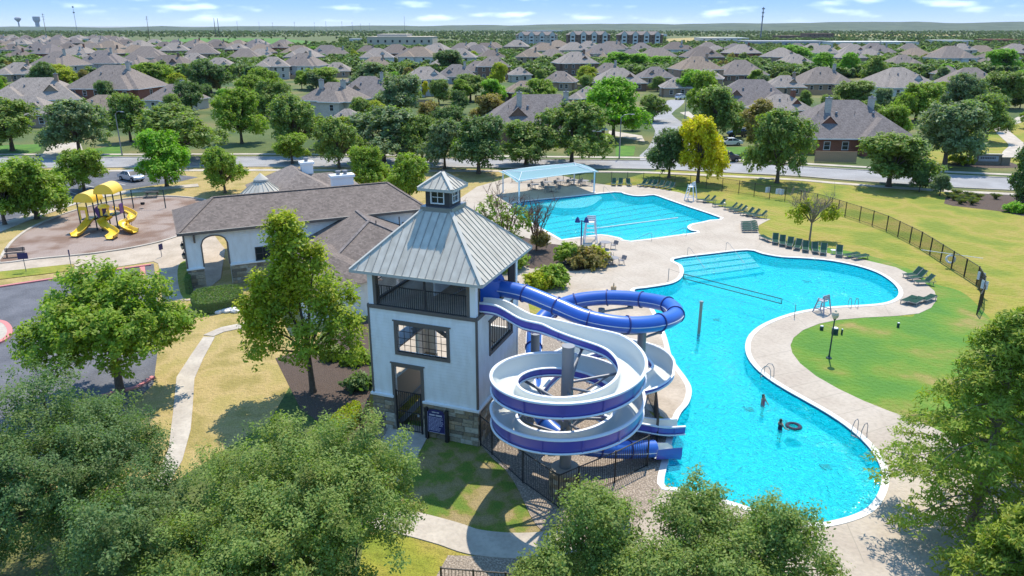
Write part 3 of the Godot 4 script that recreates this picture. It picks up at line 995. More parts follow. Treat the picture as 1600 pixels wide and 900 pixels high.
func make_tower() -> void:
	var t := thing("slide_tower", "white three-level water slide tower with metal pyramid roof and cupola", "tower", TOWER, TURN)
	var w := 3.2
	var m := MB.new()
	var door := [-1.8, -0.16, 0.0, 4.05]
	var fwin := [-1.5, 1.48, 4.98, 6.6]
	var rwin := [-2.1, 1.2, 4.85, 6.55]
	var bwin := [-2.6, 2.6, 4.6, 6.9]
	wall_pieces(m, true, w, 0.2, -w, w, 2.15, 7.42, [door, fwin])
	wall_pieces(m, false, w, 0.2, -w, w - 0.201, 2.15, 7.42, [rwin])
	wall_pieces(m, true, -w + 0.2, 0.2, -w, w - 0.201, 2.15, 7.42, [bwin, [-2.3, 1.4, 0.0, 4.1]])  # back window and doorway enlarged to let light into the tower
	wall_pieces(m, false, -w + 0.2, 0.2, -w + 0.201, w - 0.201, 2.15, 7.42, [[-2.4, 2.0, 4.7, 6.8], [-2.0, 1.0, 2.15, 4.0]])  # openings in this unseen left wall are added to brighten the inside
	part(t, "siding_wall", m, M.siding)
	# stone plinth
	m = MB.new()
	wall_pieces(m, true, w + 0.05, 0.3, -w - 0.05, w + 0.05, 0.0, 2.1, [[-1.85, -0.11, 0.0, 4.0]])
	wall_pieces(m, false, w + 0.05, 0.3, -w - 0.05, w - 0.251, 0.0, 2.1, [])
	wall_pieces(m, true, -w + 0.25, 0.3, -w - 0.05, w - 0.251, 0.0, 2.1, [[-2.3, 1.4, 0.0, 4.1]])
	wall_pieces(m, false, -w + 0.25, 0.3, -w + 0.251, w - 0.251, 0.0, 2.1, [])
	var plinth := part(t, "stone_plinth", m, M.mortar)
	stone_face(plinth, -w - 0.1, w + 0.1, 0.0, 2.08, [[-1.9, -0.06, 0.0, 4.0]], Transform3D(Basis(), Vector3(0, 0, w + 0.05)), 5)
	stone_face(plinth, -w - 0.05, w + 0.05, 0.0, 2.08, [], Transform3D(Basis(Vector3.UP, PI / 2), Vector3(w + 0.05, 0, 0)), 6)
	m = MB.new()
	m.bx(-w - 0.16, -1.9, 2.1, 2.22, w - 0.05, w + 0.16)
	part(t, "plinth_cap", m, M.white_paint)
	m = MB.new()
	m.bx(-0.06, w + 0.16, 2.1, 2.22, w - 0.05, w + 0.16)
	m.bx(w - 0.05, w + 0.16, 2.1, 2.22, -w - 0.05, w - 0.051)
	part(t, "plinth_cap", m, M.white_paint)
	# openings
	m = MB.new()
	frame_of(m, true, w, door[0], door[1], 1.0, door[3], 0.17, 0.06, false)
	part(t, "door_frame", m, M.trim)
	m = MB.new()
	frame_of(m, true, w, fwin[0], fwin[1], fwin[2], fwin[3], 0.18, 0.06)
	var wf := part(t, "window_frame", m, M.trim)
	m = MB.new()
	for k in range(1, 8):
		var x: float = fwin[0] + (fwin[1] - fwin[0]) * k / 8.0
		m.bx(x - 0.012, x + 0.012, fwin[2], fwin[3], w - 0.1, w - 0.076)
	for k in range(1, 4):
		var y: float = fwin[2] + (fwin[3] - fwin[2]) * k / 4.0
		m.bx(fwin[0], fwin[1], y - 0.012, y + 0.012, w - 0.072, w - 0.05)
	part(wf, "grille", m, M.black_metal)
	m = MB.new()
	frame_of(m, false, w, rwin[0], rwin[1], rwin[2], rwin[3], 0.18, 0.06)
	wf = part(t, "window_frame", m, M.trim)
	m = MB.new()
	pickets(m, Vector3(w - 0.08, 0, rwin[0]), Vector3(w - 0.08, 0, rwin[1]), rwin[2] + 0.05, rwin[3] - 0.05, 0.26, 0.015)
	part(wf, "grille", m, M.black_metal)
	# gate
	m = MB.new()
	m.bx(-1.8, -1.72, 0.05, 2.6, w + 0.0, w + 0.08)
	m.bx(-0.24, -0.16, 0.05, 2.6, w + 0.0, w + 0.08)
	pickets(m, Vector3(-1.72, 0.0, w + 0.04), Vector3(-0.24, 0.0, w + 0.04), 0.15, 2.55, 0.12, 0.012)
	m.beam(Vector3(-1.72, 1.3, w + 0.04), Vector3(-0.24, 1.3, w + 0.04), 0.03, 0.04)
	var g := part(t, "gate", m, M.black_metal)
	m = MB.new()
	m.bx(-0.42, -0.3, 1.15, 1.3, w + 0.06, w + 0.12)
	part(g, "latch", m, M.steel)
	# deck, corner posts, head beams
	m = MB.new()
	m.bx(-w + 0.001, w - 0.001, 7.3, 7.47, -w + 0.001, w - 0.001)
	part(t, "upper_floor", m, M.path_concrete)
	m = MB.new()
	for k in 4:
		var bs := Basis(Vector3.UP, k * PI / 2)
		m.beam(bs * Vector3(-w - 0.05, 7.5, w + 0.02), bs * Vector3(w + 0.05, 7.5, w + 0.02), 0.14, 0.2)
	part(t, "sill_board", m, M.trim)
	for k in 4:
		var sx := 1.0 if k % 2 else -1.0
		var sz := 1.0 if k < 2 else -1.0
		m = MB.new()
		var cx := sx * (w - 0.16)
		var cz := sz * (w - 0.16)
		m.bx(cx - 0.16, cx + 0.16, 7.6, 9.62, cz - 0.16, cz + 0.16)
		var o := part(t, "corner_post", m, M.white_paint)
		m = MB.new()
		m.bx(cx - sx * 0.25 - 0.09, cx - sx * 0.25 + 0.09, 7.6, 9.5, cz - 0.165, cz + 0.165)
		m.bx(cx - 0.165, cx + 0.165, 7.6, 9.5, cz - sz * 0.25 - 0.09, cz - sz * 0.25 + 0.09)
		part(o, "trim_board", m, M.trim)
	for sx in [-1.0, 1.0]:
		m = MB.new()
		m.bx(sx * (w + 0.03) - 0.05, sx * (w + 0.03) + 0.05, 2.22, 7.4, w - 0.1, w + 0.04)
		part(t, "corner_board", m, M.trim)
	m = MB.new()
	m.bx(w + 0.0, w + 0.05, 2.22, 7.4, -w, -w + 0.12)
	part(t, "corner_board", m, M.white_paint)
	m = MB.new()
	for k in 4:
		var bs := Basis(Vector3.UP, k * PI / 2)
		m.beam(bs * Vector3(-w, 9.55, w - 0.12), bs * Vector3(w - 0.25, 9.55, w - 0.12), 0.22, 0.25)
	part(t, "head_beam", m, M.trim)
	m = MB.new()
	m.bx(0.2, 0.3, 7.6, 9.45, w - 0.1, w)
	part(t, "mullion_post", m, M.dark_trim)
	for a in [[Vector3(-2.75, 7.5, w - 0.03), Vector3(2.75, 7.5, w - 0.03)], [Vector3(-2.75, 7.5, -w + 0.1), Vector3(2.75, 7.5, -w + 0.1)], [Vector3(-w + 0.1, 7.5, -2.75), Vector3(-w + 0.1, 7.5, 2.75)]]:
		m = MB.new()
		pickets(m, a[0], a[1], 0.12, 1.24, 0.125, 0.013)
		part(t, "railing", m, M.black_metal)
	# soffit
	m = MB.new()
	m.bx(-3.8, 3.8, 9.5, 9.53, -3.8, -3.0)
	m.bx(-3.8, 3.8, 9.5, 9.53, 3.2, 3.8)
	m.bx(-3.8, -3.2, 9.5, 9.53, -3.0, 3.2)
	m.bx(3.2, 3.8, 9.5, 9.53, -3.0, 3.2)
	part(t, "soffit", m, M.white_paint)
	# stairs inside
	for f in [[0.05, 2.5, -2.0, 0.1, 1.9], [2.5, 4.9, 2.0, -1.9, -2.0], [4.9, 7.35, -2.2, 1.8, -0.4]]:
		m = MB.new()
		var n := 12
		for k in n:
			var x: float = lerpf(f[2], f[3], (k + 0.5) / n)
			var y: float = lerpf(f[0], f[1], (k + 1.0) / n)
			m.bx(x - 0.17, x + 0.17, y - 0.05, y, f[4] - 0.6, f[4] + 0.6)
		for s in [-0.62, 0.62]:
			m.beam(Vector3(f[2], f[0] + 0.1, f[4] + s), Vector3(f[3], f[1], f[4] + s), 0.06, 0.28)
			m.beam(Vector3(f[2], f[0] + 1.1, f[4] + s), Vector3(f[3], f[1] + 1.0, f[4] + s), 0.04, 0.05)
		part(t, "stair_flight", m, M.galvanised)
	m = MB.new()
	m.bx(-2.9, -1.9, 4.8, 4.9, -2.9, 2.9)
	m.bx(1.9, 2.9, 2.4, 2.5, -2.9, 2.9)
	part(t, "landing", m, M.galvanised)
	m = MB.new()
	m.bx(-0.5, 2.4, 7.5, 8.6, -2.6, -2.5)
	m.bx(-0.5, -0.4, 7.5, 9.3, -2.5, 0.6)
	part(t, "inner_partition", m, M.siding)
	# roof and cupola
	seam_roof(t, 3.85, 0.8, 9.65, 12.6, 17, "roof")
	m = MB.new()
	m.bx(-0.95, 0.95, 12.5, 12.75, -0.95, 0.95)
	var cup := part(t, "cupola", m, M.grey_metal)
	part(cup, "cupola_wall", cupola_box(), M.dark_trim)
	for k in 4:
		var bs := Basis(Vector3.UP, k * PI / 2)
		m = MB.new()
		frame_of(m, true, 0.73, -0.36, 0.36, 12.96, 13.58, 0.05, 0.04)
		m.bx(-0.015, 0.015, 12.96, 13.58, 0.68, 0.72)
		m.bx(-0.36, 0.36, 13.26, 13.29, 0.68, 0.715)
		var o := part(cup, "cupola_window", m, M.white_paint)
		o.transform.basis = bs
		m = MB.new()
		m.quad(Vector3(-0.38, 12.94, 0.66), Vector3(0.38, 12.94, 0.66), Vector3(0.38, 13.6, 0.66), Vector3(-0.38, 13.6, 0.66))
		o = part(cup, "pane", m, M.glass)
		o.transform.basis = bs
	seam_roof(t, 1.02, 0.03, 13.75, 14.5, 6, "cupola_roof")
	m = MB.new()
	m.lathe([Vector2(0.09, 14.48), Vector2(0.06, 14.62), Vector2(0.012, 14.66), Vector2(0.012, 15.3), Vector2(0.0, 15.3)], 8)
	part(t, "finial", m, M.black_metal)

func cupola_box() -> MB:
	var m := MB.new()
	wall_pieces(m, true, 0.72, 0.08, -0.72, 0.72, 12.75, 13.74, [[-0.38, 0.38, 12.94, 13.6]])
	wall_pieces(m, true, -0.64, 0.08, -0.72, 0.72, 12.75, 13.74, [[-0.38, 0.38, 12.94, 13.6]])
	wall_pieces(m, false, 0.72, 0.08, -0.639, 0.639, 12.75, 13.74, [[-0.38, 0.38, 12.94, 13.6]])
	wall_pieces(m, false, -0.64, 0.08, -0.639, 0.639, 12.75, 13.74, [[-0.38, 0.38, 12.94, 13.6]])
	return m


# ---------------------------------------------------------------- water slides
func sweep(m: MB, pts: Array, lats: Array, prof: Array, scale_y: Array, from: int, to: int, flip := false) -> void:
	# prof: Vector2(across, up); the height of the left (+) side is stretched by scale_y
	var rows := []
	var nors := []
	for i in range(from, to + 1):
		var fwd: Vector3 = (pts[mini(i + 1, pts.size() - 1)] - pts[maxi(i - 1, 0)]).normalized()
		var lat: Vector3 = lats[i]
		var up := fwd.cross(lat).normalized()
		if up.y < 0: up = -up
		var row := []
		var nor := []
		for j in prof.size():
			var p: Vector2 = prof[j]
			var y := p.y
			if p.y > 0.3:
				y = 0.3 + (p.y - 0.3) * (scale_y[i] if p.x > 0 else (1.0 if scale_y[i] >= 1.0 else 2.0 - scale_y[i]))
			row.append(pts[i] + lat * p.x + Vector3.UP * y)
			var e: Vector2 = (prof[mini(j + 1, prof.size() - 1)] - prof[maxi(j - 1, 0)]).normalized()
			var nn := (lat * -e.y + Vector3.UP * e.x)
			nor.append(-nn if flip else nn)
		rows.append(row)
		nors.append(nor)
	for i in rows.size() - 1:
		for j in prof.size() - 1:
			if flip:
				m.quadn(rows[i][j], rows[i][j + 1], rows[i + 1][j + 1], rows[i + 1][j], nors[i][j], nors[i][j + 1], nors[i + 1][j + 1], nors[i + 1][j])
			else:
				m.quadn(rows[i][j + 1], rows[i][j], rows[i + 1][j], rows[i + 1][j + 1], nors[i][j + 1], nors[i][j], nors[i + 1][j], nors[i + 1][j + 1])

func laterals(pts: Array) -> Array:
	var r := []
	for i in pts.size():
		var f: Vector3 = pts[mini(i + 1, pts.size() - 1)] - pts[maxi(i - 1, 0)]
		f.y = 0
		r.append(Vector3.UP.cross(f.normalized()))
	return r

func make_slides() -> void:
	var c := Vector3(2.63, 0, -32.4)
	var R := 3.0
	var key := [Vector3(-1.75, 7.42, -38.25), Vector3(-0.6, 7.4, -37.85), Vector3(0.7, 6.85, -37.35), Vector3(1.9, 6.75, -36.8), Vector3(3.3, 6.6, -35.75)]
	var a := 318.0
	while a < 318.0 + 612.0:
		var y := 6.55 - (a - 318.0) * 1.9 / 360.0 * 0.93
		key.append(c + Vector3(cos(deg_to_rad(a)) * R, y, sin(deg_to_rad(a)) * R))
		a += 24.0
	key.append_array([Vector3(0.9, 3.3, -35.8), Vector3(1.7, 3.15, -37.9), Vector3(3.0, 3.0, -40.3), Vector3(5.0, 2.8, -42.4), Vector3(7.0, 2.6, -43.0), Vector3(8.6, 2.4, -42.3), Vector3(9.0, 2.2, -40.9), Vector3(8.1, 2.0, -39.7), Vector3(6.6, 1.75, -39.3), Vector3(5.2, 1.5, -38.9), Vector3(4.9, 1.25, -37.9), Vector3(5.9, 0.95, -37.3), Vector3(7.4, 0.5, -37.55), Vector3(8.5, 0.22, -37.75), Vector3(9.6, 0.16, -37.95)])
	var pts := curve3(key, 5)
	var lats := laterals(pts)
	var tall := []
	for i in pts.size():
		var t := float(i) / 5.0
		var v := 1.75
		if t < 3.0: v = 0.75
		elif t < 5.0: v = lerpf(0.75, 1.75, (t - 3.0) / 2.0)
		elif t > key.size() - 5: v = 0.7
		elif t > key.size() - 9: v = 0.5
		tall.append(v)
	var s := thing("open_water_slide", "open spiral water slide, white inside and purple-blue outside", "water slide")
	var inner := [Vector2(-0.56, 0.62), Vector2(-0.56, 0.42), Vector2(-0.5, 0.2), Vector2(-0.3, 0.05), Vector2(0, 0.02), Vector2(0.3, 0.05), Vector2(0.5, 0.2), Vector2(0.57, 0.42), Vector2(0.6, 0.66)]
	var outer := [Vector2(-0.6, 0.62), Vector2(-0.6, 0.4), Vector2(-0.54, 0.15), Vector2(-0.32, -0.01), Vector2(0, -0.04), Vector2(0.32, -0.01), Vector2(0.54, 0.15), Vector2(0.61, 0.4), Vector2(0.64, 0.66)]
	var rim_l := [Vector2(0.57, 0.64), Vector2(0.56, 0.7), Vector2(0.7, 0.7), Vector2(0.69, 0.64)]
	var rim_r := [Vector2(-0.66, 0.6), Vector2(-0.66, 0.66), Vector2(-0.53, 0.66), Vector2(-0.53, 0.6)]
	var rib := [Vector2(0.6, 0.28), Vector2(0.68, 0.27), Vector2(0.68, 0.21), Vector2(0.56, 0.18)]
	var rib_r := [Vector2(-0.56, 0.18), Vector2(-0.67, 0.21), Vector2(-0.67, 0.27), Vector2(-0.6, 0.28)]
	var joint := [Vector2(-0.65, 0.6), Vector2(-0.66, 0.38), Vector2(-0.59, 0.12), Vector2(-0.34, -0.07), Vector2(0, -0.1), Vector2(0.34, -0.07), Vector2(0.59, 0.12), Vector2(0.67, 0.38), Vector2(0.69, 0.64)]
	var k := 0
	while k < pts.size() - 1:
		var e := mini(k + 6, pts.size() - 1)
		var m := MB.new()
		sweep(m, pts, lats, outer, tall, k, e, true)
		var o := part(s, "flume_section", m, M.slide_blue)
		m = MB.new()
		sweep(m, pts, lats, inner, tall, k, e)
		part(o, "lining", m, M.slide_white)
		m = MB.new()
		sweep(m, pts, lats, rim_l, tall, k, e)
		part(o, "rim", m, M.slide_rim)
		for q in [[rim_r, "rim"], [rib, "rib"], [rib_r, "rib"]]:
			m = MB.new()
			sweep(m, pts, lats, q[0], tall, k, e)
			part(o, q[1], m, M.slide_rim)
		m = MB.new()
		if k > 0:
			var two := [pts[k] - (pts[k + 1] - pts[k]).normalized() * 0.04, pts[k] + (pts[k + 1] - pts[k]).normalized() * 0.04]
			sweep(m, two, [lats[k], lats[k]], joint, [tall[k], tall[k]], 0, 1, true)
			for q in [0, 1]:
				for j in joint.size() - 1:
					pass
			part(o, "joint_flange", m, M.slide_blue)
		k = e
	# entry tub on the tower
	var x := Vector3(cos(TURN), 0, -sin(TURN))
	# blue tube
	var tk := [Vector3(-0.7, 8.05, -40.3), Vector3(0.7, 8.0, -39.6), Vector3(2.4, 7.6, -38.7), Vector3(4.1, 7.15, -37.9), Vector3(6.2, 6.85, -37.75), Vector3(8.1, 6.65, -38.6), Vector3(9.35, 6.45, -40.3), Vector3(9.3, 6.3, -42.3), Vector3(8.0, 6.1, -43.8), Vector3(6.0, 5.9, -44.7), Vector3(4.0, 5.6, -44.9), Vector3(2.5, 5.1, -44.5), Vector3(1.5, 4.5, -43.3), Vector3(1.3, 3.9, -41.5), Vector3(1.2, 3.3, -39.5), Vector3(1.3, 2.7, -37.4), Vector3(1.8, 2.1, -35.6), Vector3(3.0, 1.6, -34.5), Vector3(4.6, 1.2, -34.5), Vector3(6.2, 0.9, -34.9), Vector3(7.6, 0.72, -35.3)]
	var tp := curve3(tk, 6)
	var t := thing("tube_water_slide", "closed blue tube water slide looping out over the pool", "water slide")
	k = 0
	while k < tp.size() - 1:
		var e := mini(k + 6, tp.size() - 1)
		var m := MB.new()
		tube_piece(m, tp, k, e, 0.47)
		var o := part(t, "tube_section", m, M.tube_blue)
		m = MB.new()
		tube_piece(m, [tp[k] - (tp[k + 1] - tp[k]).normalized() * 0.035, tp[k] + (tp[k + 1] - tp[k]).normalized() * 0.035], 0, 1, 0.535)
		part(o, "joint_ring", m, M.light_blue_post)
		m = MB.new()
		var lt := laterals(tp)
		for i in range(k, e):
			for sd in [-1.0, 1.0]:
				m.beam(tp[i] + lt[i] * sd * 0.475, tp[i + 1] + lt[i + 1] * sd * 0.475, 0.03, 0.04)
		part(o, "seam_strip", m, M.slide_rim)
		k = e
	var m := MB.new()
	# flared hood where the tube leaves the tower
	var f0 := Vector3(-0.7, 8.05, -40.3)
	var z := Vector3(sin(TURN), 0, cos(TURN))
	var o4 := [f0 - x * 0.75 - z * 0.95 + Vector3.UP * -0.75, f0 - x * 0.75 + z * 0.95 + Vector3.UP * -0.75, f0 - x * 0.75 + z * 0.95 + Vector3.UP * 0.85, f0 - x * 0.75 - z * 0.95 + Vector3.UP * 1.15]
	var i4 := [f0 + x * 0.15 - z * 0.42 + Vector3.UP * -0.44, f0 + x * 0.15 + z * 0.42 + Vector3.UP * -0.44, f0 + x * 0.15 + z * 0.42 + Vector3.UP * 0.44, f0 + x * 0.15 - z * 0.42 + Vector3.UP * 0.44]
	for q in 4:
		m.quad(o4[q], o4[(q + 1) % 4], i4[(q + 1) % 4], i4[q])
		m.beam(o4[q], o4[(q + 1) % 4], 0.07, 0.07)
	part(t, "entry_hood", m, M.tube_blue)
	# run-out lips at the pool
	m = MB.new()
	var ex := [Vector3(7.5, 0.24, -35.28), Vector3(8.0, 0.2, -35.4), Vector3(8.6, 0.14, -35.55), Vector3(8.9, 0.02, -35.62)]
	sweep(m, ex, laterals(ex), inner, [0.6, 0.5, 0.4, 0.1], 0, 3)
	part(t, "exit_lip", m, M.slide_white)
	m = MB.new()
	sweep(m, ex, laterals(ex), outer, [0.6, 0.5, 0.4, 0.1], 0, 3, true)
	part(t, "exit_lip", m, M.slide_blue)
	# columns and arms
	support(c, 7.9, 0.29, pts, [[2.2, 1], [3.6, 1], [5.4, 0], [0.2, 0], [1.2, 0], [4.6, 1]], 1.45, "galvanised steel column at the heart of the spiral slide")
	support(Vector3(7.15, 0, -37.2 - 1.2), 6.35, 0.24, tp, [], 0.0, "steel column carrying the blue tube near the pool")
	support(Vector3(1.35, 0, -40.4), 5.2, 0.26, tp, [], 0.0, "steel column between tower and spiral slide")
	support(Vector3(5.6, 0, -44.2), 5.3, 0.2, tp, [], 0.0, "steel column under the far bend of the blue tube")
	support(Vector3(3.1, 0, -40.9), 2.85, 0.16, tp, [], 0.0, "short steel column under the white run-out flume")

func tube_piece(m: MB, p: Array, from: int, to: int, r: float) -> void:
	var seg := 18
	var rows := []
	var dirs := []
	for i in range(from, to + 1):
		var f: Vector3 = (p[mini(i + 1, p.size() - 1)] - p[maxi(i - 1, 0)]).normalized()
		var l := Vector3.UP.cross(f).normalized()
		var u := f.cross(l)
		var row := []
		var dd := []
		for j in seg + 1:
			var d := l * cos(TAU * j / seg) + u * sin(TAU * j / seg)
			row.append(p[i] + d * r)
			dd.append(d)
		rows.append(row)
		dirs.append(dd)
	for i in rows.size() - 1:
		for j in seg:
			m.quadn(rows[i][j], rows[i][j + 1], rows[i + 1][j + 1], rows[i + 1][j], dirs[i][j], dirs[i][j + 1], dirs[i + 1][j + 1], dirs[i + 1][j])
	if to - from == 1:
		for e in [0, 1]:
			for j in seg:
				var q: Vector3 = p[from + e]
				m.quad(rows[e][j], rows[e][j + 1], q + dirs[e][j + 1] * 0.44, q + dirs[e][j] * 0.44)

func support(at: Vector3, h: float, r: float, pts: Array, _arms: Array, drum: float, label: String) -> void:
	var o := thing("slide_column", label, "column", at, 0.0, "slide support columns")
	var m := MB.new()
	m.cyl(Vector3.ZERO, Vector3(0, h, 0), r, r, 18)
	part(o, "column", m, M.galvanised)
	m = MB.new()
	m.cyl(Vector3(0, h, 0), Vector3(0, h + 0.05, 0), r * 1.06, r * 1.06, 18)
	part(o, "cap", m, M.galvanised)
	if drum > 0:
		m = MB.new()
		m.lathe([Vector2(0.74, 0.0), Vector2(0.74, drum - 0.12), Vector2(0.7, drum), Vector2(0.3, drum + 0.02)], 22)
		part(o, "stone_drum", m, M.mortar)
		for k in 14:
			for j in 5:
				var mm := MB.new()
				mm.bevel(-0.165, 0.165, 0.02 + j * 0.26, 0.27 + j * 0.26, 0.0, 0.05, 0.02)
				var st := part(o, "stone", mm, M["stone_%d" % ((k * 5 + j * 3) % 6)])
				st.transform = Transform3D(Basis(Vector3.UP, TAU * (k + 0.5 * (j % 2)) / 14), Vector3.ZERO).translated_local(Vector3(0, 0, 0.735))
	else:
		m = MB.new()
		m.cyl(Vector3.ZERO, Vector3(0, 0.06, 0), r * 1.9, r * 1.9, 14)
		part(o, "foot_plate", m, M.galvanised)
	# arms reach from the column to the underside of each flume that passes within reach
	var last := -99
	for i in pts.size():
		var d := Vector2(pts[i].x - at.x, pts[i].z - at.z).length()
		var want := 3.25 if drum > 0 else 1.9
		if d < want and pts[i].y < h + 1.2 and i - last > (9 if drum > 0 else 7) and (drum > 0 or pts[i].y > 1.2):
			last = i
			m = MB.new()
			var under: Vector3 = pts[i] - at + Vector3.DOWN * (0.12 if drum > 0 else 0.6)
			var root := Vector3(0, minf(under.y - 0.25, h - 0.15), 0)
			m.cyl(root, under, 0.075, 0.075, 8)
			var low := Vector3(0, maxf(root.y - 1.0, 0.3), 0)
			if drum > 0:
				m.cyl(low, root.lerp(under, 0.72), 0.045, 0.045, 6)
			m.bx(under.x - 0.16, under.x + 0.16, under.y - 0.03, under.y + 0.1, under.z - 0.16, under.z + 0.16)
			part(o, "arm", m, M.galvanised)


# ---------------------------------------------------------------- clubhouse
func hip_roof(m: MB, x0: float, x1: float, z0: float, z1: float, y: float, top: float, in0: float, in1: float, along_x := true) -> void:
	# eaves rectangle and a ridge; in0 and in1 are how far the ridge ends lie inside the ends
	var a := Vector3(x0, y, z1)
	var b := Vector3(x1, y, z1)
	var c := Vector3(x1, y, z0)
	var d := Vector3(x0, y, z0)
	var r0: Vector3
	var r1: Vector3
	if along_x:
		r0 = Vector3(x0 + in0, top, (z0 + z1) / 2)
		r1 = Vector3(x1 - in1, top, (z0 + z1) / 2)
		m.quad(a, b, r1, r0); m.quad(c, d, r0, r1)
		m.tri(b, c, r1); m.tri(d, a, r0)
	else:
		r0 = Vector3((x0 + x1) / 2, top, z0 + in0)
		r1 = Vector3((x0 + x1) / 2, top, z1 - in1)
		m.quad(b, c, r0, r1); m.quad(d, a, r1, r0)
		m.tri(a, b, r1); m.tri(c, d, r0)
	var dn := Vector3.DOWN * 0.02
	m.quad(d + dn, c + dn, b + dn, a + dn)

func eaves_board(m: MB, x0: float, x1: float, z0: float, z1: float, y: float, h := 0.2) -> void:
	m.bx(x0 - 0.05, x1 + 0.05, y - h, y + 0.03, z1, z1 + 0.06)
	m.bx(x0 - 0.05, x1 + 0.05, y - h, y + 0.03, z0 - 0.06, z0)
	m.bx(x0 - 0.055, x0, y - h, y + 0.03, z0, z1)
	m.bx(x1, x1 + 0.055, y - h, y + 0.03, z0, z1)

func ridge_caps(m: MB, pairs: Array) -> void:
	for p in pairs:
		m.beam(p[0] + Vector3.UP * 0.03, p[1] + Vector3.UP * 0.03, 0.28, 0.06)

func arch_wall(m: MB, x0: float, x1: float, y1: float, z: float, thick: float, a0: float, a1: float, spring: float, rise: float) -> void:
	m.bx(x0, a0, 0, y1, z - thick, z)
	m.bx(a1, x1, 0, y1, z - thick, z)
	var n := 12
	for k in n:
		var u0 := lerpf(a0, a1, float(k) / n)
		var u1 := lerpf(a0, a1, float(k + 1) / n)
		var e0 := spring + rise * sqrt(maxf(0, 1 - pow(2.0 * k / n - 1, 2)))
		var e1 := spring + rise * sqrt(maxf(0, 1 - pow(2.0 * (k + 1) / n - 1, 2)))
		var f := [Vector3(u0, e0, z), Vector3(u1, e1, z), Vector3(u1, y1, z), Vector3(u0, y1, z)]
		var o := Vector3(0, 0, -thick)
		m.quad(f[0], f[1], f[2], f[3])
		m.quad(f[1] + o, f[0] + o, f[3] + o, f[2] + o)
		m.quad(f[0] + o, f[1] + o, f[1], f[0])

func arch_trim(a0: float, a1: float, spring: float, rise: float, z: float, base: float) -> MB:
	var m := MB.new()
	m.bx(a0 - 0.02, a0 + 0.1, base, spring, z - 0.3, z + 0.05)
	m.bx(a1 - 0.1, a1 + 0.02, base, spring, z - 0.3, z + 0.05)
	var last := Vector3(a0 + 0.04, spring, z - 0.12)
	for k in 13:
		var t := 2.0 * k / 12 - 1
		var p := Vector3(lerpf(a0 + 0.04, a1 - 0.04, k / 12.0), spring + (rise - 0.05) * sqrt(maxf(0, 1 - t * t)), z - 0.12)
		if k > 0:
			m.beam(last, p, 0.35, 0.1)
		last = p
	return m

func window_in(parent: Node3D, x0: float, x1: float, y0: float, y1: float, place: Transform3D, frame: Material, bars := 2) -> void:
	var m := MB.new()
	m.bx(x0 - 0.09, x1 + 0.09, y1, y1 + 0.1, -0.02, 0.07)
	m.bx(x0 - 0.12, x1 + 0.12, y0 - 0.09, y0, -0.02, 0.1)
	m.bx(x0 - 0.09, x0, y0, y1, -0.02, 0.06)
	m.bx(x1, x1 + 0.09, y0, y1, -0.02, 0.06)
	for k in range(1, bars):
		var x := lerpf(x0, x1, float(k) / bars)
		m.bx(x - 0.03, x + 0.03, y0, y1, -0.02, 0.045)
	m.bx(x0, x1, (y0 + y1) / 2 - 0.025, (y0 + y1) / 2 + 0.025, -0.02, 0.04)
	var o := part(parent, "window", m, frame)
	o.transform = place
	m = MB.new()
	m.quad(Vector3(x0, y0, 0.012), Vector3(x1, y0, 0.012), Vector3(x1, y1, 0.012), Vector3(x0, y1, 0.012))
	part(o, "pane", m, M.glass)

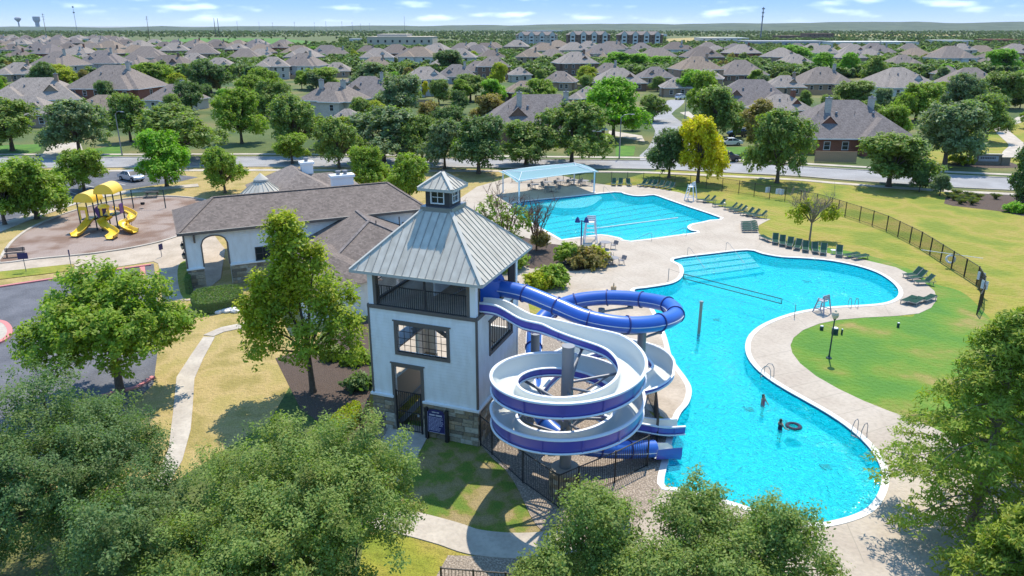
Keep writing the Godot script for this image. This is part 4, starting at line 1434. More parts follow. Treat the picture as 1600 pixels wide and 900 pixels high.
func make_clubhouse() -> void:
	var t := thing("clubhouse", "long white clubhouse with brown shingle roof and arched porch", "building", Vector3(-28.7, 0, -62.7), deg_to_rad(25.3))
	var m := MB.new()
	# porch and front wall
	arch_wall(m, 0.5, 22.2, 5.15, -0.5, 0.35, 1.75, 4.0, 3.9, 0.8)
	m.bx(21.85, 22.2, 0, 5.15, -9.5, -0.851)
	m.bx(5.0, 21.849, 0, 5.15, -9.5, -9.15)
	m.bx(4.7, 5.0, 0, 5.15, -9.5, -0.851)
	m.bx(0.5, 1.3, 0, 5.15, -9.5, -8.7)
	m.bx(0.5, 0.85, 4.4, 5.15, -8.7, -0.851)
	m.bx(1.3, 4.7, 4.5, 5.15, -9.5, -9.15)
	m.bx(0.5, 0.85, 0, 4.4, -1.7, -0.851)
	part(t, "wall", m, M.siding)
	part(t, "porch_arch", arch_trim(1.75, 4.0, 3.9, 0.8, -0.5, 1.9), M.trim)
	m = MB.new()
	m.bx(0.38, 0.5, 1.9, 5.1, -1.8, -0.45)
	part(t, "corner_board", m, M.trim)
	m = MB.new()
	for a in [[0.42, 1.75], [4.0, 22.26]]:
		m.bx(a[0], a[1], 0.0, 1.72, -0.5, -0.42)
	m.bx(0.42, 0.5, 0.0, 1.72, -1.75, -0.5)
	var pl := part(t, "stone_plinth", m, M.mortar)
	stone_face(pl, 0.4, 1.78, 0.0, 1.75, [], Transform3D(Basis(), Vector3(0, 0, -0.42)), 15)
	stone_face(pl, 4.0, 9.0, 0.0, 1.75, [], Transform3D(Basis(), Vector3(0, 0, -0.42)), 16)
	m = MB.new()
	m.bx(0.34, 1.8, 1.75, 1.87, -0.5, -0.3)
	m.bx(3.97, 22.3, 1.75, 1.87, -0.5, -0.3)
	part(t, "plinth_cap", m, M.white_paint)
	window_in(t, 6.3, 8.6, 1.98, 3.05, Transform3D(Basis(), Vector3(0, 0, -0.5)), M.dark_trim, 4)
	window_in(t, 20.2, 21.1, 2.6, 3.9, Transform3D(Basis(), Vector3(0, 0, -0.5)), M.trim, 1)
	m = MB.new()
	hip_roof(m, 0.0, 22.7, -10.0, 0.0, 5.2, 7.1, 3.5, 2.6)
	var rf := part(t, "roof", m, M.shingle_0)
	m = MB.new()
	eaves_board(m, 0.0, 22.7, -10.0, 0.0, 5.2, 0.22)
	part(rf, "eaves_board", m, M.trim)
	m = MB.new()
	m.bx(0.0, 22.7, 5.21, 5.25, 0.0, 0.09)
	part(rf, "gutter", m, M.path_concrete)
	m = MB.new()
	ridge_caps(m, [[Vector3(3.5, 7.1, -5), Vector3(20.1, 7.1, -5)], [Vector3(0, 5.2, 0), Vector3(3.5, 7.1, -5)], [Vector3(22.7, 5.2, 0), Vector3(20.1, 7.1, -5)]])
	part(rf, "ridge_cap", m, M.shingle_0)
	for x in [1.2, 21.4]:
		m = MB.new()
		m.bx(x, x + 0.16, 4.2, 5.0, -0.45, -0.2)
		m.beam(Vector3(x + 0.08, 4.25, -0.3), Vector3(x + 0.08, 4.95, 0.0), 0.14, 0.14)
		part(t, "bracket", m, M.trim)
	# low wing towards the tower
	m = MB.new()
	m.bx(11.0, 20.4, 0, 3.2, -0.45, 8.6)
	m.bx(8.2, 13.6, 0, 2.9, 3.6, 12.6)
	part(t, "wing_wall", m, M.siding)
	m = MB.new()
	hip_roof(m, 10.4, 21.0, -6.0, 9.2, 3.3, 5.6, 0.0, 5.2, false)
	part(t, "wing_roof", m, M.shingle_0)
	m = MB.new()
	hip_roof(m, 7.6, 14.2, 3.0, 13.2, 3.0, 4.6, 2.5, 3.3, false)
	var wr := part(t, "wing_roof", m, M.shingle_0)
	m = MB.new()
	ridge_caps(m, [[Vector3(15.7, 5.6, -0.5), Vector3(15.7, 5.6, 4.0)], [Vector3(15.7, 5.6, 4.0), Vector3(21, 3.3, 9.2)], [Vector3(15.7, 5.6, 4.0), Vector3(10.4, 3.3, 9.2)]])
	part(wr, "ridge_cap", m, M.shingle_3)
	m = MB.new()
	for k in 9:
		var x := 15.4 + k * 0.75
		m.quad(Vector3(x, 2.9, 12.2), Vector3(x + 0.73, 2.9, 12.2), Vector3(x + 0.73, 3.9, 8.6), Vector3(x, 3.9, 8.6))
		m.beam(Vector3(x, 2.93, 12.2), Vector3(x, 3.93, 8.6), 0.04, 0.06)
	part(t, "metal_porch_roof", m, M.roof_metal_2)
	m = MB.new()
	for x in [15.6, 18.6, 21.8]:
		m.bx(x, x + 0.25, 0, 2.9, 11.8, 12.05)
	m.bx(15.3, 22.2, 2.7, 2.88, 11.8, 12.05)
	part(t, "porch_post", m, M.white_paint)
	for p in [[16.2, 4.5], [18.5, 4.0]]:
		m = MB.new()
		m.cyl(Vector3(p[0], 4.6, p[1]), Vector3(p[0], 5.7, p[1]), 0.05, 0.05, 8)
		part(t, "vent_pipe", m, M.dark_trim)
	# rear wings
	m = MB.new()
	m.bx(9.0, 17.0, 0, 4.6, -22.0, -9.5)
	part(t, "rear_wall", m, M.siding)
	m = MB.new()
	hip_roof(m, 8.2, 17.6, -22.6, -9.0, 4.7, 7.35, 4.4, 4.4, false)
	part(t, "rear_roof", m, M.shingle_1)
	m = MB.new()
	hip_roof(m, 9.5, 20.5, -20.0, -12.0, 4.5, 6.6, 3.4, 3.6)
	part(t, "rear_roof", m, M.shingle_1)
	m = MB.new()
	m.bx(17.01, 20.0, 0, 4.45, -19.5, -12.5)
	part(t, "rear_wall", m, M.siding)
	# round metal roof of the rotunda
	var rc := Vector3(8.8, 0, -12.4)
	m = MB.new()
	m.cyl(rc, rc + Vector3.UP * 4.6, 3.0, 3.0, 20)
	var rot := part(t, "rotunda_wall", m, M.siding)
	for k in 20:
		var a0 := TAU * k / 20
		var a1 := TAU * (k + 1) / 20
		m = MB.new()
		var p0 := rc + Vector3(cos(a0) * 3.4, 4.6, sin(a0) * 3.4)
		var p1 := rc + Vector3(cos(a1) * 3.4, 4.6, sin(a1) * 3.4)
		var q0 := rc + Vector3(cos(a0) * 0.5, 7.0, sin(a0) * 0.5)
		var q1 := rc + Vector3(cos(a1) * 0.5, 7.0, sin(a1) * 0.5)
		m.quad(p1, p0, q0, q1)
		m.beam(p0 + Vector3.UP * 0.03, q0 + Vector3.UP * 0.03, 0.05, 0.07)
		part(rot, "roof_panel", m, M["roof_metal_%d" % (k % 3)])
	m = MB.new()
	m.lathe([Vector2(0.75, 6.95), Vector2(0.72, 7.1), Vector2(0.0, 7.75)], 16, Transform3D(Basis(), rc))
	part(rot, "roof_cap", m, M.roof_metal_2)
	# white mechanical enclosures with vents
	for a in [[13.7, -16.0, 1.2, 1.1, 7.9, 1], [15.6, -9.6, 2.2, 1.0, 7.35, 2]]:
		m = MB.new()
		m.bx(a[0], a[0] + a[2], 4.0, a[4] - 0.25, a[1] - a[3], a[1])
		var ch := part(t, "chimney", m, M.white_paint)
		m = MB.new()
		m.bx(a[0] - 0.15, a[0] + a[2] + 0.15, a[4] - 0.25, a[4], a[1] - a[3] - 0.15, a[1] + 0.15)
		part(ch, "chimney_cap", m, M.white_paint)
		for k in a[5]:
			m = MB.new()
			var cx: float = a[0] + a[2] * (k + 1.0) / (a[5] + 1.0)
			m.lathe([Vector2(0.2, a[4]), Vector2(0.2, a[4] + 0.25), Vector2(0.3, a[4] + 0.27), Vector2(0.28, a[4] + 0.4), Vector2(0, a[4] + 0.42)], 10, Transform3D(Basis(), Vector3(cx, 0, a[1] - a[3] / 2)))
			part(ch, "flue", m, M.galvanised)
	# lanterns on the porch corner
	for p in [Vector3(0.28, 3.75, -1.3), Vector3(0.28, 2.95, -1.0)]:
		var g: Vector3 = t.transform * p
		var l := thing("wall_lantern", "black glass lantern on the porch corner of the clubhouse", "lantern", g, t.rotation.y, "porch lanterns")
		m = MB.new()
		m.lathe([Vector2(0.02, -0.3), Vector2(0.1, -0.25), Vector2(0.16, 0.1), Vector2(0.2, 0.12), Vector2(0.05, 0.3), Vector2(0.02, 0.42), Vector2(0.0, 0.42)], 6)
		part(l, "lantern_body", m, M.black_metal)
		m = MB.new()
		m.path([Vector3(0.2, 0.1, 0), Vector3(0.2, 0.45, 0), Vector3(0.0, 0.45, 0)], 0.02)
		part(l, "bracket", m, M.black_metal)
		m = MB.new()
		m.lathe([Vector2(0.11, -0.2), Vector2(0.17, 0.08)], 6)
		part(l, "glass", m, M.globe)
	# hedges and the boulders in front
	hedge(rounded(P2([300, 482, 310, 468, 350, 462, 375, 462, 380, 478, 340, 490, 310, 492]), 2), 0.95, "clipped green hedge in front of the porch")
	hedge(rounded(P2([291, 460, 296, 448, 300, 448, 300, 460]), 2), 1.4, "small round bush beside the porch pillar")
	hedge(rounded(P2([516, 676, 552, 646, 566, 656, 535, 690]), 2), 0.9, "yellow-green clipped hedge by the tower fence", "leaf_lime")
	var r := RandomNumberGenerator.new()
	r.seed = 8
	for k in 11:
		var p := G(324 + k * 4.4, 489 + r.randf_range(-2, 2) - k * 0.25)
		m = MB.new()
		rock(m, r, 0.2 + r.randf() * 0.16)
		var o := solo("boulder", m, M.white_rock, "small white limestone boulder edging the hedge bed", "boulder", "boulders in front of the hedge")
		o.position = p + Vector3.UP * 0.1

func rock(m: MB, r: RandomNumberGenerator, s: float) -> void:
	var p := []
	for k in 6:
		p.append([])
		for j in 8:
			var la := lerpf(-PI / 2, PI / 2, k / 5.0)
			var lo := TAU * j / 8
			var q := s * r.randf_range(0.75, 1.15)
			p[k].append(Vector3(cos(la) * cos(lo) * q * 1.3, sin(la) * q * 0.8, cos(la) * sin(lo) * q))
	for k in 5:
		for j in 8:
			m.quad(p[k][j], p[k + 1][j], p[k + 1][(j + 1) % 8], p[k][(j + 1) % 8])

func hedge(poly: PackedVector2Array, h: float, label: String, leaf := "leaf_dark") -> void:
	var c := Vector2.ZERO
	for q in poly: c += q / poly.size()
	var lo := Vector2(1e9, 1e9)
	var hi := -lo
	for q in poly:
		lo = lo.min(q - c)
		hi = hi.max(q - c)
	var r := RandomNumberGenerator.new()
	r.seed = int(c.x * 100)
	var L := Leaves.new()
	var area := (hi - lo).x * (hi - lo).y
	var n := int(clampf(area * h * 420, 600, 9000))
	var moved := PackedVector2Array()
	for q in poly: moved.append(q - c)
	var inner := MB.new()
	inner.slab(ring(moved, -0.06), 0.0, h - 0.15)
	while n > 0:
		var q := Vector2(r.randf_range(lo.x, hi.x), r.randf_range(lo.y, hi.y))
		if not Geometry2D.is_point_in_polygon(q, moved):
			continue
		var y := h * (1.0 - pow(r.randf(), 2.2) * 0.97)
		n -= 1
		L.leaf(Vector3(q.x, y + r.randf_range(-0.06, 0.08), q.y), Vector3(r.randf_range(-1, 1), r.randf_range(0.1, 1), r.randf_range(-1, 1)), 0.075, r.randf_range(0.65, 1.25), r)
	# leaves on the sides
	for k in int(area * h * 260):
		var i := r.randi_range(0, moved.size() - 1)
		var q := moved[i].lerp(moved[(i + 1) % moved.size()], r.randf())
		L.leaf(Vector3(q.x, r.randf() * h, q.y), Vector3(q.x, 0.3, q.y).normalized() + Vector3(r.randf(), r.randf(), r.randf()) * 0.6, 0.075, r.randf_range(0.6, 1.2), r)
	var t := thing("hedge", label, "hedge", Vector3(c.x, 0, c.y))
	part(t, "foliage", L.mesh(), M[leaf])
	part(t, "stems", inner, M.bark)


# ---------------------------------------------------------------- playground
func slide_trough(m: MB, pts: Array, w: float, h: float) -> void:
	var p := curve3(pts, 5)
	var l := laterals(p)
	var one := []
	for k in p.size(): one.append(1.0)
	var prof := [Vector2(-w - 0.05, h * 0.9), Vector2(-w, h), Vector2(-w + 0.05, h * 0.9), Vector2(-w * 0.7, 0.03), Vector2(0, 0), Vector2(w * 0.7, 0.03), Vector2(w - 0.05, h * 0.9), Vector2(w, h), Vector2(w + 0.05, h * 0.9), Vector2(w * 0.75, -0.06), Vector2(-w * 0.75, -0.06), Vector2(-w - 0.05, h * 0.9)]
	sweep(m, p, l, prof, one, 0, p.size() - 1)

func play_canopy(parent: Node3D, c: Vector3, half: float, y0: float, y1: float) -> void:
	var m := MB.new()
	var n := 12
	for k in n:
		var a0 := PI * k / n
		var a1 := PI * (k + 1) / n
		var p0 := Vector3(-cos(a0) * half, y0 + sin(a0) * (y1 - y0), 0)
		var p1 := Vector3(-cos(a1) * half, y0 + sin(a1) * (y1 - y0), 0)
		var n0 := Vector3(-cos(a0), sin(a0), 0)
		var n1 := Vector3(-cos(a1), sin(a1), 0)
		var z := Vector3(0, 0, half)
		m.quadn(c + p0 + z, c + p1 + z, c + p1 - z, c + p0 - z, n0, n1, n1, n0)
		for s in [-1.0, 1.0]:
			m.tri(c + p0 + z * s, c + Vector3(0, y0, 0) + z * s * 1.12, c + p1 + z * s)
	part(parent, "canopy", m, M.play_yellow)

func make_playground() -> void:
	var o := G(165, 362)
	var t := thing("play_structure", "playground climbing frame with two yellow canopies and three yellow slides", "playground", o)
	t.scale = Vector3(1.02, 1.0, 1.02)
	var b1 := G(147, 357) - o
	var b2 := G(179, 358) - o
	var m: MB
	for d in [[b1, 1.0, 3.3, 4.35, 1.25], [b2, 1.0, 4.3, 5.4, 1.8]]:
		for sx in [-1.0, 1.0]:
			for sz in [-1.0, 1.0]:
				m = MB.new()
				var p: Vector3 = d[0] + Vector3(sx * (d[1] - 0.12), 0, sz * (d[1] - 0.12))
				m.cyl(p, p + Vector3.UP * (d[2] + 0.1), 0.075, 0.075, 8)
				part(t, "post", m, M.play_green)
		play_canopy(t, d[0], d[1] + 0.1, d[2], d[3])
		m = MB.new()
		m.bx(d[0].x - 0.85, d[0].x + 0.85, d[4] - 0.06, d[4], d[0].z - 0.85, d[0].z + 0.85)
		part(t, "platform", m, M.play_green)
	m = MB.new()
	m.beam(b1 + Vector3(0.9, 1.25, 0), b2 + Vector3(-0.9, 1.75, 0), 1.1, 0.08)
	part(t, "bridge", m, M.play_green)
	for z in [-0.6, 0.6]:
		m = MB.new()
		m.beam(b1 + Vector3(0.9, 1.9, z), b2 + Vector3(-0.9, 2.4, z), 0.06, 1.1)
		part(t, "barrier_panel", m, M.play_purple)
	m = MB.new()
	m.bx(b2.x + 0.86, b2.x + 0.94, 1.8, 2.9, b2.z - 0.8, b2.z - 0.1)
	part(t, "barrier_panel", m, M.play_purple)
	for q in [[b1 + Vector3(-0.4, 1.25, 0.88), 1.5], [b2 + Vector3(-0.3, 1.8, 0.88), 1.25]]:
		m = MB.new()
		var c: Vector3 = q[0]
		m.bx(c.x - 0.5, c.x - 0.28, c.y, c.y + q[1], c.z - 0.04, c.z + 0.04)
		m.bx(c.x + 0.28, c.x + 0.5, c.y, c.y + q[1], c.z - 0.04, c.z + 0.04)
		m.bx(c.x - 0.28, c.x + 0.28, c.y + q[1] - 0.4, c.y + q[1], c.z - 0.04, c.z + 0.04)
		part(t, "slide_entry", m, M.play_yellow)
	var e := func(x: float, y: float, h: float) -> Vector3: return G(x, y, h) - o
	m = MB.new()
	slide_trough(m, [e.call(145, 341, 1.3), e.call(141, 345, 1.15), e.call(134, 354, 0.7), e.call(127, 362, 0.4), e.call(121, 367, 0.22), e.call(117, 369, 0.2)], 0.46, 0.36)
	part(t, "wave_slide", m, M.play_yellow)
	m = MB.new()
	slide_trough(m, [e.call(174, 329, 1.85), e.call(174, 334, 1.75), e.call(169, 341, 1.45), e.call(160, 348, 1.1), e.call(163, 354, 0.85), e.call(173, 360, 0.55), e.call(179, 366, 0.35), e.call(174, 371, 0.22), e.call(171, 373, 0.2)], 0.46, 0.38)
	part(t, "spiral_slide", m, M.play_yellow)
	m = MB.new()
	slide_trough(m, [e.call(181, 326, 1.9), e.call(189, 328, 1.8), e.call(201, 333, 1.55), e.call(207, 338, 1.25), e.call(203, 345, 0.95), e.call(193, 350, 0.7), e.call(195, 356, 0.5), e.call(204, 361, 0.28), e.call(211, 363, 0.2)], 0.46, 0.38)
	part(t, "spiral_slide", m, M.play_yellow)
	m = MB.new()
	m.lathe([Vector2(0.62, 2.95), Vector2(0.6, 3.15), Vector2(0.3, 3.35), Vector2(0, 3.4)], 8, Transform3D(Basis(), b2 + Vector3(-0.3, -0.2, 0.9)))
	part(t, "slide_hood", m, M.play_yellow)
	m = MB.new()
	var hoop := []
	for k in 9:
		hoop.append(b2 + Vector3(1.6 + 0.35 * sin(PI * k / 8.0), 1.5 * (1.0 - k / 8.0), 0.3))
	m.path(hoop, 0.025)
	m.path(hoop.map(func(p): return p + Vector3(0, 0, -0.5)), 0.025)
	part(t, "climbing_rail", m, M.play_purple)
	# swing
	var sa := G(209, 325.5)
	var sb := G(259, 325.5)
	var s := thing("swing_set", "green swing frame with one hanging seat beside the playground slides", "swing", sa)
	m = MB.new()
	m.cyl(Vector3.ZERO, Vector3(0, 2.45, 0), 0.07, 0.07, 8)
	part(s, "post", m, M.play_green)
	m = MB.new()
	m.cyl(sb - sa, sb - sa + Vector3(0, 2.45, 0), 0.07, 0.07, 8)
	part(s, "post", m, M.play_green)
	m = MB.new()
	m.cyl(Vector3(0, 2.4, 0), sb - sa + Vector3(0, 2.4, 0), 0.045, 0.045, 8)
	part(s, "beam", m, M.play_green)
	m = MB.new()
	var mid := (sb - sa) * 0.3
	for d in [-0.25, 0.25]:
		m.cyl(mid + Vector3(d, 0.65, 0), mid + Vector3(d, 2.4, 0), 0.008, 0.008, 4)
	part(s, "chain", m, M.galvanised)
	m = MB.new()
	m.lathe([Vector2(0.05, 0.45), Vector2(0.25, 0.5), Vector2(0.28, 0.75), Vector2(0.22, 0.74), Vector2(0.2, 0.55), Vector2(0, 0.5)], 8, Transform3D(Basis(), mid))
	part(s, "seat", m, M.rubber)
	# benches, tables and sign posts
	picnic_table(G(238, 308), 0.2, "dark picnic table in tree shade behind the swing")
	bench(G(24, 402), 0.35, "dark slatted bench at the edge of the playground")
	for a in [[41, 425, 1.9, 0.9, "blue sign board on a thin post by the walk", 0.2], [112, 420, 1.9, 0.12, "narrow dark sign post on the grass strip", 1.3], [253, 402, 1.4, 0.5, "dark sign post beside the broad walk", 1.2]]:
		sign_post(G(a[0], a[1]), a[2], a[3], a[5], a[4])

func sign_post(p: Vector3, h: float, w: float, turn: float, label: String, face := "sign_navy") -> void:
	var t := thing("sign_post", label, "sign", p, turn)
	var m := MB.new()
	m.cyl(Vector3.ZERO, Vector3(0, h, 0), 0.035, 0.035, 8)
	part(t, "post", m, M.galvanised)
	m = MB.new()
	m.bx(-w / 2, w / 2, h - 0.6, h, 0.036, 0.06)
	part(t, "board", m, M[face])

func bench(p: Vector3, turn: float, label: String) -> void:
	var t := thing("bench", label, "bench", p, turn)
	for k in 4:
		var m := MB.new()
		m.bx(-0.9, 0.9, 0.43, 0.46, -0.25 + k * 0.13, -0.15 + k * 0.13)
		part(t, "slat", m, M.dark_trim)
	for k in 3:
		var m := MB.new()
		m.bx(-0.9, 0.9, 0.55 + k * 0.13, 0.65 + k * 0.13, -0.33, -0.3)
		part(t, "back_slat", m, M.dark_trim)
	for s in [-0.7, 0.7]:
		var m := MB.new()
		m.bx(s - 0.03, s + 0.03, 0.0, 0.43, -0.2, -0.14)
		m.bx(s - 0.03, s + 0.03, 0.0, 0.43, 0.14, 0.2)
		m.bx(s - 0.03, s + 0.03, 0.38, 0.43, -0.14, 0.14)
		m.beam(Vector3(s, 0.4, -0.2), Vector3(s, 0.95, -0.36), 0.05, 0.05)
		part(t, "leg", m, M.black_metal)

func picnic_table(p: Vector3, turn: float, label: String, top := "dark_trim") -> void:
	var t := thing("picnic_table", label, "table", p, turn, "picnic tables")
	for k in 5:
		var m := MB.new()
		m.bx(-0.9, 0.9, 0.72, 0.76, -0.37 + k * 0.15, -0.24 + k * 0.15)
		part(t, "tabletop_plank", m, M[top])
	for s in [-1.0, 1.0]:
		var m := MB.new()
		m.bx(-0.9, 0.9, 0.42, 0.46, s * 0.72 - 0.14, s * 0.72 + 0.14)
		part(t, "seat", m, M[top])
		m = MB.new()
		m.beam(Vector3(s * 0.65, 0, -0.75), Vector3(s * 0.65, 0.72, -0.2), 0.06, 0.06)
		m.beam(Vector3(s * 0.65, 0, 0.75), Vector3(s * 0.65, 0.72, 0.2), 0.06, 0.06)
		m.beam(Vector3(s * 0.65, 0.4, -0.8), Vector3(s * 0.65, 0.4, 0.8), 0.06, 0.06)
		part(t, "leg", m, M.black_metal)


# ---------------------------------------------------------------- fences
func fence(a: Array, h: float, label: String, called := "metal_fence", gap := 0.14, mid := 0.0, sub := 1) -> void:
	# a: pixels of the post feet; every bay is a panel of its own
	var p := P3(a)
	var o: Vector3 = p[0]
	var t := thing(called, label, "fence", o)
	for k in p.size():
		var m := MB.new()
		var q: Vector3 = p[k] - o
		m.bx(q.x - 0.04, q.x + 0.04, 0, h + 0.06, q.z - 0.04, q.z + 0.04)
		part(t, "post", m, M.black_metal)
		if k + 1 < p.size():
			var n := int(ceil((p[k + 1] - p[k]).length() / 2.6)) if sub else 1
			for j in n:
				var u: Vector3 = q.lerp(p[k + 1] - o, float(j) / n)
				var w: Vector3 = q.lerp(p[k + 1] - o, float(j + 1) / n)
				if j > 0:
					m = MB.new()
					m.bx(u.x - 0.035, u.x + 0.035, 0, h + 0.04, u.z - 0.035, u.z + 0.035)
					part(t, "post", m, M.black_metal)
				m = MB.new()
				pickets(m, u, w, 0.1, h, gap, 0.0105)
				part(t, "picket_panel", m, M.black_metal)

func board_fence(a: Vector3, b: Vector3, h: float, label: String) -> void:
	var t := thing("board_fence", label, "fence", a, atan2(-(b.z - a.z), b.x - a.x), "wooden garden fences")
	var n := int((b - a).length() / 0.3)
	for k in n:
		var m := MB.new()
		m.bx(k * 0.3, k * 0.3 + 0.285, 0.05, h, -0.012, 0.012 + 0.006 * (k % 3))
		part(t, "board", m, M.wood_fence)
	var m := MB.new()
	m.bx(0, n * 0.3, h, h + 0.04, -0.06, 0.06)
	part(t, "top_rail", m, M.wood_fence)

func make_fences() -> void:
	fence([751, 696, 769, 711, 817, 755, 872, 794, 903, 780, 960, 755, 1011, 729], 1.83, "black picket fence round the foot of the spiral slide", "metal_fence", 0.14, 0.0, 0)
	fence([1026, 692, 1022, 645, 1012, 622], 1.83, "short black picket fence between spiral slide and pool", "metal_fence", 0.14, 0.0, 0)
	fence([800, 285, 830, 286, 880, 286, 930, 287, 955, 287.5, 980, 288, 1005, 289, 1030, 290.5, 1078, 293, 1103, 295, 1128, 298, 1154, 302, 1178, 306, 1202, 310, 1226, 313.5, 1250, 318, 1275, 324, 1298, 330.5, 1320, 338, 1342.5, 345.5, 1362.5, 352.5, 1384.5, 361, 1402.5, 370, 1421, 379.5, 1437, 388, 1452.5, 398, 1469, 409, 1486, 420.5, 1506, 433, 1525, 446, 1534, 462, 1533, 478, 1526, 492], 1.75, "long black picket fence curving round pools and lawn", "metal_fence", 0.15)
	fence([566, 700, 578, 668, 590, 640], 1.83, "black gate fence at the corner of the tower", "metal_fence", 0.14)
	fence([690, 922, 740, 926, 790, 930, 840, 934], 1.1, "low black fence along the gravel at the footpath", "metal_fence", 0.14)
	# signs and a life ring hung on the long fence
	for a in [[1198, 309, 0.75], [1214, 311.5, 0.75], [1220, 312.5, 0.6], [1529, 450, 0.7], [1534, 464, 0.6]]:
		var p := G(a[0], a[1])
		var turn := 0.25 if a[0] < 1500 else -1.1
		var t := thing("fence_sign", "white notice board hung on the long black fence", "sign", p + Vector3(0.0, 0.75, 0.06), turn, "notices on the fence")
		var m := MB.new()
		m.bx(-a[2] / 2, a[2] / 2, 0, 0.75, 0.02, 0.04)
		part(t, "board", m, M.sign_white)
		m = MB.new()
		for k in 5:
			m.bx(-a[2] / 2 + 0.08, a[2] / 2 - 0.08 - 0.05 * (k % 3), 0.58 - k * 0.11, 0.62 - k * 0.11, 0.0405, 0.044)
		part(t, "print", m, M.sign_print)
	var lr := thing("life_ring", "white life ring hung on the black fence above the lawn", "life ring", G(1484, 418) + Vector3(-0.2, 0.9, 0.2), -0.55)
	var m := MB.new()
	for k in 20:
		var a0 := TAU * k / 20
		var a1 := TAU * (k + 1) / 20
		m.cyl(Vector3(cos(a0) * 0.36, sin(a0) * 0.36, 0), Vector3(cos(a1) * 0.36, sin(a1) * 0.36, 0), 0.1, 0.1, 8, false)
	part(lr, "ring", m, M.guard_white)
	m = MB.new()
	m.beam(Vector3(-2.6, 0.55, 0.0), Vector3(2.6, 0.5, 0.0), 0.04, 0.04)
	part(lr, "reach_pole", m, M.guard_white)
	board_fence(G(1272, 253), G(1340, 254.5), 1.85, "brown wooden fence below the brick house")
	board_fence(G(38, 172), G(98, 166), 1.8, "grey brown wooden fence behind the low brown roof")
	board_fence(G(640, 214), G(712, 210), 1.8, "wooden garden fence half hidden by oaks")


# ---------------------------------------------------------------- pool furniture
func make_lounger() -> Node3D:
	var t := thing("sun_lounger", "dark green sling sun lounger", "sun lounger")
	var m := MB.new()
	for s in [-0.32, 0.32]:
		m.beam(Vector3(-1.0, 0.34, s), Vector3(0.95, 0.34, s), 0.05, 0.05)
	m.beam(Vector3(-1.0, 0.34, -0.345), Vector3(-1.0, 0.34, 0.345), 0.05, 0.05)
	part(t, "frame", m, M.lounge_frame)
	for x in [-0.85, 0.7]:
		for s in [-0.32, 0.32]:
			m = MB.new()
			m.bx(x - 0.025, x + 0.025, 0.0, 0.315, s - 0.025, s + 0.025)
			part(t, "leg", m, M.lounge_frame)
	m = MB.new()
	m.bx(-0.95, 0.22, 0.35, 0.375, -0.29, 0.29)
	part(t, "seat", m, M.lounge_sling)
	m = MB.new()
	m.beam(Vector3(0.22, 0.37, 0), Vector3(0.78, 1.0, 0), 0.6, 0.04)
	var b := part(t, "backrest", m, M.lounge_sling)
	m = MB.new()
	for s in [-0.32, 0.32]:
		m.beam(Vector3(0.22, 0.37, s), Vector3(0.8, 1.02, s), 0.04, 0.05)
		m.beam(Vector3(0.62, 0.8, s), Vector3(0.85, 0.34, s), 0.03, 0.03)
	part(b, "back_frame", m, M.lounge_frame)
	return t

func make_flat_lounger() -> Node3D:
	var t := thing("sun_lounger", "dark sling sun lounger lying flat", "sun lounger")
	var m := MB.new()
	for s in [-0.32, 0.32]:
		m.beam(Vector3(-1.0, 0.34, s), Vector3(0.95, 0.34, s), 0.05, 0.05)
	for x in [-1.0, 0.22, 0.95]:
		m.beam(Vector3(x, 0.34, -0.295), Vector3(x, 0.34, 0.295), 0.05, 0.05)
	part(t, "frame", m, M.lounge_frame)
	for x in [-0.85, 0.7]:
		for s in [-0.32, 0.32]:
			m = MB.new()
			m.bx(x - 0.025, x + 0.025, 0.0, 0.315, s - 0.025, s + 0.025)
			part(t, "leg", m, M.lounge_frame)
	m = MB.new()
	m.bx(-0.95, 0.18, 0.368, 0.385, -0.29, 0.29)
	part(t, "seat", m, M.lounge_sling)
	m = MB.new()
	m.beam(Vector3(0.25, 0.38, 0), Vector3(0.93, 0.45, 0), 0.6, 0.03)
	part(t, "backrest", m, M.lounge_sling)
	return t

func make_chair(called: String, white: bool) -> Node3D:
	# tall lifeguard chair: splayed legs, rungs, seat, backrest, arms
	var t := thing(called, "lifeguard chair", "lifeguard chair")
	var mt: Material = M.guard_white if white else M.guard_grey
	var h := 1.9 if white else 1.35
	var m: MB
	for sx in [-1.0, 1.0]:
		for sz in [-1.0, 1.0]:
			m = MB.new()
			m.beam(Vector3(sx * 0.62, 0, sz * 0.7), Vector3(sx * 0.38, h + (0.75 if sz < 0 else 0.3), sz * 0.3), 0.1, 0.1)
			part(t, "leg", m, mt)
	for k in 4:
		m = MB.new()
		var y := 0.3 + k * h / 4.4
		var f := lerpf(1.0, 0.62, y / h)
		m.beam(Vector3(-0.6 * f, y, 0.7 * lerpf(1.0, 0.55, y / h)), Vector3(0.6 * f, y, 0.7 * lerpf(1.0, 0.55, y / h)), 0.08, 0.05)
		part(t, "rung", m, mt)
	for s in [-1.0, 1.0]:
		m = MB.new()
		m.beam(Vector3(s * 0.55, 0.5, -0.6), Vector3(s * 0.55, 0.5, 0.6), 0.05, 0.08)
		m.beam(Vector3(s * 0.42, h + 0.3, -0.35), Vector3(s * 0.42, h + 0.3, 0.4), 0.12, 0.05)
		part(t, "side_rail", m, mt)
	m = MB.new()
	m.bx(-0.4, 0.4, h, h + 0.06, -0.32, 0.4)
	part(t, "seat", m, mt)
	for k in 3:
		m = MB.new()
		m.bx(-0.38, 0.38, h + 0.2 + k * 0.2, h + 0.36 + k * 0.2, -0.36, -0.31)
		part(t, "back_slat", m, mt)
	return t

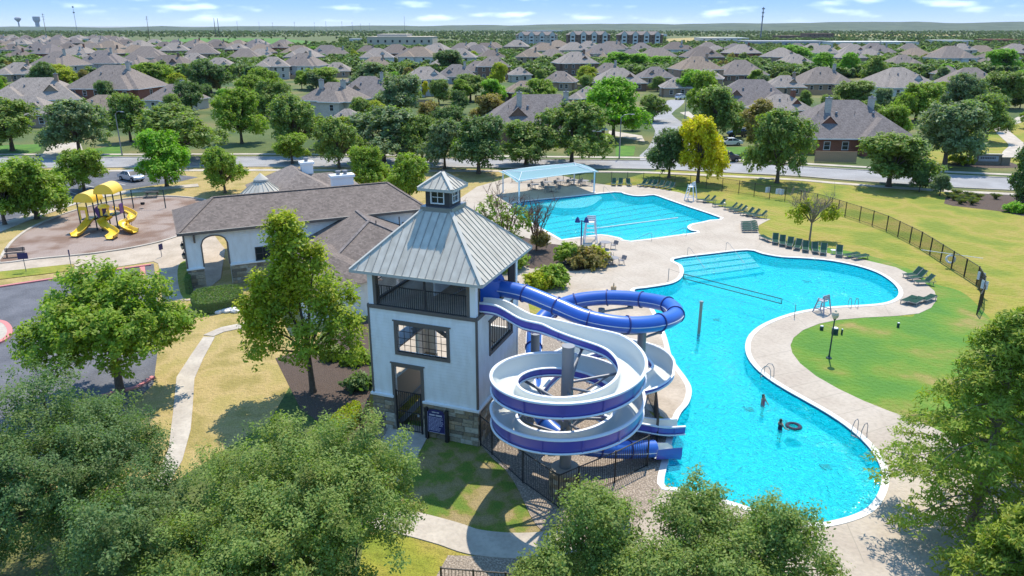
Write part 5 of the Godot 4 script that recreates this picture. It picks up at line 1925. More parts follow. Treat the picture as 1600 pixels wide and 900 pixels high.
func handrail(p: Vector3, q: Vector3, h: float, label: String) -> void:
	# bent steel rail from the deck p down into the water q
	var t := thing("handrail", label, "handrail", p, 0.0, "pool handrails")
	var d := q - p
	var m := MB.new()
	m.path([Vector3.ZERO, Vector3(0, h * 0.9, 0), d * 0.06 + Vector3(0, h, 0), d * 0.16 + Vector3(0, h * 0.93, 0), d * 0.95 + Vector3(0, -0.25, 0), d + Vector3(0, -0.5, 0)], 0.019, 8)
	part(t, "rail", m, M.galvanised)

func ladder(p: Vector3, out: Vector3, label: String) -> void:
	var t := thing("pool_ladder", label, "ladder", p, 0.0, "pool ladders")
	var side := out.cross(Vector3.UP).normalized() * 0.28
	for s in [-1.0, 1.0]:
		var m := MB.new()
		var b: Vector3 = side * s
		m.path([b - out * 0.55, b - out * 0.5 + Vector3(0, 0.55, 0), b - out * 0.35 + Vector3(0, 0.78, 0), b - out * 0.1 + Vector3(0, 0.75, 0), b + out * 0.12 + Vector3(0, 0.4, 0), b + out * 0.12 + Vector3(0, -0.7, 0)], 0.022, 8)
		part(t, "rail", m, M.galvanised)
	for k in 3:
		var m := MB.new()
		m.beam(out * 0.12 + side * -1.0 + Vector3(0, -0.1 - k * 0.25, 0), out * 0.12 + side + Vector3(0, -0.1 - k * 0.25, 0), 0.08, 0.03)
		part(t, "rung", m, M.galvanised)

func round_table(p: Vector3, turn: float, label: String, seats: Array, shade := false) -> void:
	var t := thing("patio_table", "round grey patio table " + label, "table", p, turn, "patio tables")
	var m := MB.new()
	m.lathe([Vector2(0.0, 0.7), Vector2(0.58, 0.7), Vector2(0.6, 0.72), Vector2(0.58, 0.74), Vector2(0, 0.745)], 18)
	part(t, "tabletop", m, M.table_grey)
	m = MB.new()
	m.cyl(Vector3.ZERO, Vector3(0, 0.7, 0), 0.04, 0.04, 8)
	part(t, "pedestal", m, M.table_grey)
	m = MB.new()
	for k in 4:
		m.beam(Vector3(0, 0.04, 0), Vector3(cos(k * PI / 2 + 0.4), 0.03, sin(k * PI / 2 + 0.4)) * 0.42, 0.06, 0.04)
	part(t, "foot", m, M.table_grey)
	for a in seats:
		var d := Vector3(cos(a), 0, sin(a))
		var c := thing("patio_chair", "grey metal patio chair " + label, "chair", p + d * 0.85, atan2(d.x, d.z) + PI, "patio chairs")
		m = MB.new()
		m.bx(-0.25, 0.25, 0.42, 0.45, -0.22, 0.25)
		part(c, "seat", m, M.table_grey)
		m = MB.new()
		m.beam(Vector3(0, 0.5, -0.24), Vector3(0, 0.92, -0.34), 0.48, 0.03)
		part(c, "backrest", m, M.table_grey)
		for s in [-0.24, 0.24]:
			m = MB.new()
			m.path([Vector3(s, 0, 0.24), Vector3(s, 0.66, 0.2), Vector3(s, 0.66, -0.25)], 0.018)
			m.path([Vector3(s, 0, -0.3), Vector3(s, 0.45, -0.22), Vector3(s, 0.92, -0.34)], 0.018)
			part(c, "leg", m, M.table_grey)

func make_pool_things() -> void:
	var lg := make_lounger()
	var fl := make_flat_lounger()
	var rows := [
		[[1099, 315.5, 1109, 317, 1124, 323, 1142, 328, 1150, 330.5, 1157, 333, 1168, 336.5, 1177, 338.5, 1187.6, 341], 0.12, "dark green sling lounger in the row between lap pool and lawn", "loungers beside the lap pool", false],
		[[1211, 380, 1222, 383, 1233.5, 386, 1246, 389, 1258, 392, 1273, 394.5, 1286, 396.5, 1310.5, 399.5], 1.15, "dark green sling lounger in the row above the leisure pool bend", "loungers above the leisure pool", false],
		[[1426, 433.5, 1433, 438, 1444, 445], 0.1, "dark grey lounger with raised back at the rounded deck end", "loungers at the rounded deck end", false],
		[[959, 289.5, 969, 289.5, 982, 290], 1.5, "lounger standing by the far fence of the lap pool", "loungers by the far fence", false],
		[[1004, 291, 1013, 291.5, 1022, 292, 1031, 293, 1040, 294.5, 1048, 296], 0.9, "lounger in the shade of the yellow tree", "loungers in tree shade", false],
		[[1330, 402, 1344, 405], 0.3, "flat lounger at the end of the row above the leisure pool", "flat loungers above the pool", true],
		[[1170, 351, 1170.5, 354, 1171, 357, 1171.5, 360, 1172, 363], 0.05, "flat striped lounger in the block beside the deck corner", "block of flat loungers", true],
		[[1420, 473, 1432, 475, 1450, 471], 0.7, "flat lounger pushed together at the deck end", "flat loungers at the deck end", true],
		[[1196, 376], 1.9, "pale grey lounger turned away from the row", "", true],
	]
	for r in rows:
		for k in range(0, r[0].size(), 2):
			var p := G(r[0][k], r[0][k + 1]) + Vector3.UP * 0.03
			copy(fl if r[4] else lg, p, r[1] + rng.randf_range(-0.17, 0.17), r[2], r[3], 0.93)
	lg.free()
	fl.free()
	for a in [[1301, 397], [1130, 322], [1164, 330]]:
		var t := thing("side_table", "small white side table between loungers", "table", G(a[0], a[1]) + Vector3.UP * 0.03, 0.0, "white side tables")
		var m := MB.new()
		m.lathe([Vector2(0, 0.4), Vector2(0.25, 0.4), Vector2(0.26, 0.43), Vector2(0, 0.44)], 12)
		part(t, "tabletop", m, M.guard_white)
		for k in 3:
			m = MB.new()
			m.cyl(Vector3(cos(k * 2.1), 0, sin(k * 2.1)) * 0.2, Vector3(cos(k * 2.1) * 0.15, 0.4, sin(k * 2.1) * 0.15), 0.02, 0.02, 6)
			part(t, "leg", m, M.guard_white)
	var c := make_chair("lifeguard_chair", true)
	c.position = G(1079, 313) + Vector3.UP * 0.03
	c.rotation.y = -2.2
	c.scale = Vector3.ONE * 0.95
	tag(c, "tall white lifeguard chair beside the yellow tree", "lifeguard chair", "lifeguard chairs")
	var c2 := copy(c, G(922, 377) + Vector3.UP * 0.03, PI, "tall white lifeguard chair behind the bushes at the lap pool", "lifeguard chairs", 1.1)
	var c3 := make_chair("lifeguard_chair", false)
	c3.position = G(1284, 489) + Vector3.UP * 0.03
	c3.rotation.y = -2.6
	c3.scale = Vector3.ONE * 0.75
	tag(c3, "low grey lifeguard chair beside the leisure pool bend", "lifeguard chair", "lifeguard chairs")
	handrail(G(1074, 400), G(1106, 420), 0.95, "steel handrail down the pool steps")
	handrail(G(1134, 391.5), G(1168, 412), 0.95, "steel handrail down the pool steps")
	handrail(G(1018, 377), G(990, 371), 0.9, "steel handrail into the lap pool")
	handrail(G(1072, 369), G(1042, 362), 0.9, "steel handrail into the lap pool")
	handrail(G(943, 301), G(966, 311), 0.9, "steel handrail at the shallow shelf of the lap pool")
	for a in [[1194, 586, -0.75, -0.65, "grey pool ladder at the narrow waist of the leisure pool"], [1339, 680, -0.8, 0.6, "grey pool ladder at the wide end of the leisure pool"], [1331, 478.5, 0.05, -1.0, "grey pool ladder beside the grey lifeguard chair"]]:
		ladder(G(a[0], a[1]) + Vector3.UP * 0.03, Vector3(a[2], 0, a[3]).normalized(), a[4])
	# volleyball net
	var n0 := G(1044, 438)
	var n1 := G(1241, 497)
	var t := thing("water_volleyball_net", "low black net strung across the leisure pool", "net", n0)
	for p in [Vector3.ZERO, n1 - n0]:
		var m := MB.new()
		m.cyl(p, p + Vector3(0, 1.15, 0), 0.03, 0.03, 8)
		part(t, "pole", m, M.galvanised)
	var e0 := G(1068, 428, 0.9) - n0
	var e1 := G(1222, 467, 0.9) - n0
	for y in [0.0, -0.42]:
		var m := MB.new()
		m.cyl(e0 + Vector3(0, y, 0), e1 + Vector3(0, y, 0), 0.035, 0.035, 6)
		part(t, "net_tape", m, M.black_metal)
	for e in [e0, e1]:
		var m := MB.new()
		m.cyl(e, e + Vector3(0, -0.42, 0), 0.03, 0.03, 6)
		part(t, "net_end", m, M.black_metal)
	for a in [[Vector3(0, 1.1, 0), e0], [n1 - n0 + Vector3(0, 1.1, 0), e1]]:
		var m := MB.new()
		m.cyl(a[0], a[1], 0.01, 0.01, 5)
		part(t, "tether", m, M.black_metal)
	var m := MB.new()
	for k in 70:
		var p: Vector3 = e0.lerp(e1, k / 69.0)
		m.bx(p.x - 0.004, p.x + 0.004, p.y - 0.42, p.y, p.z - 0.004, p.z + 0.004)
	part(t, "net_mesh", m, M.black_metal)
	# post standing in the water
	var pp := G(1092, 519)
	t = thing("water_post", "grey green round post standing in the leisure pool", "post", pp + Vector3.DOWN * 0.9)
	m = MB.new()
	m.cyl(Vector3.ZERO, Vector3(0, 3.3, 0), 0.12, 0.12, 12)
	part(t, "post", m, M.mortar)
	m = MB.new()
	m.cyl(Vector3(0, 3.3, 0), Vector3(0, 3.42, 0), 0.16, 0.14, 12)
	part(t, "cap", m, M.grey_metal)
	# lamp posts
	t = thing("flood_light_post", "dark blue post with two flood lamps behind the bushes", "lamp post", G(907, 412))
	m = MB.new()
	m.cyl(Vector3.ZERO, Vector3(0, 4.4, 0), 0.07, 0.06, 10)
	part(t, "post", m, M.light_blue_post)
	m = MB.new()
	m.beam(Vector3(-0.45, 4.35, 0), Vector3(0.45, 4.3, 0.2), 0.06, 0.06)
	part(t, "cross_arm", m, M.light_blue_post)
	for s in [-0.42, 0.42]:
		m = MB.new()
		m.lathe([Vector2(0.06, 4.72), Vector2(0.14, 4.6), Vector2(0.28, 4.22), Vector2(0.24, 4.22), Vector2(0.1, 4.55), Vector2(0, 4.56)], 10, Transform3D(Basis(), Vector3(s, 0, 0.1)))
		part(t, "lamp_head", m, M.light_blue_post)
	t = thing("globe_lamp_post", "dark green lamp post with cream acorn globe on the lawn", "lamp post", G(1295, 560))
	m = MB.new()
	m.lathe([Vector2(0.2, 0), Vector2(0.2, 0.06), Vector2(0.09, 0.14), Vector2(0.055, 0.3), Vector2(0.045, 2.9), Vector2(0.1, 2.95), Vector2(0.1, 3.0)], 12)
	part(t, "post", m, M.play_green)
	m = MB.new()
	m.lathe([Vector2(0.1, 3.0), Vector2(0.2, 3.1), Vector2(0.25, 3.28), Vector2(0.2, 3.45), Vector2(0.08, 3.53), Vector2(0.05, 3.62), Vector2(0, 3.64)], 16)
	part(t, "globe", m, M.globe)
	for a in [[1283.5, 515.5, 0.14, 0.3, "dark sprinkler cap on the lawn"], [1304, 521.5, 0.24, 0.45, "green irrigation box on the lawn"], [1315, 522.5, 0.07, 0.4, "thin black stake with white foot on the lawn"], [1403, 511.5, 0.1, 0.35, "small black lawn light near the deck"]]:
		t = thing("irrigation_box", a[4], "utility box", G(a[0], a[1]))
		m = MB.new()
		m.cyl(Vector3.ZERO, Vector3(0, a[3], 0), a[2], a[2], 10)
		part(t, "body", m, M.play_green)
		m = MB.new()
		m.cyl(Vector3(0, a[3], 0), Vector3(0, a[3] + 0.05, 0), a[2] * 1.05, a[2] * 0.8, 10)
		part(t, "lid", m, M.guard_white)
	# round stone brazier-like planter with torch beside the tube slide
	t = thing("pedestal_lamp", "brown square lamp on a short post beside the beach entry", "lamp post", G(958, 468))
	m = MB.new()
	m.cyl(Vector3.ZERO, Vector3(0, 0.7, 0), 0.06, 0.06, 8)
	part(t, "post", m, M.door)
	m = MB.new()
	m.lathe([Vector2(0.1, 0.65), Vector2(0.22, 0.75), Vector2(0.24, 1.15), Vector2(0.2, 1.2), Vector2(0.05, 1.25), Vector2(0.04, 1.5), Vector2(0, 1.5)], 10)
	part(t, "lamp_body", m, M.stone_5)
	round_table(G(945, 389) + Vector3.UP * 0.03, 0.3, "beside the lap pool bushes", [0.1, 2.2])
	round_table(G(957, 414) + Vector3.UP * 0.03, 0.9, "on the open deck near the mulch bed", [-1.6, -0.1, 2.4])
	# people
	person(G(1192, 629), 0.7, 0, "pink_cloth", "person in a pink top standing chest deep near the ladder")
	person(G(1219, 668), 2.0, 1, "navy_cloth", "person in dark swimwear standing in the open pool")
	t = thing("swim_ring", "dark inflatable swim ring floating beside the bather", "swim ring", G(1240, 666, -0.1) + Vector3.DOWN * 0.1)
	m = MB.new()
	for k in 22:
		var a0 := TAU * k / 22
		var a1 := TAU * (k + 1) / 22
		m.cyl(Vector3(cos(a0) * 0.36, 0.06, sin(a0) * 0.36), Vector3(cos(a1) * 0.36, 0.06, sin(a1) * 0.36), 0.13, 0.13, 10, false)
	part(t, "ring", m, M.navy_cloth)
	m = MB.new()
	m.cyl(Vector3(0, -0.02, 0), Vector3(0, 0.0, 0), 0.3, 0.3, 16)
	part(t, "ring_floor", m, M.rubber)
	# rules sign in front of the tower
	var sp := G(683, 688)
	t = thing("rules_sign", "navy rules board on two black posts at the stone plinth", "sign", sp, TURN)
	for s in [-0.62, 0.62]:
		m = MB.new()
		m.bx(s - 0.09, s + 0.09, 0, 1.95, -0.1, 0.06)
		part(t, "post", m, M.black_metal)
	m = MB.new()
	m.bx(-0.53, 0.53, 0.5, 1.75, -0.03, 0.03)
	for k in 10:
		var u := lerpf(-0.4, 0.4, k / 9.0)
		m.bx(u - 0.045, u + 0.045, 1.75, 1.75 + 0.16 * sqrt(maxf(0.0, 1 - pow(u / 0.5, 2))), -0.03, 0.03)
	var bd := part(t, "board", m, M.sign_navy)
	m = MB.new()
	m.bx(-0.53, -0.51, 0.5, 1.75, 0.03, 0.034)
	m.bx(0.51, 0.53, 0.5, 1.75, 0.03, 0.034)
	m.bx(-0.51, 0.51, 0.5, 0.52, 0.03, 0.034)
	for k in 11:
		var y := 1.42 - k * 0.08
		var x := -0.46
		while x < 0.42 - rng.randf() * 0.3:
			var w := rng.randf_range(0.04, 0.12)
			m.bx(x, x + w, y, y + 0.035, 0.03, 0.034)
			x += w + 0.02
	part(bd, "print", m, M.sign_print)
	m = MB.new()
	for q in [[-0.4, 0.36, 1.54, 0.09, 0.055], [-0.24, 0.2, 1.74, 0.06, 0.04]]:
		var x: float = q[0]
		var k := 0
		while x < q[1]:
			if k != 6:
				m.bx(x, x + q[4] * 0.7, q[2], q[2] + q[3], 0.03, 0.035)
			x += q[4]
			k += 1
	part(bd, "heading", m, M.sign_white)

func make_canopy() -> void:
	# light blue shade sail on white posts, tables below
	var a := G(811, 317)
	var t := thing("shade_canopy", "light blue fabric shade canopy on white posts by the lap pool", "canopy", a)
	var legs := [a, G(928, 300), G(897, 287), G(786, 301)]
	var tops := []
	for k in 4:
		var p: Vector3 = legs[k] - a
		var h := 3.0 if k < 2 else 3.1
		var m := MB.new()
		m.bx(p.x - 0.1, p.x + 0.1, 0, h, p.z - 0.1, p.z + 0.1)
		part(t, "post", m, M.guard_white)
		m = MB.new()
		m.bx(p.x - 0.22, p.x + 0.22, 0, 0.05, p.z - 0.22, p.z + 0.22)
		part(t, "foot_plate", m, M.guard_white)
		tops.append(p + Vector3.UP * h)
	var m := MB.new()
	var out := []
	var mid: Vector3 = (tops[0] + tops[1] + tops[2] + tops[3]) / 4
	for p in tops:
		out.append(p + (p - mid).normalized() * 0.6 + Vector3.DOWN * 0.15)
	var r0: Vector3 = (tops[0] + tops[3]) / 2 + Vector3.UP * 0.3
	var r1: Vector3 = (tops[1] + tops[2]) / 2 + Vector3.UP * 0.3
	r0 = r0.lerp(r1, 0.14)
	r1 = r1.lerp(r0, 0.14)
	var n := 8
	for f in [[out[0], out[1], r1, r0], [out[2], out[3], r0, r1], [out[1], out[2], r1, r1], [out[3], out[0], r0, r0]]:
		for i in n:
			for j in n:
				var q := []
				for c in [[i, j], [i + 1, j], [i + 1, j + 1], [i, j + 1]]:
					var u: float = c[0] / float(n)
					var v: float = c[1] / float(n)
					var p: Vector3 = f[0].lerp(f[1], u).lerp(f[3].lerp(f[2], u), v)
					p.y -= 0.2 * sin(PI * v) * (0.4 + 0.6 * sin(PI * u)) - 0.22 * sin(PI * u) * (1 - v)
					q.append(p)
				m.quad(q[0], q[1], q[2], q[3])
	part(t, "canopy", m, M.canopy_cloth)
	m = MB.new()
	for k in 4:
		m.cyl(tops[k], tops[(k + 1) % 4], 0.05, 0.05, 8)
	m.cyl(r0, r1, 0.04, 0.04, 8)
	for k in 4:
		m.cyl(tops[k], r0 if k == 0 or k == 3 else r1, 0.04, 0.04, 6)
	part(t, "frame", m, M.guard_white)
	for q in [[836, 296, 0.1], [856, 292, 0.4], [876, 290, 0.2], [896, 289, 0.0], [914, 290, 0.3], [862, 300, 0.6]]:
		round_table(G(q[0], q[1]) + Vector3.UP * 0.04, q[2], "under the blue shade canopy", [0.4, 2.5, 4.4])


# ---------------------------------------------------------------- people: capsules joined by a smooth minimum, meshed as surface nets
func field_mesh(bones: Array, cell: float) -> ArrayMesh:
	var lo := Vector3(1e9, 1e9, 1e9)
	var hi := -lo
	for b in bones:
		for k in 2:
			lo = lo.min(b[k] - Vector3.ONE * (b[2 + k] + cell * 2))
			hi = hi.max(b[k] + Vector3.ONE * (b[2 + k] + cell * 2))
	var n := Vector3i(((hi - lo) / cell).ceil()) + Vector3i.ONE
	var f := PackedFloat32Array()
	f.resize(n.x * n.y * n.z)
	f.fill(1.0)
	for z in n.z:
		for y in n.y:
			for x in n.x:
				var p := lo + Vector3(x, y, z) * cell
				var d := 1.0
				for b in bones:
					var ab: Vector3 = b[1] - b[0]
					var u := clampf((p - b[0]).dot(ab) / maxf(ab.length_squared(), 1e-6), 0, 1)
					var e: float = (p - (b[0] + ab * u)).length() - lerpf(b[2], b[3], u)
					var k := 0.03
					var h := clampf(0.5 + 0.5 * (e - d) / k, 0, 1)
					d = lerpf(e, d, h) - k * h * (1 - h)
				f[x + n.x * (y + n.y * z)] = d
	var at := {}
	var v := PackedVector3Array()
	var corner := [Vector3i(0, 0, 0), Vector3i(1, 0, 0), Vector3i(0, 1, 0), Vector3i(1, 1, 0), Vector3i(0, 0, 1), Vector3i(1, 0, 1), Vector3i(0, 1, 1), Vector3i(1, 1, 1)]
	var get := func(c: Vector3i) -> float: return f[c.x + n.x * (c.y + n.y * c.z)]
	for z in n.z - 1:
		for y in n.y - 1:
			for x in n.x - 1:
				var c := Vector3i(x, y, z)
				var inside := 0
				var sum := Vector3.ZERO
				var cnt := 0
				for i in 8:
					if get.call(c + corner[i]) < 0: inside += 1
				if inside == 0 or inside == 8:
					continue
				for i in 8:
					for ax in 3:
						if i & (1 << ax):
							continue
						var j := i | (1 << ax)
						var da: float = get.call(c + corner[i])
						var db: float = get.call(c + corner[j])
						if (da < 0) != (db < 0):
							sum += Vector3(corner[i]).lerp(Vector3(corner[j]), da / (da - db))
							cnt += 1
				at[c] = v.size()
				v.append(lo + (Vector3(c) + sum / cnt) * cell)
	var st := SurfaceTool.new()
	st.begin(Mesh.PRIMITIVE_TRIANGLES)
	st.set_smooth_group(0)
	for q in v: st.add_vertex(q)
	for c: Vector3i in at:
		for ax in 3:
			var e := Vector3i.ZERO
			e[ax] = 1
			var u := Vector3i.ZERO
			u[(ax + 1) % 3] = 1
			var w := Vector3i.ZERO
			w[(ax + 2) % 3] = 1
			if not (at.has(c - u) and at.has(c - w) and at.has(c - u - w)):
				continue
			var da: float = get.call(c)
			var db: float = get.call(c + e)
			if (da < 0) == (db < 0):
				continue
			var q := [at[c], at[c - u], at[c - u - w], at[c - w]]
			if da < 0: q.reverse()
			for i in [0, 1, 2, 0, 2, 3]: st.add_index(q[i])
	st.generate_normals()
	return st.commit()

func person(at: Vector3, turn: float, pose: int, cloth: String, label: String) -> void:
	var t := thing("person", label, "person", at + Vector3.DOWN * 0.95, turn, "")
	t.scale = Vector3.ONE * 0.84
	var V := func(x: float, y: float, z: float) -> Vector3: return Vector3(x, y, z)
	var arm := 0.2 if pose == 0 else 0.42
	var bones := [
		[V.call(0, 0.95, 0), V.call(0, 1.2, 0.0), 0.14, 0.12], [V.call(0, 1.2, 0), V.call(0, 1.42, 0.01), 0.13, 0.14],
		[V.call(-0.15, 1.44, 0), V.call(0.15, 1.44, 0), 0.075, 0.075], [V.call(0, 1.45, 0), V.call(0, 1.55, 0.02), 0.055, 0.05],
		[V.call(0, 1.63, 0.02), V.call(0, 1.7, 0.015), 0.085, 0.09], [V.call(0, 1.58, 0.05), V.call(0, 1.62, 0.06), 0.05, 0.05], [V.call(0, 1.635, 0.105), V.call(0, 1.65, 0.11), 0.014, 0.012],
		[V.call(-0.09, 1.64, 0), V.call(-0.095, 1.66, 0), 0.02, 0.02], [V.call(0.09, 1.64, 0), V.call(0.095, 1.66, 0), 0.02, 0.02]]
	for s in [-1.0, 1.0]:
		bones.append([V.call(s * 0.09, 0.93, 0), V.call(s * 0.1, 0.5, 0.03), 0.095, 0.065])
		bones.append([V.call(s * 0.1, 0.5, 0.03), V.call(s * 0.1, 0.09, -0.02), 0.06, 0.04])
		bones.append([V.call(s * 0.1, 0.05, -0.03), V.call(s * 0.1, 0.035, 0.15), 0.045, 0.03])
		var el: Vector3 = V.call(s * (0.25 + arm * 0.2), 1.17, 0.06 + arm * 0.2)
		var wr: Vector3 = V.call(s * (0.2 + arm * 0.4), 1.02 + 0.1 * pose, 0.28)
		bones.append([V.call(s * 0.19, 1.42, 0), el, 0.05, 0.04])
		bones.append([el, wr, 0.04, 0.028])
		var d := (wr - el).normalized()
		bones.append([wr, wr + d * 0.08, 0.03, 0.03])
		for k in 4:
			var side := Vector3(s, 0, 0) * (k - 1.5) * 0.019
			bones.append([wr + d * 0.08 + side, wr + d * (0.15 + 0.012 * [0, 1, 1.4, 0.6][k]) + side + Vector3.DOWN * 0.02, 0.0095, 0.0085])
		bones.append([wr + d * 0.03, wr + d * 0.08 + Vector3(-s * 0.05, 0.01, 0), 0.011, 0.009])
	part(t, "body", field_mesh(bones, 0.022), M.skin)
	var hair := [[V.call(0, 1.7, -0.02), V.call(0, 1.72, -0.02), 0.1, 0.1], [V.call(0, 1.66, -0.05), V.call(0, 1.5, -0.08), 0.085, 0.05]]
	part(t, "hair", field_mesh(hair, 0.025), M.hair)
	var top := [[V.call(0, 0.9, 0), V.call(0, 1.2, 0), 0.155, 0.135], [V.call(0, 1.2, 0), V.call(0, 1.36, 0.01), 0.14, 0.15]]
	part(t, "swimwear", field_mesh(top, 0.025), M[cloth])


# ---------------------------------------------------------------- vehicles
func car_body(m: MB, prof: Array, half: Array) -> void:
	# prof: outline in the side view, half: half width there
	var n := prof.size()
	for k in n:
		var j := (k + 1) % n
		var a: Vector2 = prof[k]
		var b: Vector2 = prof[j]
		m.quad(Vector3(a.x, a.y, -half[k]), Vector3(b.x, b.y, -half[j]), Vector3(b.x, b.y, half[j]), Vector3(a.x, a.y, half[k]))
	var c := Vector2.ZERO
	for p in prof: c += p / n
	for s in [-1.0, 1.0]:
		for k in n:
			var j := (k + 1) % n
			var p0 := Vector3(prof[k].x, prof[k].y, half[k] * s)
			var p1 := Vector3(prof[j].x, prof[j].y, half[j] * s)
			var pc := Vector3(c.x, c.y, 0.88 * s)
			if s > 0: m.tri(p1, p0, pc)
			else: m.tri(p0, p1, pc)

func car(p: Vector3, turn: float, paint: String, kind: String, label: String) -> void:
	var t := thing({"sedan": "parked_car", "suv": "parked_suv", "pickup": "pickup_truck"}[kind], label, {"sedan": "car", "suv": "car", "pickup": "truck"}[kind], p, turn)
	var m := MB.new()
	var lift := 0.0 if kind == "sedan" else 0.18
	var prof := [Vector2(-2.35, 0.35), Vector2(-2.4, 0.62), Vector2(-2.3, 0.88), Vector2(-1.75, 0.97), Vector2(-0.8, 0.99), Vector2(0.5, 0.98), Vector2(1.1, 0.95), Vector2(1.95, 0.84), Vector2(2.3, 0.68), Vector2(2.36, 0.5), Vector2(2.25, 0.32), Vector2(0, 0.24)]
	var half := [0.78, 0.82, 0.84, 0.88, 0.9, 0.9, 0.88, 0.84, 0.76, 0.74, 0.76, 0.82]
	for k in prof.size(): prof[k].y = prof[k].y * (1.0 if kind == "sedan" else 1.15) + lift
	car_body(m, prof, half)
	var body := part(t, "body", m, M[paint])
	var y0: float = 0.97 if kind == "sedan" else 1.3
	var y1: float = 1.44 if kind == "sedan" else 1.82
	var cab: Array = {"sedan": [-1.7, -0.85, 0.45, 1.15], "suv": [-2.25, -2.0, 0.45, 1.05], "pickup": [-0.75, -0.5, 0.5, 1.1]}[kind]
	var q := []
	for s in [-1.0, 1.0]:
		q.append([Vector3(cab[0], y0 - 0.02, s * 0.84), Vector3(cab[1], y1, s * 0.64), Vector3(cab[2], y1, s * 0.64), Vector3(cab[3], y0 - 0.04, s * 0.84)])
	m = MB.new()
	m.quad(q[0][1], q[1][1], q[1][2], q[0][2])
	for k in 4:
		for s in 2:
			m.beam(q[s][k], q[s][(k + 1) % 4], 0.06, 0.06) if k < 3 else null
	m.beam(q[0][1].lerp(q[0][2], 0.5), q[0][0].lerp(q[0][3], 0.5), 0.07, 0.05)
	m.beam(q[1][1].lerp(q[1][2], 0.5), q[1][0].lerp(q[1][3], 0.5), 0.07, 0.05)
	part(t, "roof", m, M[paint])
	m = MB.new()
	m.quad(q[1][0], q[1][3], q[1][2], q[1][1])
	m.quad(q[0][3], q[0][0], q[0][1], q[0][2])
	part(t, "side_glass", m, M.glass)
	m = MB.new()
	m.quad(q[0][2], q[1][2], q[1][3], q[0][3])
	part(t, "windscreen", m, M.glass)
	m = MB.new()
	m.quad(q[0][0], q[1][0], q[1][1], q[0][1])
	part(t, "rear_window", m, M.glass)
	if kind == "pickup":
		m = MB.new()
		for s in [-1.0, 1.0]:
			m.bx(-2.35, -0.7, 1.1, 1.42, s * 0.82 - 0.06, s * 0.82 + 0.06)
		m.bx(-2.4, -2.3, 1.0, 1.42, -0.76, 0.76)
		part(t, "bed_side", m, M[paint])
	for x in [-1.4, 1.42]:
		for s in [-1.0, 1.0]:
			m = MB.new()
			m.cyl(Vector3(x, 0.33 + lift * 0.3, s * 0.68), Vector3(x, 0.33 + lift * 0.3, s * 0.905), 0.34 + lift * 0.25, 0.34 + lift * 0.25, 18)
			var w := part(t, "wheel", m, M.rubber)
			m = MB.new()
			m.cyl(Vector3(x, 0.33 + lift * 0.3, s * 0.9), Vector3(x, 0.33 + lift * 0.3, s * 0.92), 0.2, 0.19, 14)
			part(w, "rim", m, M.grey_metal)
	for s in [-1.0, 1.0]:
		m = MB.new()
		m.bx(2.16, 2.32, 0.6 + lift, 0.74 + lift, s * 0.58 - 0.16, s * 0.58 + 0.16)
		part(t, "headlight", m, M.lamp_lens)
		m = MB.new()
		m.bx(-2.42, -2.3, 0.68 + lift, 0.84 + lift, s * 0.6 - 0.16, s * 0.6 + 0.16)
		part(t, "tail_light", m, M.tail_lens)
		m = MB.new()
		m.bx(0.75, 0.9, 0.98 + lift * 2, 1.1 + lift * 2, s * 0.96 - 0.07, s * 0.96 + 0.07)
		part(t, "mirror", m, M[paint])

func make_cars() -> void:
	var a := G(191, 281.5)
	var b := G(213, 285.5)
	car((a + b) / 2 + Vector3(0, 0.016, -0.8), atan2(-(b.z - a.z), b.x - a.x), "car_silver", "sedan", "silver sedan parked beside the playground")
	car(G(1140, 227), PI + 0.08, "car_white", "sedan", "white sedan parked behind the yellow tree")
	car(G(1153, 214), PI + 0.2, "car_dark", "suv", "dark sport utility car on the drive behind the white sedan")
	car(G(1135, 253) + Vector3(0, 0.02, 0), 0.08, "car_dark", "pickup", "black pickup truck on the street behind the yellow tree")
	car(G(1063, 155.5), 0.9, "car_white", "suv", "white car at the end of the side street")


# ---------------------------------------------------------------- street furniture, far landmarks
func street_light(p: Vector3, h: float, turn: float, label: String) -> void:
	var t := thing("street_light", label, "street light", p, turn, "street lights")
	var m := MB.new()
	m.cyl(Vector3.ZERO, Vector3(0, h, 0), 0.13, 0.07, 10)
	part(t, "pole", m, M.grey_metal)
	m = MB.new()
	m.path([Vector3(0, h - 0.1, 0), Vector3(0.5, h + 0.35, 0), Vector3(1.3, h + 0.5, 0), Vector3(2.0, h + 0.45, 0)], 0.045)
	part(t, "arm", m, M.grey_metal)
	m = MB.new()
	m.bevel(1.7, 2.4, h + 0.36, h + 0.5, -0.16, 0.16, 0.04)
	part(t, "lamp_head", m, M.grey_metal)

func power_pole(x: float, ytop: float, ybase: float, arms: int, label: String, thick := 0.25, mt := "bark") -> void:
	var p := G(x, ybase)
	var h := height_at(p, ytop)
	var t := thing("power_pole", label, "power pole", p, 0.0, "power poles along the skyline")
	var m := MB.new()
	m.cyl(Vector3.ZERO, Vector3(0, h, 0), thick, thick * 0.7, 8)
	part(t, "pole", m, M[mt])
	for k in arms:
		m = MB.new()
		var y := h * (0.96 - 0.09 * k)
		m.beam(Vector3(-h * 0.07 * (1 if k % 2 else 0.6), y, 0), Vector3(h * 0.07, y, 0), thick * 0.8, thick * 0.8)
		part(t, "cross_arm", m, M[mt])

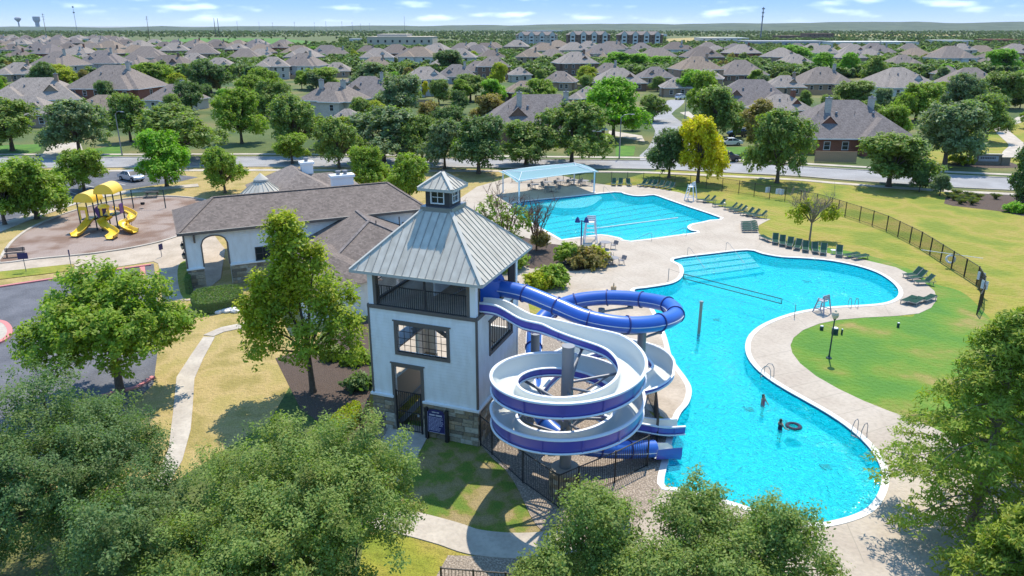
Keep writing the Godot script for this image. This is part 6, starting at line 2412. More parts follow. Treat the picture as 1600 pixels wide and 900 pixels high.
func block(called: String, label: String, xl: float, xr: float, ybase: float, ytop: float, depth: float, wall: String, rows: int, cols: int, roof := "", cat := "building") -> Node3D:
	# a large far building: walls with real window openings filled by recessed panes
	var a := G(xl, ybase)
	var b := G(xr, ybase)
	var h := height_at(a, ytop)
	var w := (b - a).length()
	var t := thing(called, label, cat, a, atan2(-(b.z - a.z), b.x - a.x))
	var m := MB.new()
	m.bx(0, w, 0, h, -depth, 0)
	part(t, "wall", m, M[wall])
	m = MB.new()
	m.bx(-0.3, w + 0.3, h, h + 0.5, -depth - 0.3, 0.3)
	part(t, "parapet" if roof == "" else "eaves", m, M[roof if roof else wall])
	for j in rows:
		for k in cols:
			var x := w * (k + 0.5) / cols
			var y := h * (j + 0.5) / rows
			m = MB.new()
			m.bx(x - w / cols * 0.13, x + w / cols * 0.13, y - h / rows * 0.2, y + h / rows * 0.12, 0.0, 0.1)
			part(t, "window", m, M.glass)
	return t

func make_far() -> void:
	street_light(G(191, 243), 7.4, -0.5, "tall grey street light beside the driveway")
	street_light(G(967.5, 248), 7.2, 0.2, "grey street light at the side street corner")
	street_light(G(1069, 198), 6.5, 2.6, "street light along the side street")
	power_pole(74, 21, 62, 3, "tall leaning wooden power pole above the roofs", 0.5)
	power_pole(234, 25, 62, 2, "wooden power pole beside the green field", 0.5)
	power_pole(337.5, 28, 58, 0, "pair of dark steel poles beyond the field", 0.8, "dark_trim")
	power_pole(343, 28.5, 58, 0, "pair of dark steel poles beyond the field", 0.8, "dark_trim")
	power_pole(372, 33, 52, 0, "slim far pole on the skyline", 0.6, "dark_trim")
	for x in [406, 427, 461, 492, 510, 535, 551, 564, 578]:
		power_pole(x, 33 + (int(x) % 5), 50, 2 if int(x) % 2 else 1, "far power pole on the skyline", 0.7, "galvanised")
	power_pole(632.5, 25, 50, 0, "tall far radio mast above the flat school", 0.8, "galvanised")
	# cell tower and masts
	var p := G(1188, 62)
	var t := thing("cell_tower", "tall grey cell tower with antenna rings", "tower", p)
	var h := height_at(p, 11)
	var m := MB.new()
	m.cyl(Vector3.ZERO, Vector3(0, h, 0), 1.3, 0.8, 10)
	part(t, "mast", m, M.galvanised)
	for k in 3:
		m = MB.new()
		m.cyl(Vector3(0, h * (0.97 - k * 0.12), 0), Vector3(0, h * (0.93 - k * 0.12), 0), 2.6 - k * 0.4, 2.6 - k * 0.4, 12)
		part(t, "antenna_ring", m, M.galvanised)
	p = G(121, 52)
	t = thing("radio_mast", "thin radio mast with round dishes above the far houses", "mast", p)
	h = height_at(p, 9)
	m = MB.new()
	m.cyl(Vector3.ZERO, Vector3(0, h, 0), 0.9, 0.5, 6)
	part(t, "mast", m, M.galvanised)
	for k in 2:
		m = MB.new()
		m.cyl(Vector3(0, h * (0.98 - k * 0.2), 0), Vector3(0, h * (0.93 - k * 0.2), 0), 3.2, 3.2, 10)
		part(t, "dish", m, M.galvanised)
	# water towers
	for a in [[31, 26.5, 46, 9.5, "water tower with saucer tank on the left skyline of trees"], [60, 25.5, 46, 11.0, "water tower with broad cylinder tank among far trees"]]:
		p = G(a[0], a[2])
		h = height_at(p, a[1])
		var u := metres(a[0], a[2])
		t = thing("water_tower", a[4].replace("left skyline of trees", "wooded skyline"), "water tower", p)
		m = MB.new()
		if a[0] < 50:
			m.lathe([Vector2(1.1 * u, 0), Vector2(0.9 * u, h * 0.6)], 14)
		else:
			m.lathe([Vector2(3.2 * u, 0), Vector2(3.0 * u, h * 0.55)], 16)
		part(t, "stem", m, M.grey_siding)
		m = MB.new()
		if a[0] < 50:
			m.lathe([Vector2(0.9 * u, h * 0.58), Vector2(4.6 * u, h * 0.8), Vector2(4.7 * u, h * 0.9), Vector2(3 * u, h * 0.98), Vector2(0, h)], 18)
		else:
			m.lathe([Vector2(3.0 * u, h * 0.52), Vector2(5.2 * u, h * 0.7), Vector2(5.3 * u, h * 0.98), Vector2(0, h)], 18)
		part(t, "tank", m, M.grey_siding)
	# large far buildings
	block("school", "wide flat grey school building with low windows", 574, 676, 70, 58, 70, "limestone", 1, 9)
	block("school_hall", "higher pale hall behind the flat school front", 590, 636, 69.4, 54, 60, "stucco", 1, 4)
	block("round_pavilion", "low white round-roofed pavilion beside the school", 546, 562, 67.5, 60.5, 20, "pale_siding", 1, 3)
	for a in [[806, 871, 71, 55.5, "cream apartment block with dark gables"], [886, 953, 71.5, 55, "long white and maroon apartment block"], [966, 1035, 71.5, 55.2, "maroon apartment block with white bays"]]:
		var w: String = "stucco" if a[0] < 850 else "brick_brown"
		t = block("apartment_block", a[4], a[0], a[1], a[2], a[3], 22, w, 3, 11, "shingle_3")
		var wd: float = metres(a[0], a[2]) * (a[1] - a[0])
		h = height_at(G(a[0], a[2]), a[3])
		for k in 4:
			var x: float = wd * (k + 0.5) / 4
			m = MB.new()
			m.bx(x - wd * 0.055, x + wd * 0.055, 0, h + 0.8, 0.0, 2.0)
			m.tri(Vector3(x - wd * 0.08, h + 0.8, 2.2), Vector3(x + wd * 0.08, h + 0.8, 2.2), Vector3(x, h + 4.6, 2.2))
			m.tri(Vector3(x + wd * 0.08, h + 0.8, -4), Vector3(x - wd * 0.08, h + 0.8, -4), Vector3(x, h + 4.6, -4))
			var g := part(t, "gable_bay", m, M.pale_siding)
			m = MB.new()
			m.quad(Vector3(x - wd * 0.09, h + 0.5, 2.6), Vector3(x, h + 4.9, 2.6), Vector3(x, h + 4.9, -6), Vector3(x - wd * 0.09, h + 0.5, -6))
			m.quad(Vector3(x, h + 4.9, 2.6), Vector3(x + wd * 0.09, h + 0.5, 2.6), Vector3(x + wd * 0.09, h + 0.5, -6), Vector3(x, h + 4.9, -6))
			part(g, "gable_roof", m, M.shingle_3)
			for j in 3:
				m = MB.new()
				m.bx(x - wd * 0.03, x + wd * 0.03, h * (j + 0.25) / 3, h * (j + 0.75) / 3, 2.0, 2.12)
				part(g, "window", m, M.glass)
		m = MB.new()
		hip_roof(m, -1, wd + 1, -23, 1, h + 0.4, h + 4.6, 8, 8)
		part(t, "roof", m, M.shingle_3)
	block("warehouse", "very long flat grey warehouse beyond the gardens", 1170, 1300, 72, 65, 60, "grey_siding", 1, 10)
	block("warehouse", "long pale flat warehouse with white parapet", 1300, 1435, 73, 66, 60, "pale_siding", 1, 9)
	block("shop", "dark brown commercial block behind the warehouses", 1262, 1302, 62, 52.5, 40, "brick_brown", 2, 6)
	block("shop", "brown slant-roofed shop beside the cell tower", 1218, 1252, 62.5, 56, 40, "brick_brown", 1, 5)
	block("shop", "white low shop with dark glass front", 1470, 1520, 70, 63.5, 40, "pale_siding", 1, 5)
	block("shop", "long orange-red roofed shop row on the plain", 1545, 1600, 67, 62, 40, "brick_red", 1, 6)
	block("warehouse", "white flat warehouse in front of the far hill", 1095, 1170, 64, 59.5, 50, "pale_siding", 1, 7)
	block("warehouse", "far long white shed near the horizon", 822, 880, 51, 47.5, 90, "pale_siding", 1, 6)
	block("warehouse", "far white shed roof beyond the apartment blocks", 970, 1042, 57.5, 53.5, 60, "pale_siding", 1, 6)
	# hills on the horizon
	m = MB.new()
	var f := FastNoiseLite.new()
	f.seed = 4
	f.frequency = 0.0011
	for row in 3:
		var z: float = [-4600.0, -5600.0, -6900.0][row]
		var hs := [20.0, 36.0, 54.0]
		for k in 140:
			var x0 := -9000.0 + k * 130.0
			var x1 := x0 + 130.0
			var e := func(x: float) -> float: return hs[row] * (0.35 + 0.75 * smoothstep(-4500.0, 4200.0, x)) + 16.0 * f.get_noise_2d(x, row * 900.0)
			m.quad(Vector3(x0, -2, z + 700), Vector3(x1, -2, z + 700), Vector3(x1, e.call(x1), z), Vector3(x0, e.call(x0), z))
			m.quad(Vector3(x1, -2, z - 700), Vector3(x0, -2, z - 700), Vector3(x0, e.call(x0), z), Vector3(x1, e.call(x1), z))
	struct("hills", m, M.far_hill, "wooded hills along the horizon")
	# stone monument sign at the park path
	p = G(1541, 257)
	t = thing("monument_sign", "long low stone entrance sign with pale name panel", "sign", p, -0.1)
	m = MB.new()
	m.bx(-2.1, 2.1, 0.0, 1.7, -0.35, 0.35)
	part(t, "stone_wall", m, M.stone_4)
	for s in [-1.0, 1.0]:
		m = MB.new()
		m.bx(s * 2.8 - 0.7, s * 2.8 + 0.7, 0.0, 1.25, -0.45, 0.45)
		var o := part(t, "stone_pier", m, M.stone_4)
		m = MB.new()
		m.bx(s * 2.8 - 0.78, s * 2.8 + 0.78, 1.25, 1.36, -0.52, 0.52)
		part(o, "cap", m, M.limestone)
	m = MB.new()
	m.bx(-2.2, 2.2, 1.7, 1.82, -0.42, 0.42)
	part(t, "cap", m, M.limestone)
	m = MB.new()
	m.bx(-1.6, 1.6, 0.6, 1.5, 0.35, 0.4)
	var pan := part(t, "name_panel", m, M.grey_siding)
	m = MB.new()
	var x := -1.3
	for k in 9:
		var w := rng.randf_range(0.16, 0.3)
		m.bx(x, x + w * 0.8, 1.0, 1.3, 0.4, 0.42)
		x += w + 0.05
	part(pan, "lettering", m, M.dark_trim)


# ---------------------------------------------------------------- plants
class Leaves:
	var v := PackedVector3Array()
	var n := PackedVector3Array()
	var c := PackedColorArray()
	var ix := PackedInt32Array()
	var hue := 0.0
	func leaf(p: Vector3, nrm: Vector3, s: float, bright: float, r: RandomNumberGenerator, long := 1.7) -> void:
		var m := nrm.normalized()
		var t := m.cross(Vector3(r.randf() - 0.5, r.randf() - 0.5, r.randf() - 0.5)).normalized()
		var b := m.cross(t)
		var k := v.size()
		var l := s * long * 0.6
		v.append(p + t * l); v.append(p + b * s * 0.5 + m * s * 0.12); v.append(p - t * l); v.append(p - b * s * 0.5 + m * s * 0.12)
		var q := Color(bright * (1.0 + hue), bright, bright * (1.0 - hue))
		for i in 4:
			n.append(m)
			c.append(q)
		ix.append_array(PackedInt32Array([k, k + 2, k + 1, k, k + 3, k + 2]))
	func mesh() -> ArrayMesh:
		var a := []
		a.resize(Mesh.ARRAY_MAX)
		a[Mesh.ARRAY_VERTEX] = v
		a[Mesh.ARRAY_NORMAL] = n
		a[Mesh.ARRAY_COLOR] = c
		a[Mesh.ARRAY_INDEX] = ix
		var m := ArrayMesh.new()
		m.add_surface_from_arrays(Mesh.PRIMITIVE_TRIANGLES, a)
		return m

func ball(r: RandomNumberGenerator) -> Vector3:
	while true:
		var p := Vector3(r.randf_range(-1, 1), r.randf_range(-1, 1), r.randf_range(-1, 1))
		if p.length_squared() < 1.0:
			return p
	return Vector3.ZERO

func crown(seed_: int, blobs: Array, clusters: int, per: int, cr: float, size: float, lean := 0.6) -> ArrayMesh:
	# sprays of leaves spread through lobes, most of them near the surface; gaps stay between the sprays
	var r := RandomNumberGenerator.new()
	r.seed = seed_
	var L := Leaves.new()
	var total := 0.0
	for b in blobs: total += b[1].x * b[1].y
	for k in clusters:
		var pick := r.randf() * total
		var b: Array = blobs[0]
		for q in blobs:
			pick -= q[1].x * q[1].y
			if pick <= 0:
				b = q
				break
		var d := ball(r).normalized()
		if d.y < -0.35 and r.randf() < 0.6:
			d.y = -d.y
		var p: Vector3 = b[0] + d * b[1] * pow(r.randf(), 0.24)
		var bright := r.randf_range(0.62, 1.35)
		L.hue = r.randf_range(-0.14, 0.18)
		var ax := (d + ball(r) * 0.7).normalized()
		for j in per:
			var o := ball(r)
			o += ax * r.randf_range(-0.6, 0.9)
			L.leaf(p + o * cr, d * lean + Vector3(0, 0.75, 0) + ball(r) * 1.1, size * r.randf_range(0.55, 1.5), bright * r.randf_range(0.6, 1.4), r)
	return L.mesh()

func lobes(seed_: int, R: float, y0: float, y1: float, n: int, spread := 0.55) -> Array:
	var r := RandomNumberGenerator.new()
	r.seed = seed_
	var b := [[Vector3(0, (y0 + y1) / 2, 0), Vector3(R * 0.5, (y1 - y0) * 0.38, R * 0.5)]]
	n = int(n * 1.5)
	for k in n:
		var a := TAU * k / n * 1.5 + r.randf_range(-0.4, 0.4)
		var t := r.randf()
		var q := R * r.randf_range(0.27, 0.43)
		var rad := (R - q * 0.85) * (spread + (1.0 - spread) * r.randf())
		rad *= 1.0 - 0.55 * pow(t, 2.0)
		b.append([Vector3(cos(a) * rad, lerpf(y0 + q * 0.55, y1 - q * 0.6, t), sin(a) * rad), Vector3(q, q * r.randf_range(0.62, 0.85), q)])
	return b

func trunk(seed_: int, h: float, r0: float, blobs: Array, lean := 0.0) -> MB:
	var r := RandomNumberGenerator.new()
	r.seed = seed_
	var m := MB.new()
	var fork := Vector3(lean * h * 0.3, h, r.randf_range(-0.1, 0.1) * h)
	m.cyl(Vector3(0, -0.05, 0), Vector3(0, 0.25, 0), r0 * 1.5, r0 * 1.05, 10, false)
	m.cyl(Vector3(0, 0.25, 0), fork * 0.55, r0 * 1.05, r0 * 0.85, 10, false)
	m.cyl(fork * 0.55, fork, r0 * 0.85, r0 * 0.7, 10, false)
	for b in blobs:
		var e: Vector3 = b[0]
		var mid := fork.lerp(e, 0.5) + Vector3(0, (e.y - fork.y) * 0.12, 0)
		m.cyl(fork, mid, r0 * 0.5, r0 * 0.32, 6, false)
		m.cyl(mid, e, r0 * 0.32, r0 * 0.12, 6, false)
		for k in 3:
			m.cyl(mid.lerp(e, 0.3 + 0.3 * k), e + ball(r) * b[1] * 0.85, r0 * 0.14, r0 * 0.04, 4, false)
	return m

func tree_from(called: String, label: String, group: String, at: Vector3, cm: Mesh, tm: Mesh, leaf: Material, turn: float, s: Vector3, bark := "bark") -> Node3D:
	var t := thing(called, label, "tree", at, turn, group)
	t.scale = s
	part(t, "trunk", tm, M[bark])
	part(t, "crown", cm, leaf)
	return t

var MID := []       # [crown, trunk, half width, height] of shared shapes
var FAR := []

func make_shapes() -> void:
	for k in 5:
		var up := k >= 3
		var R: float = [4.2, 4.0, 3.8, 2.6, 3.0][k]
		var y1: float = [6.6, 7.0, 6.2, 7.6, 7.0][k]
		var y0: float = [0.9, 1.0, 1.0, 1.2, 1.3][k]
		var b := lobes(100 + k, R, y0, y1, 11 if not up else 9)
		MID.append([crown(200 + k, b, 820, 22, 0.33, 0.15), trunk(300 + k, y0 + 0.7, 0.22, b).mesh(), R, y1])
	for k in 4:
		var R: float = [4.0, 3.6, 3.0, 4.4][k]
		var y1: float = [6.5, 7.2, 7.4, 6.0][k]
		var b := lobes(400 + k, R, 0.9, y1, 7)
		FAR.append([crown(500 + k, b, 330, 12, 0.5, 0.3), trunk(600 + k, 1.8, 0.2, b.slice(0, 3)).mesh(), R, y1])

const KIND := {
	"oak": ["live_oak", "leaf_oak", "dark green live oak", 0], "dark": ["live_oak", "leaf_dark", "very dark green oak", 0], "grey": ["live_oak", "leaf_grey", "grey-green oak", 0],
	"green": ["shade_tree", "leaf_green", "mid green shade tree", 1], "bright": ["shade_tree", "leaf_bright", "bright green shade tree", 1], "lime": ["shade_tree", "leaf_lime", "lime-yellow shade tree", 1],
	"yellow": ["shade_tree", "leaf_yellow", "golden yellow tree", 1], "rust": ["crape_myrtle", "leaf_rust", "rusty brown-green garden tree", 1]}

func tree_px(x: float, ytop: float, ybase: float, wpx: float, kind: String, where: String, group := "street and garden trees") -> void:
	# the foot of the trunk stands on the ground at (x, ybase); the crown's top shows at ytop
	var p := G(x, ybase)
	var h := height_at(p, ytop)
	var w := wpx * metres(x, ybase) * 0.5
	var k: Array = KIND[kind]
	var i := rng.randi_range(0, 2) if w / h > 0.42 else rng.randi_range(3, 4)
	var s: Array = MID[i]
	tree_from(k[0], k[2] + " " + where, group, p, s[0], s[1], M[k[1]], rng.randf() * TAU, Vector3(w / s[2], h / s[3], w / s[2]) * 1.04)

func make_near_trees() -> void:
	var T := [
		[20, 158, 236, 115, "oak", "in front of the low house at the bright lawn"], [125, 160, 241, 118, "grey", "above the house driveway"], [205, 148, 222, 80, "oak", "behind the tall street light"], [285, 168, 252, 150, "oak", "spreading over the street behind the playground"],
		[378, 143, 224, 88, "green", "with forked trunk beside the street"], [466, 152, 238, 112, "oak", "beside the street behind the clubhouse"], [457, 211, 256, 70, "green", "small on the verge behind the clubhouse"], [600, 172, 254, 140, "grey", "broad at the street behind the slide tower"],
		[660, 185, 256, 80, "oak", "filling the gap at the street"], [748, 183, 271, 112, "dark", "with visible trunk left of the shade canopy".replace("left of", "beside")], [893, 165, 257, 132, "oak", "hanging over the shade canopy"], [822, 192, 257, 105, "oak", "behind the shade canopy"],
		[958, 127, 218, 115, "bright", "broad at the side street corner"], [1118, 138, 214, 98, "oak", "shading the dark sport utility car"], [1100, 112, 190, 70, "green", "at the bend of the side street"], [1045, 202, 278, 78, "dark", "next to the yellow tree at the fence"],
		[1090, 186, 285, 92, "yellow", "at the far fence of the lap pool"], [1214, 177, 286, 112, "oak", "on the park verge inside its own shadow"], [1388, 212, 292, 135, "oak", "low and broad on the park lawn"], [1475, 162, 262, 130, "grey", "tall and willowy by the stone sign"],
		[530, 188, 263, 92, "oak", "low over the street behind the rotunda"], [695, 190, 264, 88, "grey", "low over the street behind the tower cupola"], [1540, 148, 222, 80, "oak", "at the park path"], [1600, 190, 322, 60, "dark", "at the edge of the mulch bed"], [1436, 264, 300, 36, "dark", "dwarf sized beside the broad park oak"], [1468, 272, 306, 36, "grey", "dwarf sized at the ornamental grass"],
		[261, 207, 292, 98, "bright", "at the car park beside the silver sedan"], [352, 234, 302, 78, "green", "in front of the metal rotunda roof"], [132, 234, 299, 92, "green", "on the car park island"], [58, 250, 342, 118, "green", "with leaning trunk at the curved walk"], [8, 268, 352, 100, "green", "at the end of the curved walk"],
		[578, 230, 305, 80, "green", "behind the white mechanical boxes"], [640, 246, 322, 85, "green", "between clubhouse and slide tower roof"], [1180, 160, 238, 62, "rust", "in front of the wide grey roof"], [1020, 150, 190, 55, "oak", "at the head of the side street"],
		[700, 168, 226, 70, "dark", "beside the garden swing"], [668, 160, 214, 55, "rust", "in a back garden behind the oaks"], [770, 148, 208, 80, "rust", "rounded, behind the brown hip roof"], [543, 184, 222, 48, "lime", "small under the tall chimney"], [1390, 165, 222, 70, "green", "beside the twin-chimney brick house"],
		[1430, 130, 190, 90, "green", "between the two-storey house and the park"], [1330, 128, 170, 80, "oak", "behind the ridge of the brick house"], [1560, 112, 170, 90, "oak", "at the corner of the park"], [1500, 118, 180, 70, "grey", "near the winding path"], [1360, 90, 150, 48, "oak", "tall behind the two-storey house"],
		[780, 100, 140, 36, "lime", "conical, among the far roofs"], [845, 125, 165, 62, "green", "beside the brown roof"], [918, 105, 135, 40, "lime", "rounded, among grey roofs"], [965, 82, 112, 60, "bright", "in a clump behind the grey roofs"], [1000, 84, 112, 60, "bright", "in a clump behind the grey roofs"],
		[1035, 88, 112, 50, "bright", "in a clump behind the grey roofs"], [1080, 112, 150, 60, "bright", "above the side street"], [1285, 84, 118, 45, "bright", "rounded, behind the grey hip roof"], [1322, 84, 120, 42, "bright", "rounded, beside the tall oak"], [1240, 72, 98, 60, "bright", "in front of the long warehouse"],
		[1560, 78, 118, 60, "bright", "in front of the far shops"], [100, 103, 140, 80, "lime", "spread behind the brick house"], [218, 114, 150, 42, "lime", "at the corner of the brick house"], [240, 100, 142, 75, "green", "behind the lime garden tree"], [278, 116, 148, 42, "lime", "low beside dark oaks"],
		[330, 97, 146, 85, "dark", "in the dense garden clump"], [395, 120, 165, 60, "green", "in the dense garden clump"], [300, 130, 178, 60, "dark", "in the dense garden clump"], [170, 128, 172, 45, "dark", "beside the low brown roof"], [70, 100, 150, 60, "dark", "behind the low brown roofs"],
		[430, 128, 188, 75, "oak", "behind the street oak"], [415, 108, 150, 60, "green", "behind the pale two-storey houses"], [500, 107, 140, 80, "green", "rusty tinted, behind the chimney house"], [580, 98, 140, 75, "grey", "among the middle roofs"], [625, 118, 185, 95, "grey", "tall and willowy behind the street oaks"],
		[735, 118, 158, 62, "oak", "beside the pale metal-roofed house"], [770, 125, 160, 50, "bright", "behind the rust coloured garden tree"], [665, 128, 152, 14, "yellow", "slim, in front of the pale two-storey house"], [700, 80, 118, 60, "dark", "behind the middle roofs"], [650, 78, 100, 40, "green", "in front of the flat school"]]
	for a in T:
		tree_px(a[0], a[1], a[2], a[3], a[4], a[5])
	# a bare, thin tree with yellow tufts on the pool lawn
	bare_tree(G(1265, 374), 5.3, 2.9, 31, "leaf_lime", 0.35, "half bare young tree with yellow tufts on the pool lawn", [[Vector3(-1.6, 2.9, 0.2), Vector3(1.2, 0.75, 1.0)], [Vector3(1.6, 3.1, 0.1), Vector3(1.0, 0.8, 0.9)], [Vector3(2.4, 2.7, 0.2), Vector3(0.6, 0.45, 0.6)], [Vector3(-0.4, 3.6, 0), Vector3(0.9, 0.8, 0.8)]])
	bare_tree(G(790, 402), 7.2, 4.4, 47, "leaf_green", 0.2, "leafless many-stemmed tree behind the slide tower", [[Vector3(-1.4, 4.4, 0), Vector3(1.6, 1.8, 1.4)], [Vector3(1.0, 3.8, 0.4), Vector3(1.5, 1.5, 1.3)], [Vector3(0.4, 1.8, 0.6), Vector3(1.4, 1.1, 1.1)]])
	bare_tree(G(838, 392), 5.4, 3.2, 53, "leaf_rust", 0.1, "low leafless shrub beside the lap pool corner", [[Vector3(0.4, 1.2, 0), Vector3(0.8, 0.7, 0.8)]])
	# bushes in the bed behind the tower
	bush(G(918, 416), 2.3, 1.7, "leaf_rust", "rust and yellow bush under the flood light post", 61)
	bush(G(932, 412), 1.5, 1.5, "leaf_lime", "yellow-green bush at the patio tables", 62)
	bush(G(888, 412), 2.0, 1.9, "leaf_green", "green bush behind the flood light post", 63)
	bush(G(862, 446), 2.0, 1.9, "leaf_green", "light green bush beside the blue tube slide", 64)
	bush(G(556, 566), 1.0, 0.9, "leaf_green", "low shrub in the mulch bed at the tower wall", 91)
	bush(G(560, 606), 0.9, 0.8, "leaf_dark", "dark low shrub beside the tower plinth", 92)
	bush(G(520, 560), 0.8, 0.7, "leaf_oak", "small shrub behind the tall shade tree", 93)
	bush(G(800, 420), 2.0, 1.7, "leaf_green", "green shrub below the leafless tree", 69)
	bush(G(770, 385), 1.8, 1.6, "leaf_rust", "rusty shrub behind the tower eaves", 70)
	bush(G(838, 452), 1.5, 1.6, "leaf_lime", "pale green bush below the leafless tree", 65)
	bush(G(1586, 331), 1.5, 1.0, "leaf_bright", "bright green rounded bush in the mulch bed", 66)
	bush(G(1500, 256), 2.5, 1.3, "leaf_lime", "yellow-green shrubs beside the stone sign", 67)
	bush(G(1600, 318), 2.2, 2.2, "leaf_dark", "dark shrub at the end of the mulch bed", 68)
	for k in 12:
		var q := G([1482, 1490, 1498, 1506, 1514, 1522, 1512, 1500, 1555, 1528, 1494, 1518][k], [309, 313, 311, 316, 313, 317, 308, 319, 311, 311, 305, 320][k])
		var r := RandomNumberGenerator.new()
		r.seed = 700 + k
		var L := Leaves.new()
		for j in 170:
			var d := Vector3(r.randf_range(-1, 1), 0, r.randf_range(-1, 1))
			var b := r.randf_range(0.7, 1.3)
			for s in 3:
				L.leaf(d * (0.12 + 0.22 * s) + Vector3(0, 0.2 + 0.3 * s - 0.05 * s * s, 0), Vector3(d.z, 0.2, -d.x), 0.06, b, r, 6.0)
		var t := thing("ornamental_grass", "clump of pale ornamental grass in the park mulch bed", "plant", q, 0.0, "ornamental grass clumps")
		part(t, "blades", L.mesh(), M.grass_blade)
	# the large trees close to the camera
	near_tree("live_oak", "huge live oak in front of the slide tower lawn", G(450, 800, 5.2), 5.2, 6.5, 1.6, 8.9, 13, 1150, 135, 0.36, 0.054, "leaf_oak", 71)
	near_tree("live_oak", "large live oak at the corner of the asphalt drive", G(88, 722, 4.8), 4.8, 5.7, 1.6, 8.5, 11, 820, 130, 0.36, 0.056, "leaf_dark", 72)
	near_tree("live_oak", "live oak beside the pale footpath bend", G(225, 850, 4.2), 4.2, 4.4, 1.2, 6.6, 9, 460, 130, 0.36, 0.054, "leaf_dark", 73)
	near_tree("shade_tree", "broad yellow-green shade tree beside the asphalt drive", G(188, 612), 0.0, 5.5, 1.9, 8.1, 12, 820, 44, 0.4, 0.13, "leaf_green", 74)
	near_tree("shade_tree", "tall shade tree with lime tip between clubhouse and tower", G(489, 612), 0.0, 3.6, 1.9, 11.6, 12, 330, 40, 0.42, 0.12, "leaf_airy", 75)
	near_tree("live_oak", "young live oak below the spiral slide", G(932, 830, 3.0), 3.0, 2.5, 0.9, 4.9, 8, 330, 60, 0.36, 0.062, "leaf_oak", 76)
	near_tree("live_oak", "young live oak at the shallow end coping", G(1090, 825, 3.0), 3.0, 2.3, 1.0, 5.2, 8, 290, 60, 0.36, 0.062, "leaf_oak", 77)
	near_tree("live_oak", "young live oak below the wide end of the pool", G(1215, 850, 3.0), 3.0, 2.4, 1.0, 5.0, 8, 320, 60, 0.36, 0.062, "leaf_oak", 78)
	near_tree("live_oak", "bushy young oak under the curved footpath", G(1010, 900, 2.6), 2.6, 2.4, 0.6, 4.2, 8, 340, 60, 0.34, 0.062, "leaf_oak", 79)
	near_tree("live_oak", "bushy young oak between two taller young oaks", G(1140, 910, 2.6), 2.6, 2.3, 0.6, 4.4, 8, 340, 60, 0.34, 0.062, "leaf_oak", 80)
	near_tree("live_oak", "bushy young oak at the gravel fence", G(840, 905, 2.4), 2.4, 1.7, 0.6, 3.6, 7, 240, 54, 0.32, 0.062, "leaf_oak", 81)
	cypress(G(1515, 835, 0.0), 11.2, 5.6, 83, "feathery bald cypress at the wide pool end")
	cypress(G(1605, 985, 0.0), 6.5, 3.6, 85, "lower feathery cypress in front of the tall one")
	cypress(G(1650, 770, 0.0), 10.0, 4.6, 84, "feathery bald cypress behind the first one")

func near_tree(called: String, label: String, c: Vector3, cy: float, R: float, y0: float, y1: float, n: int, clusters: int, per: int, cr: float, size: float, leaf: String, sd: int) -> void:
	var b := lobes(sd, R, y0, y1, n)
	if sd == 75:
		b = [[Vector3(0, 5.0, 0), Vector3(2.2, 2.4, 2.0)], [Vector3(-0.6, 9.2, 0.2), Vector3(1.15, 2.2, 1.1)], [Vector3(0.7, 8.0, 0.1), Vector3(1.2, 1.7, 1.1)], [Vector3(-2.2, 4.6, 0.5), Vector3(1.3, 1.6, 1.3)], [Vector3(2.1, 4.6, 0.2), Vector3(1.5, 1.5, 1.4)], [Vector3(-1.4, 6.6, 0.4), Vector3(1.2, 1.2, 1.1)], [Vector3(1.9, 6.3, -0.4), Vector3(1.2, 1.2, 1.2)], [Vector3(-2.7, 3.0, 0.2), Vector3(1.1, 0.9, 1.1)], [Vector3(2.6, 2.9, 0.5), Vector3(1.1, 0.9, 1.1)], [Vector3(0.2, 3.3, 1.5), Vector3(1.5, 1.1, 1.2)], [Vector3(0, 6.0, -1.4), Vector3(1.7, 1.8, 1.4)]]
	var t := thing(called, label, "tree", Vector3(c.x, 0, c.z), 0.0)
	part(t, "trunk", trunk(sd, y0 + 0.9, 0.07 + R * 0.035, b), M.bark)
	part(t, "crown", crown(sd + 900, b, clusters, per, cr, size), M[leaf])
	if sd == 75:
		part(t, "crown", crown(sd + 950, [[Vector3(-0.8, 10.2, 0.2), Vector3(0.95, 1.5, 0.9)], [Vector3(-2.6, 5.4, 0.8), Vector3(1.1, 1.6, 1.0)], [Vector3(-1.9, 7.2, 0.9), Vector3(0.9, 1.2, 0.8)], [Vector3(-0.4, 7.8, 1.0), Vector3(0.9, 1.4, 0.6)], [Vector3(0.9, 8.9, 0.4), Vector3(0.7, 1.2, 0.7)]], 300, 34, 0.4, 0.12), M.leaf_lime, "lime-yellow branch tips")

func bare_tree(p: Vector3, h: float, R: float, sd: int, leaf: String, low: float, label: String, tufts: Array) -> void:
	var r := RandomNumberGenerator.new()
	r.seed = sd
	var m := MB.new()
	var f := Vector3(0, h * low, 0)
	m.cyl(Vector3.ZERO, f, 0.12, 0.09, 8, false)
	for k in 13:
		var a := TAU * k / 13 + r.randf()
		var e := Vector3(cos(a) * R * r.randf_range(0.35, 1.0), h * r.randf_range(0.65, 1.0), sin(a) * R * r.randf_range(0.35, 1.0))
		var mid := f.lerp(e, 0.5) + Vector3(0, 0.25, 0)
		m.cyl(f, mid, 0.06, 0.035, 5, false)
		m.cyl(mid, e, 0.035, 0.012, 5, false)
		for j in 16:
			var s := f.lerp(mid, r.randf_range(0.5, 1.0)) if j < 3 else mid.lerp(e, r.randf())
			var q := s + Vector3(r.randf_range(-0.7, 0.7), r.randf_range(0.2, 1.1), r.randf_range(-0.7, 0.7))
			m.cyl(s, q, 0.026, 0.013, 4, false)
			for i in 2:
				m.cyl(s.lerp(q, 0.5), q + ball(r) * 0.6, 0.013, 0.006, 3, false)
	var t := thing("bare_tree", label, "tree", p)
	part(t, "trunk", m, M.pale_bark if sd == 31 else M.red_bark)
	if tufts:
		part(t, "crown", crown(sd, tufts, 130, 18, 0.3, 0.14), M[leaf])

